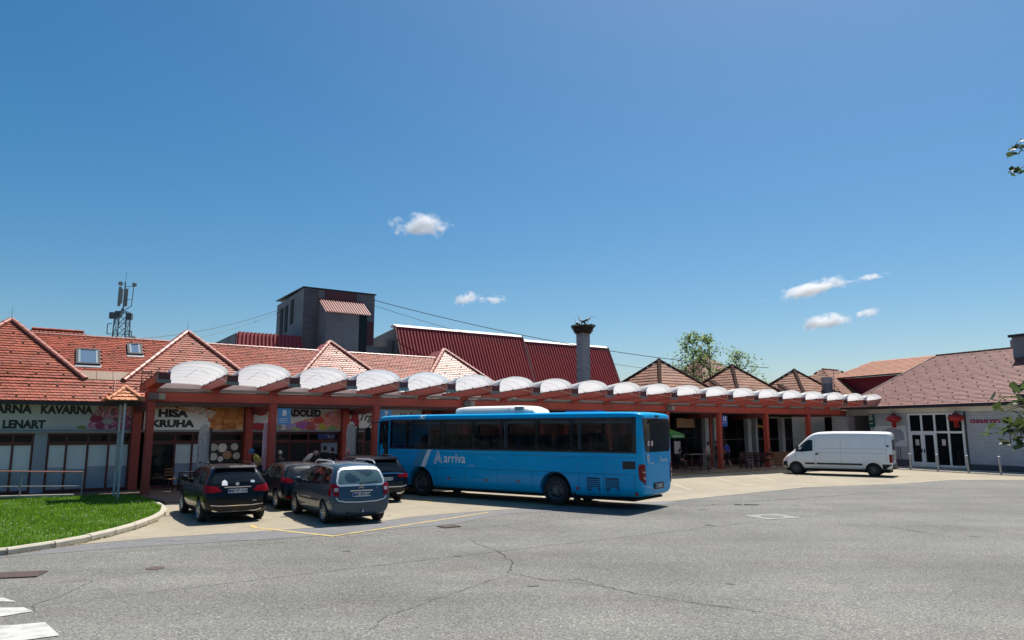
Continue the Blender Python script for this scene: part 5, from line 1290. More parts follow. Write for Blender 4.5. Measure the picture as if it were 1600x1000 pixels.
def make_car(name, label, cat, rear, az, st, axles, r, spec, paint, group=None):
    h = Vector((math.sin(R(az)), math.cos(R(az)), 0))
    t = thing(name, label, cat, (rear[0], rear[1], 0), R(90 - az), group)
    me = loft_body("body", st, [(x, r + .005, r + .055) for x in axles])
    me.materials.append(paint); bv = bvh_of(me); link("body", me, t)
    q = MB()
    for x in axles: q.box(x - r - .1, x + r + .1, -.62, .62, .2, .75)
    q.box(.3, axles[1] + .5, -.72, .72, .17, .24); q.build("underbody", M_well, t)
    tr = spec['track'] / 2
    wm_ = wheel_meshes(r, .21, spec.get('rim', .66), spec.get('spokes', 5), M_alloy, name + "_")
    for x in axles:
        for sd_ in (1, -1): put_wheel(t, wm_, x, sd_ * tr, r, sd_)
    for pts in spec['side_glass']:
        for ax in 'LR': patch("side_window", bv, pts, ax, M_glassb, t, .004)
    patch("rear_window", bv, spec['rear_glass'], 'B', spec.get('rg_mat', M_glassb), t, .005)
    patch("windscreen", bv, spec['screen'], 'F', M_glassb, t, .005)
    for pts in spec['tail']:
        for sg in (1, -1): patch("tail_light", bv, [(y * sg, z) for y, z in pts], 'B', M_tail, t, .014)
    for pts in spec.get('tail_side', []):
        for ax in 'LR': patch("tail_light", bv, pts, ax, M_tail, t, .009)
    for pts in spec.get('seams_side', []):
        for ax in 'LR': seam("door_seam", bv, pts, ax, M_well, t, .010)
    for pts in spec.get('seams_rear', []): seam("hatch_seam", bv, pts, 'B', M_well, t, .012)
    for (x, z) in spec.get('handles', []):
        for sg in (1, -1):
            hit = bv.ray_cast(Vector((x, 3 * sg, z)), Vector((0, -sg, 0)))[0]
            if hit: q = MB(); q.box(x - .09, x + .09, hit.y - .012, hit.y + .025 * sg if sg > 0 else hit.y + .012, z - .012, z + .014) if sg > 0 else q.box(x - .09, x + .09, hit.y - .025, hit.y + .012, z - .012, z + .014); q.build("door_handle", spec.get('hmat', paint), t)
    mx, mz = spec['mirror']
    for sg in (1, -1):
        m_ = node("wing_mirror", t, (mx, sg * (tr + .13), mz)); q = MB(); q.lathe([(.02, -.11), (.075, -.09), (.095, 0), (.085, .07), (.02, .1)], 12, M=Matrix.Rotation(R(90), 4, 'Y') @ Matrix.Diagonal((1, 1.25, .6, 1))); q.tube((0, 0, 0), (.02, -sg * .2, -.06), .03); q.build("mirror_shell", paint, m_, True)
        q = MB(); q.lathe([(.075, 0), (.07, -.004)], 12, M=FR(-.062, 0, .0, (0, -1, 0)) @ Matrix.Diagonal((1.25, 1, 1, 1))); q.build("mirror_glass", M_glassb, m_)
    def bx(z, y=0): 
        hit = bv.ray_cast(Vector((-3, y, z)), Vector((1, 0, 0)))[0]; return hit.x if hit else 0
    spec['extra'](t, bv, bx) if 'extra' in spec else None
    return t, bv

def paint(name, col, metal=.0, rough=.28, flake=True):
    return pm(name, col, rough, metal, var=.03, vs=30, coat=.45, spec=.1)

# ---- black compact people carrier
def ext_b(t, bv, bx):
    plate(t, bx(.86) - .012, .0, .87, "MB 87-AAP", 6)
    q = MB(); q.bar((bx(.97) - .022, -.36, .975), (bx(.97) - .022, .36, .975), .03, .028); q.build("chrome_strip", M_chrome, t)
    seam("bumper_trim", bv, [(-.70, .50), (-.4, .475), (.4, .475), (.70, .50)], 'B', M_chrome, t, .022, .012)
    seam("bumper_trim", bv, [(-.66, .36), (-.5, .315), (.5, .315), (.66, .36)], 'B', M_chrome, t, .03, .014)
    q = MB(); q.tube((bx(.62) - .03, -.5, .60), (bx(.62) - .03, -.4, .60), .012); q.build("reflector_dot", M_chrome, t)
    q = MB(); q.lathe([(.055, 0), (.055, .012), (.044, .016)], 20, M=FR(bx(1.07) - .012, 0, 1.055, (0, -1, 0))); q.lathe([(.012, .012), (.012, .02)], 8, M=FR(bx(1.07) - .012, 0, 1.055, (0, -1, 0)))
    for k in range(3): a = R(90 + 120 * k); q.bar((bx(1.07) - .03, 0, 1.055), (bx(1.07) - .03, -.045 * math.cos(a), 1.055 + .045 * math.sin(a)), .008, .008, up=(1, 0, 0))
    q.build("star_badge", M_chrome, t)
    patch("sticker", bv, [(.42, 1.02), (.27, 1.02), (.27, 1.12), (.34, 1.17), (.41, 1.12)], 'B', M_white, t, .012, 1)
    patch("sticker", bv, blob_pts(-.42, 1.11, .06, .035, 12, 0), 'B', pm("pale_blue_sticker", (.4, .5, .58), .5), t, .012, 1)
    seam("roof_trim", bv, [(.75, 1.455), (1.2, 1.48), (2.4, 1.475), (2.9, 1.32)], 'L', M_blacktrim, t, .02)
    for sg in (1, -1):
        q = MB(); q.path([(.75, sg * .60, 1.525), (1.0, sg * .61, 1.585), (2.3, sg * .61, 1.59), (2.6, sg * .59, 1.545)], .018, 8); q.build("roof_rail", M_blacktrim, t)
    q = MB(); q.bar((bx(1.12) - .02, .05, 1.13), (bx(1.14) - .02, -.36, 1.15), .02, .02); q.build("wiper", M_blacktrim, t)
    q = MB(); q.prism([(.34, -.58, 1.47), (.34, .58, 1.47), (.62, .58, 1.52), (.62, -.58, 1.52)], (0, 0, .025)); q.build("spoiler", bpy.data.materials["black_paint"], t, bevel=.008)
spec_b = dict(track=1.56, spokes=5, rim=.68, mirror=(3.05, 1.08),
    side_glass=[[(.62, 1.06), (1.05, 1.04), (1.08, 1.37), (.88, 1.34)], [(1.14, 1.04), (1.98, 1.02), (1.98, 1.42), (1.16, 1.39)], [(2.06, 1.02), (3.12, 1.02), (2.72, 1.36), (2.5, 1.42), (2.06, 1.42)]],
    rear_glass=[(-.66, 1.06), (.66, 1.06), (.60, 1.30), (.53, 1.42), (-.53, 1.42), (-.60, 1.30)], screen=[(-.62, 1.08), (.62, 1.08), (.5, 1.40), (-.5, 1.40)],
    tail=[[(.42, .86), (.80, .82), (.83, .95), (.80, 1.03), (.52, .99)]], tail_side=[[(.10, .84), (.22, .88), (.44, .99), (.40, 1.03), (.16, 1.03), (.10, .95)]],
    seams_side=[[(1.10, .42), (1.05, .9), (1.1, 1.03)], [(2.02, .32), (2.02, 1.03)], [(3.22, .35), (3.25, .9)], [(1.1, .33), (3.2, .33)]], seams_rear=[[(-.72, .62), (.72, .62)]],
    handles=[(1.3, .93), (2.25, .92)], extra=ext_b)
st_b = [(0.0, .44, .58, .68, .60, .66, .66, .58), (.04, .30, .70, .80, .74, .82, .80, .70), (.11, .24, .92, 1.03, .80, .88, .86, .74), (.24, .22, 1.0, 1.22, .82, .89, .87, .70), (.42, .21, 1.0, 1.45, .83, .89, .87, .64), (.60, .20, 1.0, 1.52, .83, .89, .87, .63), (1.2, .19, .99, 1.555, .84, .895, .88, .63), (2.0, .19, .98, 1.555, .84, .895, .88, .62), (2.55, .19, .97, 1.51, .84, .895, .88, .60), (2.95, .19, .96, 1.36, .84, .89, .87, .62), (3.40, .19, .93, 1.08, .83, .885, .86, .70), (3.60, .2, .9, .99, .83, .88, .84, .70), (4.05, .22, .82, .90, .80, .85, .80, .68), (4.30, .26, .68, .76, .70, .76, .72, .60), (4.39, .40, .55, .62, .56, .6, .58, .5)]
def rear_from(contact, az, back, side, sgn=1):
    h = Vector((math.sin(R(az)), math.cos(R(az)))); l = Vector((-math.cos(R(az)), math.sin(R(az)))); p = Vector(contact) - h * back - l * side * sgn; return (p.x, p.y)
AZ = -33.6
P_black = paint("black_paint", (.006, .006, .007))
make_car("black_car", "black compact people carrier with dark roof rails parked nearest the grass verge", "car", rear_from((-8.80, 20.75), AZ, .79, .84), AZ, st_b, (.79, 3.49), .325, spec_b, P_black)

# ---- blue grey compact MPV
def ext_p(t, bv, bx):
    P_ = bpy.data.materials["blue_grey_paint"]
    plate(t, bx(.80) - .012, .0, .80, "MB 890-EM", 5)
    q = MB(); q.bar((bx(.90) - .022, -.33, .905), (bx(.90) - .022, .33, .905), .035, .03); q.build("chrome_strip", M_chrome, t)
    # silver beading round the rear window, and the bright lower hatch edge
    rg = spec_p['rear_glass']; seam("window_beading", bv, rg + [rg[0]], 'B', pm("silver_bead", (.72, .75, .77), .3, .3), t, .05, .014)
    seam("hatch_edge", bv, [(-.72, .74), (-.66, .66), (-.45, .615), (0, .60), (.45, .615), (.66, .66), (.72, .74)], 'B', bpy.data.materials["silver_bead"], t, .028, .010)
    for dz in (0, .06):
        q = MB(); x = bx(1.0) - .012
        q.bar((x, -.07, .965 + dz), (x, 0, 1.01 + dz), .018, .02, up=(1, 0, 0)); q.bar((x, 0, 1.01 + dz), (x, .07, .965 + dz), .018, .02, up=(1, 0, 0)); q.build("chevron_badge", M_chrome, t)
    lettering("1.6", .05, M_chrome, t, FR(bx(.97) - .008, -.42, .95, (0, -1, 0)), name="badge", ext=.002)
    for pts in ([(-.75, .44), (.75, .44), (.76, .58), (-.76, .58)],): patch("bumper_panel", bv, pts, 'B', pm("grey_bumper", (.075, .085, .095), .45), t, .012)
    for sg in (1, -1):
        q = MB(); q.path([(.62, sg * .60, 1.60), (.78, sg * .60, 1.675), (1.2, sg * .61, 1.69), (2.1, sg * .60, 1.68), (2.35, sg * .585, 1.60)], .02, 8); q.build("roof_rail", bpy.data.materials["silver_bead"], t)
        patch("lamp_lens", bv, [(sg * .765, .90), (sg * .66, .90), (sg * .66, .99), (sg * .765, .99)], 'B', M_tail_w, t, .019)
    q = MB(); q.bar((bx(1.10) - .02, 0, 1.085), (bx(1.12) - .02, -.50, 1.13), .022, .022); q.lathe([(.03, 0), (.03, .03)], 8, M=FR(bx(1.1) - .02, 0, 1.085, (0, -1, 0))); q.build("wiper", M_blacktrim, t)
    q = MB(); q.tube((.06, .0, .36), (-.10, 0, .36), .02); q.lathe([(.02, 0), (.032, .025), (.02, .05)], 10, M=Matrix.Translation((-.1, 0, .36))); q.build("tow_ball", M_chrome, t)
    q = MB(); q.tube((.15, .36, .30), (-.02, .36, .30), .03); q.build("exhaust_pipe", M_blacktrim, t)
    q = MB(); q.tube((1.5, 0, 1.64), (1.35, 0, 1.84), .006); q.build("aerial", M_blacktrim, t)
    seam("side_moulding", bv, [(1.15, .60), (3.0, .58)], 'L', M_blacktrim, t, .05, .012)
spec_p = dict(track=1.50, spokes=9, rim=.66, mirror=(3.10, 1.06), rg_mat=M_glass_t,
    side_glass=[[(.42, 1.10), (1.02, 1.06), (1.04, 1.50), (.62, 1.47), (.48, 1.34)], [(1.10, 1.05), (1.92, 1.02), (1.92, 1.52), (1.12, 1.51)], [(2.0, 1.02), (3.18, .99), (2.86, 1.28), (2.52, 1.48), (2.0, 1.52)]],
    rear_glass=[(-.66, 1.08), (-.60, 1.05), (.60, 1.05), (.66, 1.08), (.67, 1.16), (.60, 1.40), (.52, 1.475), (.44, 1.49), (-.44, 1.49), (-.52, 1.475), (-.60, 1.40), (-.67, 1.16)],
    screen=[(-.62, 1.10), (.62, 1.10), (.5, 1.46), (-.5, 1.46)],
    tail=[[(.64, .76), (.78, .78), (.80, 1.08), (.70, 1.09), (.64, 1.02)]], tail_side=[[(.10, .78), (.26, .80), (.24, 1.08), (.14, 1.10), (.10, 1.05)]],
    seams_side=[[(1.02, .5), (.98, .95), (1.06, 1.05)], [(1.96, .30), (1.96, 1.03)], [(3.22, .35), (3.28, .92)]], seams_rear=[],
    handles=[(1.22, .92), (2.2, .90)], extra=ext_p)
st_p = [(0.0, .40, .55, .66, .60, .68, .66, .60), (.04, .30, .72, .82, .74, .83, .80, .70), (.10, .24, .98, 1.06, .79, .865, .83, .72), (.17, .22, 1.05, 1.25, .80, .87, .84, .70), (.30, .21, 1.05, 1.50, .81, .87, .845, .65), (.46, .20, 1.05, 1.60, .82, .873, .85, .63), (1.0, .19, 1.03, 1.645, .82, .875, .86, .62), (1.8, .19, 1.01, 1.65, .82, .875, .86, .61), (2.4, .19, .99, 1.59, .82, .875, .86, .60), (2.9, .19, .97, 1.36, .82, .87, .85, .62), (3.38, .19, .94, 1.07, .81, .865, .84, .68), (3.7, .2, .86, .95, .80, .86, .82, .68), (4.0, .22, .76, .84, .77, .82, .78, .64), (4.2, .26, .64, .70, .68, .74, .68, .56), (4.28, .38, .52, .58, .54, .58, .54, .48)]
P_bg = pm("blue_grey_paint", (.045, .08, .115), .32, .3, var=.04, vs=40, coat=.6, spec=.2)
make_car("grey_car", "blue grey compact people carrier with silver roof rails and silver rimmed rear window", "car", rear_from((-5.20, 20.40), -32.5, .72, .81), -32.5, st_p, (.72, 3.48), .31, spec_p, P_bg)

# ---- dark hatchback half hidden behind it
def ext_f(t, bv, bx):
    plate(t, bx(.72) - .012, .0, .72, "MB 04-FKC", 5)
    seam("window_line", bv, [(.35, 1.02), (.62, 1.30), (.9, 1.40)], 'L', M_chrome, t, .016, .008)
    patch("reflector", bv, [(.42, .38), (.72, .40), (.72, .45), (.42, .43)], 'B', M_tail, t, .012)
    q = MB(); q.tube((.9, 0, 1.47), (.75, 0, 1.62), .006); q.build("aerial", M_blacktrim, t)
spec_f = dict(track=1.53, spokes=7, rim=.68, mirror=(2.95, 1.0),
    side_glass=[[(.55, 1.04), (1.02, 1.0), (1.06, 1.33), (.86, 1.30)], [(1.10, 1.0), (1.92, .98), (1.92, 1.38), (1.12, 1.35)], [(2.0, .98), (3.0, .97), (2.55, 1.32), (2.0, 1.38)]],
    rear_glass=[(-.62, 1.02), (.62, 1.02), (.66, 1.08), (.52, 1.33), (.46, 1.37), (-.46, 1.37), (-.52, 1.33), (-.66, 1.08)], screen=[(-.62, 1.02), (.62, 1.02), (.5, 1.34), (-.5, 1.34)],
    tail=[[(.50, .90), (.62, .84), (.79, .86), (.80, 1.00), (.70, 1.02), (.55, .98)]], tail_side=[[(.12, .86), (.34, .96), (.40, 1.03), (.2, 1.02), (.12, .96)]],
    seams_side=[[(1.05, .4), (1.02, .95)], [(1.96, .3), (1.96, .98)]], seams_rear=[[(-.7, .6), (.7, .6)]], handles=[(1.2, .9), (2.2, .88)], extra=ext_f)
st_f = [(x * .98, zb, zl - .03, zt - (.0 if zt < 1.05 else .08), ws * 1.0, wm * 1.01, wb * 1.0, wr * .98) for x, zb, zl, zt, ws, wm, wb, wr in st_b]
P_dk = pm("dark_slate_paint", (.010, .014, .020), .3, .2, var=.04, vs=40, coat=.5, spec=.1)
make_car("dark_hatchback", "dark slate hatchback parked between the black and the blue grey people carriers", "car", rear_from((-7.72, 24.1), AZ, .78, .83), AZ, st_f, (.78, 3.42), .32, spec_f, P_dk)

# ---- dark SUV in front of the bus
def ext_s(t, bv, bx):
    plate(t, bx(.83) - .012, .0, .84, "GB 05-KFJ", 5)
    seam("shoulder_strip", bv, [(-.80, 1.0), (-.4, 1.03), (.4, 1.03), (.80, 1.0)], 'B', M_chrome, t, .03, .012)
    seam("bumper_trim", bv, [(-.80, .60), (-.6, .56), (.6, .56), (.80, .60)], 'B', bpy.data.materials["silver_bead"], t, .035, .012)
    seam("bumper_trim", bv, [(-.72, .37), (-.6, .34), (.6, .34), (.72, .37)], 'B', M_chrome, t, .03, .012)
    for sg in (1, -1):
        q = MB(); q.path([(.75, sg * .60, 1.56), (1.0, sg * .61, 1.625), (2.3, sg * .61, 1.63), (2.6, sg * .59, 1.56)], .018, 8); q.build("roof_rail", M_blacktrim, t)
        q = MB(); q.box(-.005, .1, sg * .5 - .09, sg * .5 + .09, .30, .36); q.build("exhaust_trim", M_chrome, t)
    q = MB(); q.bar((bx(1.12) - .02, .1, 1.12), (bx(1.16) - .02, -.28, 1.18), .02, .02); q.build("wiper", M_blacktrim, t)
    q = MB(); q.prism([(.28, -.60, 1.50), (.28, .60, 1.50), (.64, .60, 1.565), (.64, -.60, 1.565)], (0, 0, .028)); q.build("spoiler", bpy.data.materials["midnight_paint"], t, bevel=.008)
spec_s = dict(spec_b); spec_s['extra'] = ext_s; spec_s['track'] = 1.58
spec_s['tail'] = [[(.46, .90), (.80, .86), (.84, .96), (.80, 1.01), (.5, .99)]]
st_s = [(x * .97, zb + (.06 if zb < .35 else .0), zl + .02, zt + (.05 if zt > 1.05 else .02), ws * 1.03, wm * 1.03, wb * 1.03, wr * 1.02) for x, zb, zl, zt, ws, wm, wb, wr in st_b]
P_mid = pm("midnight_paint", (.007, .007, .014), .28, .2, var=.03, vs=40, coat=.5, spec=.1)
make_car("dark_suv", "dark blue black off-roader with chrome strips parked right in front of the bus", "car", rear_from((-4.16, 27.05), AZ, .77, .85, -1), AZ, st_s, (.77, 3.38), .345, spec_s, P_mid)

# ------------------------------------------------------------------ the bus
BAZ = -54.9
def bus():
    h = Vector((math.sin(R(BAZ)), math.cos(R(BAZ)))); l = Vector((-math.cos(R(BAZ)), math.sin(R(BAZ))))
    o = Vector((1.49, 25.17)) - l * 1.22
    t = thing("city_bus", "long blue coach-style bus with arriva logo standing across the bays", "bus", (o.x, o.y, 0), R(90 - BAZ))
    P_bus = pm("bus_blue_paint", (.0, .37, .73), .30, 0, var=.06, vs=.9, coat=.22, spec=.12, bump=.10, bs=1.1, dirt=(.03, .26, .46), dirt_s=1.6, dirt_lo=.56)
    def stn(x, hw, zb, zt): return (x, zb, 2.90, zt, hw * .99, hw, hw * .985, hw * .93)
    st = [stn(-3.27, 1.06, .62, 3.02), stn(-3.23, 1.16, .50, 3.08), stn(-3.10, 1.23, .40, 3.13), stn(-2.7, 1.265, .36, 3.16), stn(-1, 1.27, .33, 3.17), stn(3, 1.27, .33, 3.17), stn(7, 1.27, .33, 3.17), stn(8.2, 1.265, .33, 3.16), stn(8.62, 1.20, .33, 3.12), stn(8.84, 1.06, .36, 3.05), stn(8.92, .90, .42, 2.98)]
    me = loft_body("body", st, [(0, .52, .60), (6.2, .52, .60)], sub=2, cuts=[(-2.98, 7.93, -3, 3, 1.86, 2.93)])
    me.materials.append(P_bus); link("body", me, t); 
    # uncut skin for fitting panels
    sk_ = loft_body("skin", st, [], sub=2); bv = bvh_of(sk_); bpy.data.meshes.remove(sk_)
    q = MB(); q.box(-2.97, 7.92, -1.17, 1.17, 1.845, 1.875); q.build("cabin_floor", M_well, t)
    M_bglass = glass_mat("tinted_bus_glass", (.010, .010, .012), .55, .02, .3)
    M_bglass.node_tree.nodes['Principled BSDF'].inputs['Base Color'].default_value = (.01, .01, .012, 1)
    pil = [7.92, 7.02, 5.16, 3.64, 2.31, .77, -.64, -2.97]
    for sg, ax in ((1, 'L'), (-1, 'R')):
        for a, b in zip(pil[:-1], pil[1:]): patch("side_window", bv, [(b + .03, 1.83), (a - .03, 1.83), (a - .03, 2.955), (b + .03, 2.955)], ax, M_bglass, t, .004, 2, .0)
        for x in pil: q = MB(); q.box(x - .06, x + .06, sg * 1.17 - .03, sg * 1.17 + .03, 1.83, 2.96); q.build("window_pillar", M_blacktrim, t)
        patch("cab_window", bv, [(7.98, 1.34), (8.56, 1.34), (8.58, 2.9), (7.98, 2.95)], ax, M_glassb, t, .006)
        seam("window_rubber", bv, [(-3.0, 1.83), (7.95, 1.83)], ax, M_blacktrim, t, .05, .008); seam("window_rubber", bv, [(-3.0, 2.95), (7.95, 2.95)], ax, M_blacktrim, t, .035, .008)
        patch("window_surround", bv, [(-3.06, 1.80), (-2.93, 1.80), (-2.93, 2.97), (-3.06, 2.97)], ax, M_blacktrim, t, .006, 2)
        for x in (6.95, 5.4, 3.95, 2.45, .95, -.95, -1.85, -2.98):
            seam("panel_seam", bv, [(x, .38), (x, 1.12)], ax, pm("seam_dark_blue", (.003, .05, .11), .6) if "seam_dark_blue" not in bpy.data.materials else bpy.data.materials["seam_dark_blue"], t, .012, .003)  # dark blue joint lines between the side panels
        seam("panel_seam", bv, [(-3.0, 1.13), (7.9, 1.13)], ax, bpy.data.materials["seam_dark_blue"], t, .012, .003)
        seam("panel_seam", bv, [(-3.0, 1.66), (7.9, 1.66)], ax, bpy.data.materials["seam_dark_blue"], t, .008, .003)
        patch("stripe", bv, [(5.95, 1.13), (6.18, 1.13), (5.82, 1.80), (5.62, 1.80)], ax, M_white, t, .004); patch("stripe", bv, [(6.20, 1.13), (6.62, 1.13), (6.2, 1.80), (5.85, 1.80)], ax, pm("pale_blue_band", (.03, .28, .46), .4) if "pale_blue_band" not in bpy.data.materials else bpy.data.materials["pale_blue_band"], t, .004)
        patch("stripe", bv, [(6.05, 2.985), (6.32, 2.985), (6.28, 3.13), (6.02, 3.13)], ax, M_white, t, .004, 2)
        patch("engine_vent", bv, [(-3.02, 1.30), (-2.58, 1.30), (-2.58, 1.55), (-3.02, 1.55)], ax, M_blacktrim, t, .006, 2)
        for x0 in (-1.72, -2.42):
            g = node("louvre", t); patch("louvre_back", bv, [(x0, .46), (x0 + .48, .46), (x0 + .48, 1.0), (x0, 1.0)], ax, pm("vent_blue_black", (.004, .04, .08), .6) if "vent_blue_black" not in bpy.data.materials else bpy.data.materials["vent_blue_black"], g, .004, 2)
            for k in range(8): seam("slat", bv, [(x0 + .02, .50 + k * .062), (x0 + .46, .50 + k * .062)], ax, P_bus, g, .022, .010)
        for x in (4.75, 3.0, 1.55): patch("marker_light", bv, [(x - .07, .71), (x + .07, .71), (x + .07, .77), (x - .07, .77)], ax, pm("amber_lens", (.28, .05, .03), .3) if "amber_lens" not in bpy.data.materials else bpy.data.materials["amber_lens"], t, .012, 1)
        for x, z in ((-.87, .62), (-3.0, .52)): patch("marker_light", bv, [(x - .05, z - .05), (x + .05, z - .05), (x + .05, z + .05), (x - .05, z + .05)], ax, bpy.data.materials["amber_lens"], t, .012, 1)
        # arch lip
        for xc in (0, 6.2): seam("wheel_arch_lip", bv, [(xc + .615 * math.cos(R(a)), .52 + .615 * math.sin(R(a))) for a in range(-8, 189, 7)], ax, bpy.data.materials["seam_dark_blue"], t, .03, .006)
    # logo on the near side
    yl = 1.278
    lettering("arriva", .50, M_white, t, FR(4.98, yl, 1.33, (-1, 0, 0)), name="logo_lettering", ext=.002, sx=.92, bold=.004)
    q = MB(); cx, cz = 5.27, 1.30
    for (a, b) in (((0, .46), (.20, 0)), ((0, .46), (-.20, 0)), ((.13, .16), (-.05, .10)), ((-.13, .16), (.06, .30)), ((.2, 0), (.10, -.01)), ((-.2, 0), (-.12, .02)), ((.10, -.01), (.02, .26)), ((-.12, .02), (-.02, .22))):
        q.bar((cx + a[0], yl, cz + a[1]), (cx + b[0], yl, cz + b[1]), .03, .006, up=(0, 1, 0))
    q.build("logo_mark", M_white, t)
    q = MB(); q.bar((3.78, yl, 1.25), (3.5, yl, 1.25), .012, .004, up=(0, 1, 0)); q.build("small_print", M_white, t)
    # roof pod, hatches
    pod = MB(); n_ = 10
    for k, (x, s_) in enumerate(((1.25, .0), (1.38, .65), (1.7, .93), (2.2, 1.0), (4.4, 1.0), (4.8, .9), (5.02, .55), (5.1, .0))):
        for i in range(n_ + 1):
            a = math.pi * i / n_; pod.v.append((x, -math.cos(a) * .92 * max(.55, s_) , 3.14 + .33 * s_ * math.sin(a) ** .35 * (1 if s_ > 0 else 0)))
    for k in range(7):
        for i in range(n_): pod.f.append([k * (n_ + 1) + i, (k + 1) * (n_ + 1) + i, (k + 1) * (n_ + 1) + i + 1, k * (n_ + 1) + i + 1][::-1]); pod.m.append(0)
    pod.build("air_conditioner", M_white, t, True)
    q = MB(); q.box(1.62, 1.95, .72, .87, 3.28, 3.40); q.build("pod_grille", M_grey, t)
    q = MB(); q.box(-1.2, .1, -.35, .35, 3.165, 3.22); q.build("roof_hatch", P_bus, t, bevel=.015)
    # rear face
    patch("rear_window", bv, [(-.98, 1.90), (-.90, 1.84), (.90, 1.84), (.98, 1.90), (1.06, 2.55), (1.10, 2.93), (-1.10, 2.93), (-1.06, 2.55)], 'B', M_glass, t, .012)
    for sg in (1, -1):
        patch("tail_light", bv, [(sg * 1.02, .80), (sg * 1.15, .95), (sg * 1.17, 1.40), (sg * 1.10, 1.47), (sg * 1.03, 1.44), (sg * 1.01, 1.2)], 'B', M_tail, t, .02)
        patch("tail_light", bv, [(-3.22, .90), (-3.13, 1.0), (-3.11, 1.36), (-3.15, 1.46), (-3.22, 1.47)], 'L' if sg > 0 else 'R', M_tail, t, .012)
        patch("lamp_lens", bv, [(sg * 1.03, 1.18), (sg * 1.14, 1.20), (sg * 1.14, 1.24), (sg * 1.03, 1.22)], 'B', M_tail_w, t, .026, 1); patch("lamp_lens", bv, [(sg * 1.03, .98), (sg * 1.12, 1.0), (sg * 1.12, 1.06), (sg * 1.03, 1.05)], 'B', M_tail_w, t, .026, 1)
    seam("bumper_line", bv, [(1.12, .78), (.62, .72), (.25, .60), (-.25, .60), (-.62, .72), (-1.12, .92)], 'B', pm("pale_blue_line", (.30, .55, .72), .3), t, .026, .010)
    seam("engine_lid_seam", bv, [(.95, 1.8), (.92, .8)], 'B', bpy.data.materials["seam_dark_blue"], t, .014, .004); seam("engine_lid_seam", bv, [(-.95, 1.8), (-.92, .9)], 'B', bpy.data.materials["seam_dark_blue"], t, .014, .004)
    def bx(z, y=0): hit = bv.ray_cast(Vector((-9, y, z)), Vector((1, 0, 0)))[0]; return hit.x
    q = MB(); q.box(bx(.75) - .03, bx(.75) + .05, -.38, .38, .64, .84); q.build("plate_recess", M_blacktrim, t); plate(t, bx(.75) - .035, 0, .74, "MB 17-ARV", 0)
    lettering("arriva", .20, M_white, t, FR(bx(1.55) - .012, -.30, 1.50, (0, -1, 0)), name="logo_lettering", ext=.002)
    q = MB(); x_ = bx(1.55) - .012
    for (a, b) in (((0, .2), (.09, 0)), ((0, .2), (-.09, 0)), ((.06, .07), (-.06, .12))): q.bar((x_, -.18 + a[0], 1.48 + a[1]), (x_, -.18 + b[0], 1.48 + b[1]), .018, .004, up=(1, 0, 0))
    q.build("logo_mark", M_white, t)
    lettering("arriva.si", .13, M_white, t, FR(bx(1.5) - .012, .78, 1.46, (0, -1, 0)), name="small_print", ext=.002)
    for y in (.78, .52):
        g = node("speed_sticker", t, (bx(2.12, y) - .028, y, 2.12)); q = MB(); q.lathe([(.10, 0), (.10, .004)], 20, M=FR(0, 0, 0, (0, -1, 0))); q.build("red_ring", pm("sticker_red", (.5, .02, .03), .5) if "sticker_red" not in bpy.data.materials else bpy.data.materials["sticker_red"], g)
        q = MB(); q.lathe([(.078, 0), (.078, .003)], 20, M=FR(-.0045, 0, 0, (0, -1, 0))); q.build("white_disc", M_white, g); lettering("80" if y > .6 else "100", .09, M_ink, g, FR(-.009, 0, -.03, (0, -1, 0)), align='CENTER', ext=.001)
    q = MB(); q.lathe([(.10, 0), (.10, .004)], 20, M=FR(bx(1.70, .82) - .012, .80, 1.66, (0, -1, 0)) @ Matrix.Diagonal((.8, 1.25, 1, 1))); q.build("oval_sticker", M_white, t)
    lettering("0", .17, M_ink, t, FR(bx(1.70, .82) - .018, .845, 1.60, (0, -1, 0)), name="sticker_digit", ext=.001, bold=.004)
    q = MB(); q.box(bx(3.02) - .03, bx(3.02) + .1, -.12, .12, 2.98, 3.04); q.build("camera_box", M_blacktrim, t)
    # front
    patch("windscreen", bv, [(-.95, 1.2), (.95, 1.2), (.95, 2.75), (-.95, 2.75)], 'F', M_glassb, t, .01)
    for sg in (1, -1):
        m_ = node("wing_mirror", t, (8.95, sg * 1.32, 2.2)); q = MB(); q.path([(-.35, -sg * .3, .68), (-.02, -sg * .05, .66), (.12, sg * .05, .45)], .025, 8); q.build("mirror_arm", M_blacktrim, m_)
        q = MB(); q.box(.05, .20, sg * .05 - .12, sg * .05 + .12, -.1, .45); q.build("mirror_shell", M_blacktrim, m_, bevel=.03)
    # seats seen through the glass
    q = MB(); q.box(-.05, .05, -.22, .22, 1.88, 2.22); q.box(-.045, .045, -.13, .13, 2.22, 2.38); seat = q.mesh("seat_back", pm("seat_cloth", (.03, .035, .06), .9, var=.3, vs=12))
    for k in range(12):
        for y in (-.92, -.46, .46, .92):
            s_ = link("seat_back", seat, t, (-2.3 + k * .78, y, 0))
    q = MB(); q.box(-2.9, 7.8, .9, 1.1, 2.78, 2.86); q.box(-2.9, 7.8, -1.1, -.9, 2.78, 2.86); q.build("luggage_rack", M_grey, t)
    for x in (5.9, 2.2, -.9):   # bunched curtains
        q = MB(); q.lathe([(.07, 1.9), (.06, 2.3), (.09, 2.8)], 9, M=Matrix.Translation((x, 1.08, 0))); q.build("curtain", pm("grey_curtain", (.22, .23, .27), .9) if "grey_curtain" not in bpy.data.materials else bpy.data.materials["grey_curtain"], t)
    q = MB()
    for x in (0, 6.2): q.box(x - .75, x + .75, -.88, .88, .3, 1.1)
    q.box(-2.9, 8.5, -1.1, 1.1, .28, .36); q.build("underbody", M_well, t)
    wm_ = wheel_meshes(.50, .28, .60, 0, M_steel_rim, "bus_")
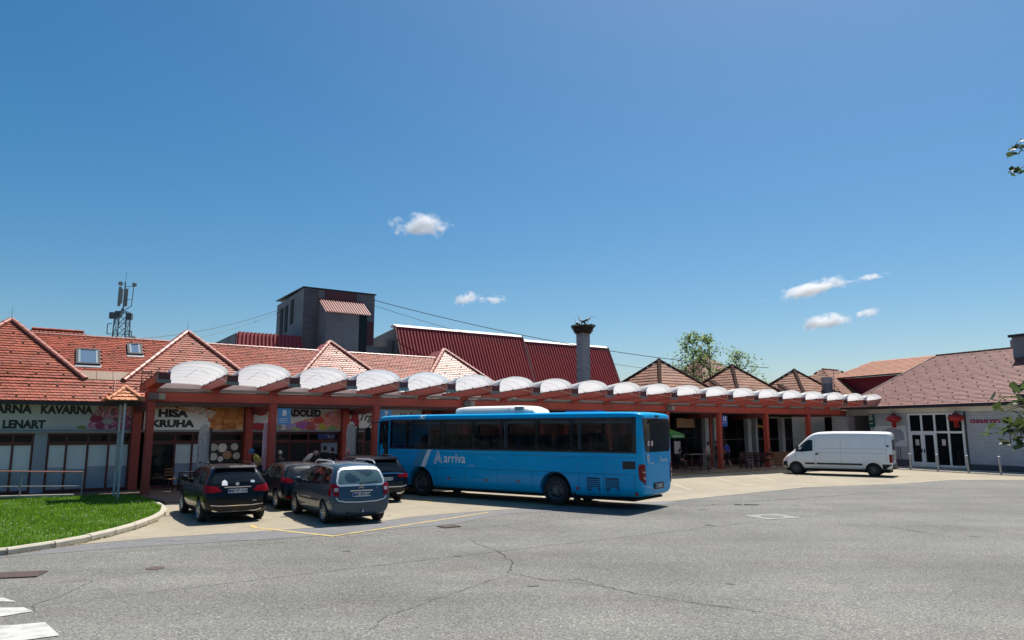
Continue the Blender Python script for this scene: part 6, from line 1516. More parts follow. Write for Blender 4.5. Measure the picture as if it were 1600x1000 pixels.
    # pressed steel bus wheel: dish with hand holes and nuts
    q = MB(); q.lathe([(.305, .13), (.29, .135), (.27, .10), (.24, .03), (.20, .02), (.16, .05), (.10, .06), (.095, .12), (.001, .125)], 30, cap=False)
    for k in range(10): a = 6.2832 * k / 10; q.lathe([(.018, .05), (.018, .085)], 6, M=Matrix.Translation((.145 * math.cos(a), .145 * math.sin(a), 0)))
    for k in range(10): a = 6.2832 * (k + .5) / 10; q.lathe([(.03, .026), (.03, .032)], 10, 1, M=Matrix.Translation((.225 * math.cos(a), .225 * math.sin(a), 0)))
    rim = q.mesh("bus_rim", [M_steel_rim, M_well])
    for x in (0, 6.2):
        for sg in (1, -1): put_wheel(t, (wm_[0], rim), x, sg * 1.07, .50, sg)
    q = MB(); q.box(-.75, -.70, .8, 1.2, .12, .5); q.build("mud_flap", M_black, t)
bus()

# ------------------------------------------------------------------ white van
def van():
    az = -56.6; rear = rear_from((20.0, 40.44), az, .98, .97)
    t = thing("white_van", "white high-roof panel van with black side strip parked by the restaurant", "van", (rear[0], rear[1], 0), R(90 - az))
    P_w = pm("white_van_paint", (.82, .83, .84), .35, 0, var=.03, vs=2, coat=.4)
    st = [(0, .46, 1.2, 2.2, .84, .88, .86, .74), (.03, .40, 1.3, 2.38, .90, .95, .93, .80), (.14, .36, 1.3, 2.45, .93, .985, .97, .84), (.6, .34, 1.3, 2.47, .95, .995, .985, .86), (2.5, .33, 1.3, 2.48, .95, .995, .985, .86), (3.7, .33, 1.3, 2.46, .95, .995, .985, .85), (4.15, .33, 1.28, 2.38, .95, .995, .98, .80), (4.6, .33, 1.25, 2.02, .95, .99, .97, .72), (5.0, .33, 1.2, 1.60, .94, .985, .95, .70), (5.25, .33, 1.14, 1.33, .93, .98, .92, .70), (5.62, .34, .98, 1.10, .88, .92, .84, .62), (5.82, .36, .80, .88, .78, .82, .72, .55), (5.90, .42, .62, .68, .64, .66, .6, .48)]
    me = loft_body("body", st, [(.98, .345, .42), (5.06, .345, .42)]); me.materials.append(P_w); bv = bvh_of(me); link("body", me, t)
    for ax in 'LR':
        patch("cab_window", bv, [(4.10, 1.36), (4.10, 1.98), (4.34, 1.99), (4.62, 1.83), (5.08, 1.40), (5.10, 1.33), (4.7, 1.30)], ax, M_glassb, t, .006)
        for a, b in ((1.52, 3.92), (4.02, 4.55)): patch("side_strip", bv, [(a, .60), (b, .60), (b, .70), (a, .70)], ax, M_blacktrim, t, .018, 2)
        patch("bumper_corner", bv, [(.02, .40), (.52, .40), (.52, .68), (.02, .68)], ax, M_blacktrim, t, .012, 3)
        for pts in ([(3.98, .42), (3.98, 2.1)], [(5.0, .8), (5.08, 1.2)], [(2.6, .42), (2.6, 2.2)], [(.30, .8), (.30, 2.3)], [(.35, 1.52), (3.9, 1.52)], [(.35, 1.27), (3.9, 1.27)]): seam("panel_seam", bv, pts, ax, pm("van_seam", (.30, .31, .33), .6) if "van_seam" not in bpy.data.materials else bpy.data.materials["van_seam"], t, .013)
        seam("arch_trim", bv, [(.98 + .45 * math.cos(R(a)), .345 + .45 * math.sin(R(a))) for a in range(5, 176, 6)], ax, M_blacktrim, t, .07, .012); seam("arch_trim", bv, [(5.06 + .45 * math.cos(R(a)), .345 + .45 * math.sin(R(a))) for a in range(5, 176, 6)], ax, M_blacktrim, t, .07, .012)
        patch("door_handle", bv, [(3.80, 1.14), (3.95, 1.14), (3.95, 1.24), (3.80, 1.24)], ax, M_blacktrim, t, .02, 1)
        patch("hinge", bv, [(.16, 1.62), (.26, 1.62), (.26, 1.72), (.16, 1.72)], ax, M_blacktrim, t, .02, 1)
        patch("front_bumper_side", bv, [(5.52, .42), (5.80, .42), (5.80, .72), (5.56, .78)], ax, M_blacktrim, t, .012, 2)
        patch("headlight", bv, [(5.55, .88), (5.76, .80), (5.68, 1.0), (5.5, 1.08)], ax, M_tail_w, t, .01, 2)
    for sg in (1, -1):
        patch("tail_light", bv, [(sg * .80, .78), (sg * .89, .78), (sg * .89, 1.22), (sg * .80, 1.22)], 'B', M_tail, t, .02, 2)
        patch("tail_light", bv, [(.03, .78), (.16, .78), (.16, 1.22), (.03, 1.22)], 'L' if sg > 0 else 'R', M_tail, t, .014, 2)
        patch("rear_window", bv, [(sg * .08, 1.45), (sg * .76, 1.45), (sg * .72, 2.02), (sg * .08, 2.02)], 'B', glass_mat("van_rear_glass", (.10, .12, .11), 0, .06, .5) if sg > 0 else bpy.data.materials["van_rear_glass"], t, .008)
    seam("door_gap", bv, [(0, .62), (0, 2.25)], 'B', M_well, t, .016)
    patch("rear_bumper", bv, [(-.86, .50), (.86, .50), (.86, .68), (-.86, .68)], 'B', M_blacktrim, t, .05, 3, .08)
    q = MB(); q.box(-.10, .1, -.8, .8, .42, .50); q.build("rear_step", M_blacktrim, t)
    q = MB(); q.box(-.03, .02, .06, .34, 1.10, 1.17); q.build("plate_lamp_bar", M_blacktrim, t)
    plate(t, -.022, .30, .98, "MB R1-25S", 2)
    patch("windscreen", bv, [(-.68, 1.36), (.68, 1.36), (.62, 2.05), (-.62, 2.05)], 'F', M_glassb, t, .008)
    patch("grille", bv, [(-.6, .5), (.6, .5), (.6, .85), (-.6, .85)], 'F', M_blacktrim, t, .01)
    for sg in (1, -1): q = MB(); q.box(4.85, 4.97, sg * 1.14 - .11, sg * 1.14 + .11, 1.32, 1.66); q.tube((4.95, sg * .95, 1.4), (4.9, sg * 1.08, 1.42), .03); q.build("wing_mirror", M_blacktrim, t, bevel=.02)
    q = MB()
    for x in (.98, 5.06): q.box(x - .5, x + .5, -.72, .72, .2, .85)
    q.box(.2, 5.6, -.85, .85, .22, .36); q.build("underbody", M_well, t)
    wm_ = wheel_meshes(.345, .22, .60, 10, M_steel_rim, "van_")
    for x in (.98, 5.06):
        for sg in (1, -1): put_wheel(t, wm_, x, sg * .88, .345, sg)
van()
# ------------------------------------------------------------------ trees
def leafy_tree(name, label, base, h, spread, n_leaf, leaf, seed, lean=(0, 0), mat_=None, group=None, tiers=None):
    rr = random.Random(seed); t = thing(name, label, "tree", base, 0, group)
    tr = MB(); top = Vector((lean[0], lean[1], h)); tips = []
    pts = [Vector((0, 0, 0)).lerp(top, i / 8) + Vector((rr.gauss(0, .08), rr.gauss(0, .08), 0)) * (i > 0) for i in range(9)]
    for i in range(8): tr.tube(pts[i], pts[i + 1], .22 * (1 - i / 8.5), .22 * (1 - (i + 1) / 8.5), 8)
    def grow(p, d, ln, r, lvl):
        e = p + d * ln; mid = p.lerp(e, .5) + Vector((rr.gauss(0, .1), rr.gauss(0, .1), rr.gauss(0, .06))) * ln * .3
        tr.tube(p, mid, r, r * .8, 5); tr.tube(mid, e, r * .8, r * .5, 5)
        tips.append((mid, d)); tips.append((e, d)); tips.append((mid.lerp(e, .5), d))
        if lvl > 0:
            for k in range(3):
                a = Vector((rr.gauss(0, .55), rr.gauss(0, .55), rr.gauss(.15, .35))); grow(mid.lerp(e, rr.uniform(.1, 1)), (d + a).normalized(), ln * rr.uniform(.45, .7), r * .5, lvl - 1)
    for i in range(2, 9):
        for k in range(4):
            a = rr.uniform(0, 6.283); up = .35 + .12 * i; d = Vector((math.cos(a), math.sin(a), up)).normalized()
            grow(pts[i], d, spread * (1.28 - .135 * i) * rr.uniform(.6, 1.1), .055, 2)
    tr.build("trunk", pm("bark_" + str(seed), (.09, .075, .055), .9, var=.3, vs=8), t)
    vs, fs = [], []
    for i in range(n_leaf):
        p, d = rr.choice(tips); p = p + Vector((rr.gauss(0, .22), rr.gauss(0, .22), rr.gauss(0, .2))) * (spread / 2.2)
        a = Vector((rr.gauss(0, 1), rr.gauss(0, 1), rr.gauss(0, .6))).normalized(); b = a.cross(Vector((rr.gauss(0, 1), rr.gauss(0, 1), rr.gauss(0, 1)))).normalized(); s_ = leaf * rr.uniform(.6, 1.25)
        o = len(vs); vs += [tuple(p - a * s_), tuple(p + b * s_ * .55), tuple(p + a * s_), tuple(p - b * s_ * .55)]; fs.append((o, o + 1, o + 2, o + 3))
    mb = MB(); mb.v = vs; mb.f = fs; mb.m = [0] * len(fs)
    tag(mb.build("crown", mat_, t), kind='stuff'); return t
M_leaf_far = trans_mat("far_tree_leaf", (.15, .20, .09), (.30, .42, .13), .5, .5, island=.45)
leafy_tree("leafy_tree", "airy green tree with two tall leaders rising behind the pointed café roofs", (18.3, 74, 0), 11.3, 3.6, 1900, .15, 3, (.5, 0), M_leaf_far)
leafy_tree("leafy_tree", "thin upright green tree just right of the two-leader tree", (20.6, 75, 0), 11.4, 3.2, 1500, .15, 9, (.2, 0), M_leaf_far)
leafy_tree("leafy_tree", "sparse small green tree right of the second pointed roof", (25.0, 76, 0), 9.9, 3.4, 1300, .14, 14, (-.9, 0), M_leaf_far)

# near tree at the right edge: trunk outside the picture, twigs reaching in
nt = thing("lime_tree", "leafy branches of a nearby tree reaching in from the right edge of the picture", "tree", (5.9, 5.6, 0))
q = MB(); q.tube((0, 0, 0), (.05, 0, 2.2), .16, .13, 12); q.tube((.05, 0, 2.2), (0, .1, 4.4), .13, .09, 12); q.tube((0, .1, 4.4), (.1, 0, 6.4), .09, .04, 10); q.build("trunk", pm("lime_bark", (.10, .085, .065), .9, var=.3, vs=9, bump=.5), nt)
M_lime = trans_mat("lime_leaf", (.055, .08, .045), (.09, .135, .035), .35, .5, island=.35)
M_twig = pm("green_brown_twig", (.10, .09, .05), .8)
q = MB(); prof = [(0, 0), (.22, -.30), (.5, -.42), (.8, -.30), (1.0, -.10), (1.22, 0)]
vs = []
for x, y in prof: vs.append((x, y, .10 * abs(y) + .12 * (x - .5) ** 2)); 
for x, y in prof: vs.append((x, 0, .12 * (x - .5) ** 2 - .05))
for x, y in prof: vs.append((x, -y, .10 * abs(y) + .12 * (x - .5) ** 2))
fs = [(i, i + 1, 7 + i, 6 + i) for i in range(5)] + [(6 + i, 7 + i, 13 + i, 12 + i) for i in range(5)]
q.add(vs, fs); leafme = q.mesh("leaf", M_lime, True)
tw = MB(); inview = 0; rr = random.Random(21); spots = []
def limb(a, b, r0, r1):
    a, b = Vector(a), Vector(b); m_ = a.lerp(b, .5) + Vector((0, 0, .06)); tw.tube(a, m_, r0, (r0 + r1) / 2, 7); tw.tube(m_, b, (r0 + r1) / 2, r1, 7)
# points relative to the trunk foot
B1 = [(0, 0, 2.1), (-.9, .1, 2.55), (-1.4, .2, 2.76), (-1.68, .22, 2.74)]
B2 = [(0, .1, 4.3), (-1.0, .3, 4.75), (-1.38, .3, 4.88)]
B3 = [(0, 0, 3.0), (-.8, .5, 2.80), (-1.38, .6, 2.60), (-1.62, .55, 2.54)]
for Bq in (B1, B2, B3):
    for i, (a, b) in enumerate(zip(Bq[:-1], Bq[1:])): limb(a, b, .035 / (i + 1), .035 / (i + 2))
def sprig(p, n_, sp, size):
    if p[2] < 3.5: p = (p[0] + .10, p[1], p[2] + .14)
    for i in range(n_):
        c = Vector(p) + Vector((rr.gauss(0, sp), rr.gauss(0, sp), rr.gauss(0, sp * .8)))
        spots.append((c, rr.uniform(0, 6.28), rr.uniform(-.9, .5), rr.uniform(-.7, .7), size * rr.uniform(.7, 1.2))); tw.tube(p, c, .003, .002, 4)
for p, n_, sp in (((-1.82, .22, 2.62), 26, .10), ((-1.66, .2, 2.66), 44, .13), ((-1.5, .2, 2.60), 50, .15), ((-1.78, .55, 2.40), 14, .06), ((-1.66, .58, 2.42), 26, .08), ((-1.5, .5, 2.50), 34, .13)): sprig(p, n_, sp, .092)
for p, n_, sp in (((-1.53, .3, 4.97), 12, .03), ((-1.56, .32, 4.76), 11, .025)): sprig(p, n_, sp, .058)
tw.tube((-1.4, .3, 4.88), (-1.53, .3, 4.97), .004, .003, 5); tw.tube((-1.38, .3, 4.85), (-1.56, .32, 4.76), .004, .003, 5)
for c, a, b, d, s_ in spots:
    if False: c = c + Vector((.10, 0, .15))
    o = link("leaf", leafme, nt); o.location = c; o.rotation_euler = (d, b, a); o.scale = (s_, s_, s_)
for k in range(60):
    a = rr.uniform(0, 6.28); e = Vector((1.4 * math.cos(a) + .3, 1.0 * math.sin(a) - .2, rr.uniform(2.8, 6.2)))
    if e.x < -1.0: continue
    tw.tube((0, 0, e.z - .6), e, .02, .006, 5)
tw.build("branch", M_twig, nt)
vs, fs = [], []
for i in range(5200):
    a = rr.uniform(0, 6.28); r_ = 1.5 * math.sqrt(rr.random()); p = Vector((r_ * math.cos(a) + .35, r_ * .8 * math.sin(a) - .2, rr.uniform(2.5, 6.6)))
    if p.x < -1.15: continue
    u_ = Vector((rr.gauss(0, 1), rr.gauss(0, 1), rr.gauss(0, .5))).normalized(); v_ = u_.cross(Vector((rr.gauss(0, 1), rr.gauss(0, 1), rr.gauss(0, 1)))).normalized(); o = len(vs)
    vs += [tuple(p - u_ * .05), tuple(p + v_ * .04), tuple(p + u_ * .06), tuple(p - v_ * .04)]; fs.append((o, o + 1, o + 2, o + 3))
mb = MB(); mb.v = vs; mb.f = fs; mb.m = [0] * len(fs); tag(mb.build("crown", M_lime, nt), kind='stuff')

# ------------------------------------------------------------------ furniture under the canopy
M_wood_dk = pm("dark_red_wood", (.055, .016, .014), .6, var=.3, vs=6)
M_wood = pm("brown_wood", (.22, .10, .045), .6, var=.2, vs=8)
def cafe_chair(label, s_, q_, rz, wood=M_wood, group=None):
    t = thing("cafe_chair", label, "chair", Lw(s_, q_, .08), LROT + R(rz), group)
    for x in (-.19, .19):
        q = MB(); q.bar((x, -.19, 0), (x, -.19, .45), .025, .025); q.build("leg", M_dark, t)
        q = MB(); q.bar((x, .22, 0), (x, .19, .45), .025, .025); q.bar((x, .19, .45), (x, .24, .88), .025, .025); q.build("leg", M_dark, t)
    q = MB(); q.box(-.21, .21, -.21, .21, .45, .475); q.build("seat", wood, t, bevel=.006)
    for z in (.62, .74, .86): q = MB(); q.bar((-.2, .205 + (z - .45) * .1, z), (.2, .205 + (z - .45) * .1, z), .02, .075); q.build("back_slat", wood, t)
    return t
def cafe_table(label, s_, q_, rz, lx=.75, ly=.75, hgt=.75, top=M_wood_dk, group=None):
    t = thing("cafe_table", label, "table", Lw(s_, q_, .08), LROT + R(rz), group)
    q = MB(); q.box(-lx / 2, lx / 2, -ly / 2, ly / 2, hgt - .04, hgt); q.build("table_top", top, t, bevel=.006)
    for x in (-1, 1):
        for y in (-1, 1): q = MB(); q.bar((x * (lx / 2 - .05), y * (ly / 2 - .05), 0), (x * (lx / 2 - .05), y * (ly / 2 - .05), hgt - .041), .05, .05); q.build("leg", M_wood_dk, t)
    for y in (-1, 1): q = MB(); q.bar((-lx / 2 + .08, y * (ly / 2 - .05), .14), (lx / 2 - .08, y * (ly / 2 - .05), .14), .03, .04); q.build("foot_rail", M_wood_dk, t)
    return t
G1 = "chairs in front of the bread shop"
cafe_chair("brown slatted chair left of the small dark table by the first column", 1.15, 1.55, 20, group=G1)
cafe_table("small dark table between the first column and the black car", 1.75, 1.35, 0, .65, .65, .75, M_dark)
cafe_chair("dark chair tucked behind the small table by the black car", 2.25, 1.8, -30, M_wood_dk, group=G1)
q = MB(); q.lathe([(.04, 0), (.055, .03), (.05, .05)], 10); q.lathe([(.012, .05), (.03, .10), (.005, .12)], 8)
tag(q.build("silver_lamp", M_chrome, loc=(*Lw(1.25, 1.5)[:2], .565 - .01)), "small shiny silver table lamp left standing on the brown slatted chair", "lamp")
cafe_table("tall dark red bar table beside the bus's rear end", 29.6, -1.2, 0, 1.5, .7, 1.05, pm("greyed_table_top", (.16, .13, .11), .6), "tall bar tables by the café")
cafe_table("tall dark red bar table right of the column with plate 13", 34.8, -.9, 0, 1.2, .6, 1.05, group="tall bar tables by the café")
cafe_table("dark low table behind the bus's rear", 30.3, 1.9, 0, 1.4, .8, .75)
for s_, q_, r_, lb in ((29.3, 1.7, 90, "dark chair at the left end of the low café table"), (31.3, 2.0, -90, "dark chair at the right end of the low café table"), (30.2, 2.7, 180, "dark chair on the far side of the low café table")): cafe_chair(lb, s_, q_, r_, M_wood_dk, "dark chairs round the low café table")
def bench(label, s_, q_, rz, lx=1.7):
    t = thing("wooden_bench", label, "bench", Lw(s_, q_, .08), LROT + R(rz), "benches at the café")
    for y in (-.18, -.05, .08): q = MB(); q.box(-lx / 2, lx / 2, y, y + .11, .42, .46); q.build("seat_slat", M_wood_dk, t)
    for z in (.58, .72, .86): q = MB(); q.box(-lx / 2, lx / 2, .22, .25, z, z + .11); q.build("back_slat", M_wood_dk, t)
    for x in (-lx / 2 + .12, lx / 2 - .12): q = MB(); q.bar((x, -.15, 0), (x, -.15, .419), .06, .06); q.bar((x, .27, 0), (x, .28, .98), .06, .06); q.bar((x, -.15, .38), (x, .24, .38), .05, .05); q.build("leg", M_wood_dk, t)
bench("dark red slatted bench left of the seated person", 36.6, .3, 0)
bench("dark slatted bench under the seated person near the van", 37.9, .25, 0, 1.4)
t = thing("wood_planter", "brown boarded planter box by the grey pier behind the van nose", "planter", Lw(40.3, .9, .08), LROT)
for k in range(6): q = MB(); q.box(-.9, .9, -.3, .3, .02 + k * .155, .02 + k * .155 + .145); q.build("board", M_wood, t)
t = thing("menu_board", "small pale framed menu stand in the café entrance", "sign", Lw(31.3, 1.9, .08), LROT)
q = MB(); q.box(-.28, .28, 0, .04, .95, 1.75); q.build("panel", pm("pale_menu", (.5, .42, .40), .6), t); q = MB(); q.bar((0, .02, 0), (0, .02, .95), .05, .05); q.box(-.25, .25, -.2, .2, 0, .03); q.build("stand", M_dark, t)

def closed_parasol(label, s_, q_, hgt, z0, cloth, pole, seed, blot=None):
    rr = random.Random(seed); t = thing("closed_parasol", label, "parasol", Lw(s_, q_, .08), LROT, "closed parasols")
    q = MB(); q.tube((0, 0, 0), (0, 0, hgt), .025, .025, 10); q.build("pole", M_dark, t)
    q = MB(); n_ = 20; prof = [(hgt + .02, .03), (hgt - .12, .15), (hgt - .5, .20), (hgt - 1.0, .19), (z0 + .5, .20), (z0 + .2, .23), (z0, .20)]
    vs = [(r_ * (1 + (.28 if k % 4 == 0 else -.16 if k % 2 else .05) * (.4 + rr.random() * .6)) * math.cos(6.283 * k / n_), r_ * (1 + (.25 if k % 4 == 0 else -.16 if k % 2 else .05)) * math.sin(6.283 * k / n_), z + (rr.uniform(-.06, .06) if 0 < i else 0)) for i, (z, r_) in enumerate(prof) for k in range(n_)]
    fs = [(i * n_ + k, (i + 1) * n_ + k, (i + 1) * n_ + (k + 1) % n_, i * n_ + (k + 1) % n_) for i in range(len(prof) - 1) for k in range(n_)]
    q.add(vs, fs + [tuple(range(n_))]); q.build("canopy_cloth", cloth, t)
    q = MB(); q.lathe([(.24, 0), (.25, .0), (.25, .06)], 14, M=Matrix.Translation((0, 0, z0 + .55 - .03)), cap=False); q.build("tie_band", cloth, t)
    q = MB(); q.bar((.24, -.2, z0 + .4), (.24, -.2, hgt - .15), .07, .07); q.build("mast", pole, t)
    q = MB(); q.lathe([(.32, 0), (.32, .06), (.06, .09), (.06, .2)], 18); q.build("base", M_dark, t)
M_clg = pm("grey_parasol_cloth", (.48, .46, .47), .9, var=.25, vs=5)
M_clp = ramp_mat("pink_lilac_cloth", [(.3, (.45, .36, .52)), (.48, (.62, .50, .68)), (.55, (.66, .34, .44)), (.7, (.52, .44, .60))], 5)
closed_parasol("closed grey parasol with black mast in front of the HIŠA KRUHA sign", 2.2, .9, 2.72, .9, M_clg, M_dark, 1)
closed_parasol("closed lilac and pink parasol beside the column with plate 8", 4.75, .55, 2.9, .75, M_clp, M_grey, 2)
closed_parasol("closed grey parasol with dark mast under the white dress shop sign", 8.7, 1.0, 2.85, .9, M_clg, M_dark, 3)
# open green parasol behind the bus
t = thing("green_parasol", "open green parasol with white lettered fringe behind the bus", "parasol", Lw(28.6, .6, .08), LROT)
q = MB(); q.tube((0, 0, 0), (0, 0, 2.75), .025, .025, 10); q.build("pole", M_dark, t)
M_gr = trans_mat("green_parasol_cloth", (.06, .26, .045), (.08, .3, .05), .3, .8)
q = MB(); n_ = 8; vs = [(0, 0, 2.72)] + [(1.45 * math.cos(6.283 * (k + .5) / n_), 1.45 * math.sin(6.283 * (k + .5) / n_), 2.22) for k in range(n_)]
q.add(vs, [(0, k + 1, (k + 1) % n_ + 1) for k in range(n_)]); q.build("canopy_cloth", M_gr, t)
q = MB(); vs = [(1.46 * math.cos(6.283 * (k + .5) / n_), 1.46 * math.sin(6.283 * (k + .5) / n_), z) for z in (2.215, 2.0) for k in range(n_)]; q.add(vs, [(k, (k + 1) % n_, n_ + (k + 1) % n_, n_ + k) for k in range(n_)]); q.build("fringe", M_gr, t)
for k in range(n_):
    a, b = Vector(vs[k]), Vector(vs[(k + 1) % n_]); m_ = (a + b) / 2; ex = (b - a).normalized()
    out = Vector((m_.x, m_.y, 0)).normalized()
    lettering("UNION", .2, M_white, t, FR(m_.x + out.x * .012, m_.y + out.y * .012, 2.03, ex, (0, 0, 1)), align='CENTER', ext=.002, bold=.006, name="fringe_lettering") if False else None
q = MB()
for k in range(n_):
    a, b = Vector(vs[k]), Vector(vs[(k + 1) % n_]); ex = (b - a).normalized(); out = Vector(((a + b).x, (a + b).y, 0)).normalized()
    for i in range(7):
        c = a.lerp(b, (i + 1.2) / 9) + out * .012
        q.bar(c + Vector((0, 0, -.06)), c + Vector((0, 0, -.17)), .03, .012, up=tuple(out)); q.bar(c + ex * .05 + Vector((0, 0, -.06 - .05 * (i % 3))), c + ex * .0 + Vector((0, 0, -.06 - .05 * (i % 3))), .025, .012, up=tuple(out))
q.build("fringe_lettering", M_white, t)
q = MB(); q.lathe([(.32, 0), (.32, .06), (.06, .09), (.06, .2)], 18); q.build("base", M_dark, t)

# ------------------------------------------------------------------ people
M_skin = pm("skin", (.42, .22, .15), .6, var=.06)
M_hair = pm("dark_hair", (.02, .014, .01), .7)
M_shoe_w = pm("white_shoe", (.6, .6, .6), .6); M_shoe_b = pm("black_shoe", (.02, .02, .02), .6)
def cloth(name, col): return pm(name, col, .85, var=.15, vs=14)
def person(label, loc, rz, shirt, legs, pose='stand', scale=1.0, hat=None, hair=M_hair, shorts=False, sleeves=True, shoes=M_shoe_b, lean=0.0, headdown=0.0):
    t = thing("person", label, "person", loc, rz, None); t.scale = (scale,) * 3
    # x forward, y left; metres for a 1.75 m figure
    if pose == 'sit':
        hip = Vector((0, 0, .50)); kn = [Vector((.42, s_ * .12, .50)) for s_ in (1, -1)]; an = [Vector((.46, s_ * .12, .09)) for s_ in (1, -1)]
    elif pose == 'walk':
        hip = Vector((0, 0, .92)); kn = [Vector((.14, .10, .49)), Vector((-.04, -.10, .48))]; an = [Vector((.16, .11, .08)), Vector((-.26, -.11, .12))]
    else:
        hip = Vector((0, 0, .92)); kn = [Vector((.03, s_ * .11, .48)) for s_ in (1, -1)]; an = [Vector((.0, s_ * .12, .08)) for s_ in (1, -1)]
    rot = Matrix.Rotation(lean, 3, 'Y')
    def up(v): return hip + rot @ Vector(v)
    sp, chst, nk = up((.0, 0, .22)), up((.01, 0, .42)), up((.02, 0, .56))
    head_c = nk + rot @ (Matrix.Rotation(headdown, 3, 'Y') @ Vector((.04, 0, .17)))
    sh = [up((0, s_ * .185, .47)) for s_ in (1, -1)]
    if pose == 'sit': el = [up((.10, s_ * .24, .22)) for s_ in (1, -1)]; wr = [Vector((.34, s_ * .10, .62)) for s_ in (1, -1)]
    elif pose == 'hold': el = [up((-.02, s_ * .25, .20)) for s_ in (1, -1)]; wr = [up((.22, s_ * .12, .22)) for s_ in (1, -1)]
    else: el = [up((-.03, s_ * .25, .20)) for s_ in (1, -1)]; wr = [up((.06, s_ * .27, -.04)) for s_ in (1, -1)]
    J = [(hip, (.155, .125)), (sp, (.135, .105)), (chst, (.165, .115)), (nk, (.062, .062)), (nk + (head_c - nk) * .45, (.058, .06))]
    E_ = [(0, 1), (1, 2), (2, 3), (3, 4)]; reg = []
    def chain(start, pts):
        prev = start
        for p, r_ in pts: J.append((p, r_)); E_.append((prev, len(J) - 1)); prev = len(J) - 1
    hj = [hip + Vector((0, s_ * .10, -.06 if pose != 'sit' else 0)) for s_ in (1, -1)]
    for i in (0, 1):
        ft = an[i] + Vector((.15, 0, -.045))
        chain(0, [(hj[i], .095), (hj[i].lerp(kn[i], .5), .078), (kn[i], .058), (kn[i].lerp(an[i], .4), .055), (an[i], .04), (ft, .036)])
        chain(2, [(sh[i], .062), (sh[i].lerp(el[i], .5), .050), (el[i], .040), (el[i].lerp(wr[i], .5), .036), (wr[i], .028)])
    me = skin_mesh("body", [(tuple(p), r_) for p, r_ in J], E_)
    for m_ in (shirt, legs, M_skin, shoes): me.materials.append(m_)
    segs = [(hip, sp, 0), (sp, chst, 0), (chst, nk, 0), (nk, head_c, 2)]
    for i in (0, 1):
        segs += [(hip, hj[i], 1), (hj[i], kn[i], 1), (kn[i], an[i], 2 if shorts else 1), (an[i] + Vector((0, 0, -.02)), an[i] + Vector((.15, 0, -.045)), 3), (chst, sh[i], 0), (sh[i], sh[i].lerp(el[i], .75), 0), (sh[i].lerp(el[i], .75), el[i], 2 if not sleeves else 0), (el[i], wr[i], 2 if not sleeves or True else 0)]
    def dseg(p, a, b):
        ab = b - a; u_ = max(0, min(1, (p - a).dot(ab) / (ab.length_squared + 1e-9))); return (p - (a + ab * u_)).length
    for p in me.polygons:
        c = p.center; p.material_index = min(segs, key=lambda s_: dseg(c, s_[0], s_[1]))[2]
    # head with face, and hands with fingers, in the same mesh
    hb = MB(); nu, nv = 16, 12; hr = Matrix.Rotation(lean + headdown, 3, 'Y')
    vs = []
    for j in range(nv + 1):
        th = math.pi * j / nv
        for i in range(nu):
            a = 6.2832 * i / nu; d = Vector((math.sin(th) * math.cos(a) * .095, math.sin(th) * math.sin(a) * .075, math.cos(th) * .118))
            if d.x > .05: d.x += .012 * max(0, 1 - abs(d.y) / .02) * max(0, 1 - abs(d.z + .012) / .035) * 2.2; d.x -= .010 * max(0, 1 - abs(abs(d.y) - .03) / .016) * max(0, 1 - abs(d.z - .012) / .02)
            if d.z < -.04: d.x += .014; d.y *= .88
            vs.append(tuple(head_c + hr @ d))
    fs = [(j * nu + i, (j + 1) * nu + i, (j + 1) * nu + (i + 1) % nu, j * nu + (i + 1) % nu) for j in range(nv) for i in range(nu)]
    hb.add(vs, fs, 2)
    for s_ in (1, -1): hb.lathe([(.012, -.008), (.03, 0), (.012, .008)], 8, 2, M=Matrix.Translation(head_c + hr @ Vector((-.005, s_ * .078, -.005))) @ Matrix.Rotation(R(90), 4, 'X'))
    for i in (0, 1):
        d = (wr[i] - el[i]).normalized(); s_ = Vector((0, 1, 0)); s_ = (s_ - d * s_.dot(d)).normalized(); nn = d.cross(s_)
        p0 = wr[i] + d * .01; hb.bar(p0, p0 + d * .085, .075, .028, 2, up=tuple(nn))
        for k, ln in enumerate((.062, .075, .080, .068)):
            b = p0 + d * .085 + s_ * (-.028 + .0187 * k); m_ = b + d * ln * .5 + nn * .006; hb.tube(b, m_, .009, .008, 6, 2); hb.tube(m_, m_ + d * ln * .45 + nn * .016, .008, .006, 6, 2)
        sd_ = -1 if i else 1
        b = p0 + d * .03 - s_ * .034; m_ = b + d * .035 - s_ * .026; hb.tube(b, m_, .011, .009, 6, 2); hb.tube(m_, m_ + d * .032 - s_ * .006, .009, .007, 6, 2)
    hm = hb.mesh("hm", [shirt, legs, M_skin, shoes], True)
    bm = bmesh.new(); bm.from_mesh(me); bm.from_mesh(hm); bm.to_mesh(me); bm.free(); bpy.data.meshes.remove(hm)
    me.polygons.foreach_set('use_smooth', [True] * len(me.polygons)); link("body", me, t)
    # eyes and mouth
    q = MB()
    for s_ in (1, -1): q.lathe([(.008, 0), (.006, .005)], 8, M=Matrix.Translation(head_c + hr @ Vector((.079, s_ * .03, .014))) @ hr.to_4x4() @ Matrix.Rotation(R(90), 4, 'Y'))
    q.build("eyes", M_ink, t)
    q = MB(); mpt = head_c + hr @ Vector((.095, 0, -.052)); q.bar(mpt - Vector((0, .02, 0)), mpt + Vector((0, .02, 0)), .008, .008); q.build("mouth", pm("lip", (.30, .09, .08), .5) if "lip" not in bpy.data.materials else bpy.data.materials["lip"], t)
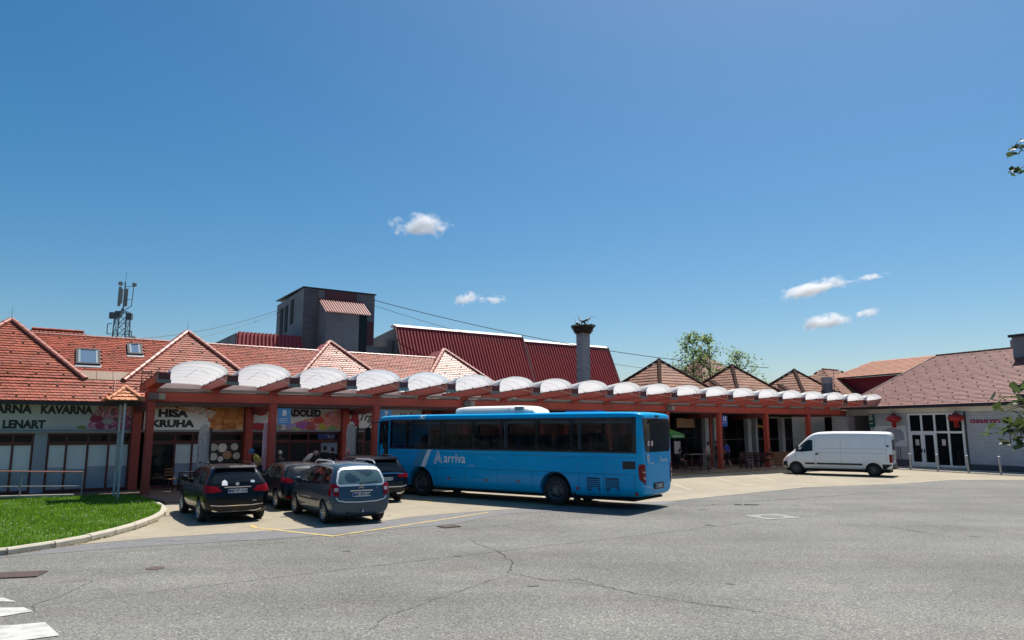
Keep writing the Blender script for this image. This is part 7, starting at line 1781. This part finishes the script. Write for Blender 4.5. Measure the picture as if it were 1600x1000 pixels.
    def cap_(r_, zc, matl, name, back=0.0):
        q = MB(); vs = []; n_ = 16
        for j in range(6):
            th = (math.pi * .56) * j / 5
            for i in range(n_):
                a = 6.2832 * i / n_; x_ = math.sin(th) * math.cos(a) * (.095 + r_); low = .0 if j < 5 else (-.03 if math.cos(a) < .2 and back else 0)
                vs.append(tuple(head_c + hr @ Vector((x_ - .006, math.sin(th) * math.sin(a) * (.075 + r_), math.cos(th) * (.118 + r_) + zc + low * 2))))
        q.add(vs, [(j * n_ + i, (j + 1) * n_ + i, (j + 1) * n_ + (i + 1) % n_, j * n_ + (i + 1) % n_) for j in range(5) for i in range(n_)])
        if name == "cap": q.prism([tuple(head_c + hr @ Vector(v)) for v in ((.085, -.06, .035), (.165, -.04, .03), (.18, 0, .03), (.165, .04, .03), (.085, .06, .035))], tuple(hr @ Vector((0, 0, .012))))
        q.build(name, matl, t, True)
    if hat: cap_(.014, .012, hat, "cap")
    cap_(.008, .004, hair, "hair", 1)
    return t
rzv = lambda d: LROT + R(d)
person("person in a yellow jacket and blue cap bending forward behind the black car", Lw(4.42, .5, .08), rzv(-170), cloth("yellow_jacket", (.62, .50, .12)), cloth("dark_trousers", (.02, .022, .03)), 'hold', 1.0, hat=pm("blue_cap", (.02, .16, .42), .7), lean=.35, headdown=.3)
person("person in white cap and dark top sitting by the column with plate 8", Lw(5.3, .6, .30), rzv(-95), cloth("dark_top", (.05, .05, .05)), cloth("dark_jeans", (.02, .025, .04)), 'sit', 1.0, hat=pm("white_cap", (.65, .65, .63), .7))
person("person in black and white patterned top bent over a café seat", Lw(6.45, .9, .12), rzv(0), ramp_mat("black_white_print", [(.46, (.7, .68, .66)), (.5, (.03, .03, .03)), (.55, (.65, .62, .6))], 16), cloth("black_legs", (.015, .015, .018)), 'hold', 1.02, hair=pm("grey_hair", (.3, .28, .26), .8), lean=.72, headdown=.4)
person("person in black t-shirt standing with back turned under the tulip sign", Lw(7.45, .9, .08), rzv(80), cloth("black_tshirt", (.012, .012, .014)), cloth("charcoal_trousers", (.02, .02, .022)), 'stand', 1.0, sleeves=False, lean=.08)
person("person with dark hair in black top just right of the taller one in black", Lw(7.95, 1.35, .08), rzv(60), cloth("black_top", (.014, .014, .016)), cloth("black_trousers", (.015, .015, .016)), 'stand', .95, sleeves=False)
person("person with pink sun hat sitting behind the grey car's roof", Lw(8.1, -.2, .32), rzv(-90), cloth("rose_top", (.35, .10, .12)), cloth("grey_skirt", (.1, .1, .11)), 'sit', .98, hat=pm("pink_hat", (.55, .17, .18), .7))
person("person in dark clothes sitting in the shade behind the bus's rear", Lw(30.6, 1.1, .02), rzv(-60), cloth("navy_top", (.02, .022, .035)), cloth("dark_legs", (.02, .02, .025)), 'sit', 1.0)
person("person in flowered pale shirt and shorts half behind the column with plate 13", Lw(32.55, .45, .08), rzv(-80), ramp_mat("flowered_shirt", [(.45, (.5, .46, .40)), (.52, (.12, .10, .10)), (.58, (.45, .36, .30))], 14), cloth("olive_shorts", (.10, .10, .08)), 'stand', .98, shorts=True, sleeves=False)
person("person in bright blue shirt with white mark on the back walking to the café", Lw(35.0, 1.0, .08), rzv(85), cloth("royal_blue_shirt", (.02, .045, .26)), cloth("black_shorts", (.015, .015, .018)), 'walk', 1.0, shorts=True, sleeves=False)
person("person in dark clothes beside the one in the bright blue shirt", Lw(34.4, 1.3, .08), rzv(95), cloth("dark_shirt", (.03, .032, .04)), cloth("dark_slacks", (.02, .02, .025)), 'stand', 1.0)
person("person in black top, shorts and white shoes sitting bent forward near the van", Lw(37.9, .1, .06), rzv(-90), cloth("black_shirt", (.015, .014, .014)), cloth("dark_short", (.02, .018, .018)), 'sit', 1.0, shorts=True, sleeves=False, shoes=M_shoe_w, lean=.45, headdown=.2)

# ------------------------------------------------------------------ tree belts added out of view to darken reflections in glass and paint
rb = np.random.default_rng(5)
def belt(name, x0, x1, y, h, n):
    c = np.stack([rb.uniform(x0, x1, n), y + rb.normal(0, 2.2, n), rb.uniform(.4, 1, n) ** .7 * h], 1); c[:, 2] *= .72 + .28 * np.sin(c[:, 0] * .45) * np.sin(c[:, 0] * .17 + 1)
    a = rb.normal(0, 1, (n, 3)); a /= np.linalg.norm(a, axis=1)[:, None]; b = np.cross(a, rb.normal(0, 1, (n, 3))); b /= np.linalg.norm(b, axis=1)[:, None]
    s = rb.uniform(.35, .8, n)[:, None]; V = np.stack([c - a * s, c + b * s * .7, c + a * s, c - b * s * .7], 1)
    me = bpy.data.meshes.new(name); me.from_pydata(V.reshape(-1, 3).tolist(), [], np.arange(4 * n).reshape(-1, 4).tolist()); me.materials.append(M_leaf_dk)
    return tag(link(name, me), kind='stuff')
M_leaf_dk = trans_mat("unseen_tree_leaf", (.035, .06, .022), (.06, .10, .02), .3, .6, .4)
belt("unseen_tree_belt", -75, 70, -34, 10.5, 7000)
belt("unseen_tree_belt", -70, -42, 4, 9, 2200)

# ------------------------------------------------------------------ fair-weather clouds far away
def cloud_mat(dens):
    m = bpy.data.materials.new("cloud_vapour"); m.use_nodes = True; n = m.node_tree.nodes; l = m.node_tree.links; n.clear()
    o = n.new("ShaderNodeOutputMaterial"); v = n.new("ShaderNodeVolumePrincipled"); l.new(v.outputs[0], o.inputs['Volume'])
    v.inputs['Color'].default_value = (.97, .97, .98, 1); v.inputs['Anisotropy'].default_value = .2
    tc = n.new("ShaderNodeTexCoord"); oi = n.new("ShaderNodeObjectInfo")
    # billows on an ellipsoid with a flatter foot
    sc_ = n.new("ShaderNodeVectorMath"); sc_.operation = 'MULTIPLY'; l.new(tc.outputs['Object'], sc_.inputs[0]); sc_.inputs[1].default_value = (2.6, 2.0, 1.25)
    ad = n.new("ShaderNodeVectorMath"); ad.operation = 'ADD'; l.new(sc_.outputs[0], ad.inputs[0])
    rs = n.new("ShaderNodeVectorMath"); rs.operation = 'SCALE'; rs.inputs[0].default_value = (37, 11, 23); l.new(oi.outputs['Random'], rs.inputs['Scale']); l.new(rs.outputs[0], ad.inputs[1])
    nz = n.new("ShaderNodeTexNoise"); nz.inputs['Scale'].default_value = .95; nz.inputs['Detail'].default_value = 6; nz.inputs['Roughness'].default_value = .58; l.new(ad.outputs[0], nz.inputs['Vector'])
    ln = n.new("ShaderNodeVectorMath"); ln.operation = 'LENGTH'; l.new(tc.outputs['Object'], ln.inputs[0])
    a = n.new("ShaderNodeMath"); a.operation = 'MULTIPLY_ADD'; l.new(nz.outputs['Fac'], a.inputs[0]); a.inputs[1].default_value = 2.7; a.inputs[2].default_value = -.92
    b = n.new("ShaderNodeMath"); b.operation = 'SUBTRACT'; l.new(a.outputs[0], b.inputs[0]); l.new(ln.outputs['Value'], b.inputs[1])
    mr = n.new("ShaderNodeMapRange"); mr.inputs[1].default_value = -.22; mr.inputs[2].default_value = .25; mr.inputs[3].default_value = 0; mr.inputs[4].default_value = dens; l.new(b.outputs[0], mr.inputs[0])
    l.new(mr.outputs[0], v.inputs['Density'])
    return m
M_cl = cloud_mat(.085); M_cl2 = cloud_mat(.05)
for x, z, w_, h_, tilt, m_, lab in ((-195, 440, 68, 26, -2, M_cl, "biggest white puffy cloud in the middle left of the sky"), (-96, 278, 36, 15, 14, M_cl2, "small white cloud just above the red church roof"), (-39, 277, 34, 7, 3, M_cl2, "faint wisp of cloud right of the small cloud over the church"),
        (638, 298, 92, 20, 13, M_cl, "long slanting white cloud high over the restaurant"), (763, 325, 34, 8, 8, M_cl2, "short wisp trailing right of the long slanting cloud"), (662, 228, 64, 19, 9, M_cl, "lower white cloud over the orange hall roof"), (754, 248, 30, 10, 10, M_cl2, "short wisp right of the lower white cloud")):
    q = MB(); q.box(-1, 1, -1, 1, -1, 1); o = q.build("cloud", m_); o.location = (x, 1500, z); o.scale = (w_ * 1.12, 38, h_ * 1.2); o.rotation_euler = (0, R(-tilt), 0)
    tag(o, lab, "cloud", "clouds in the blue sky")
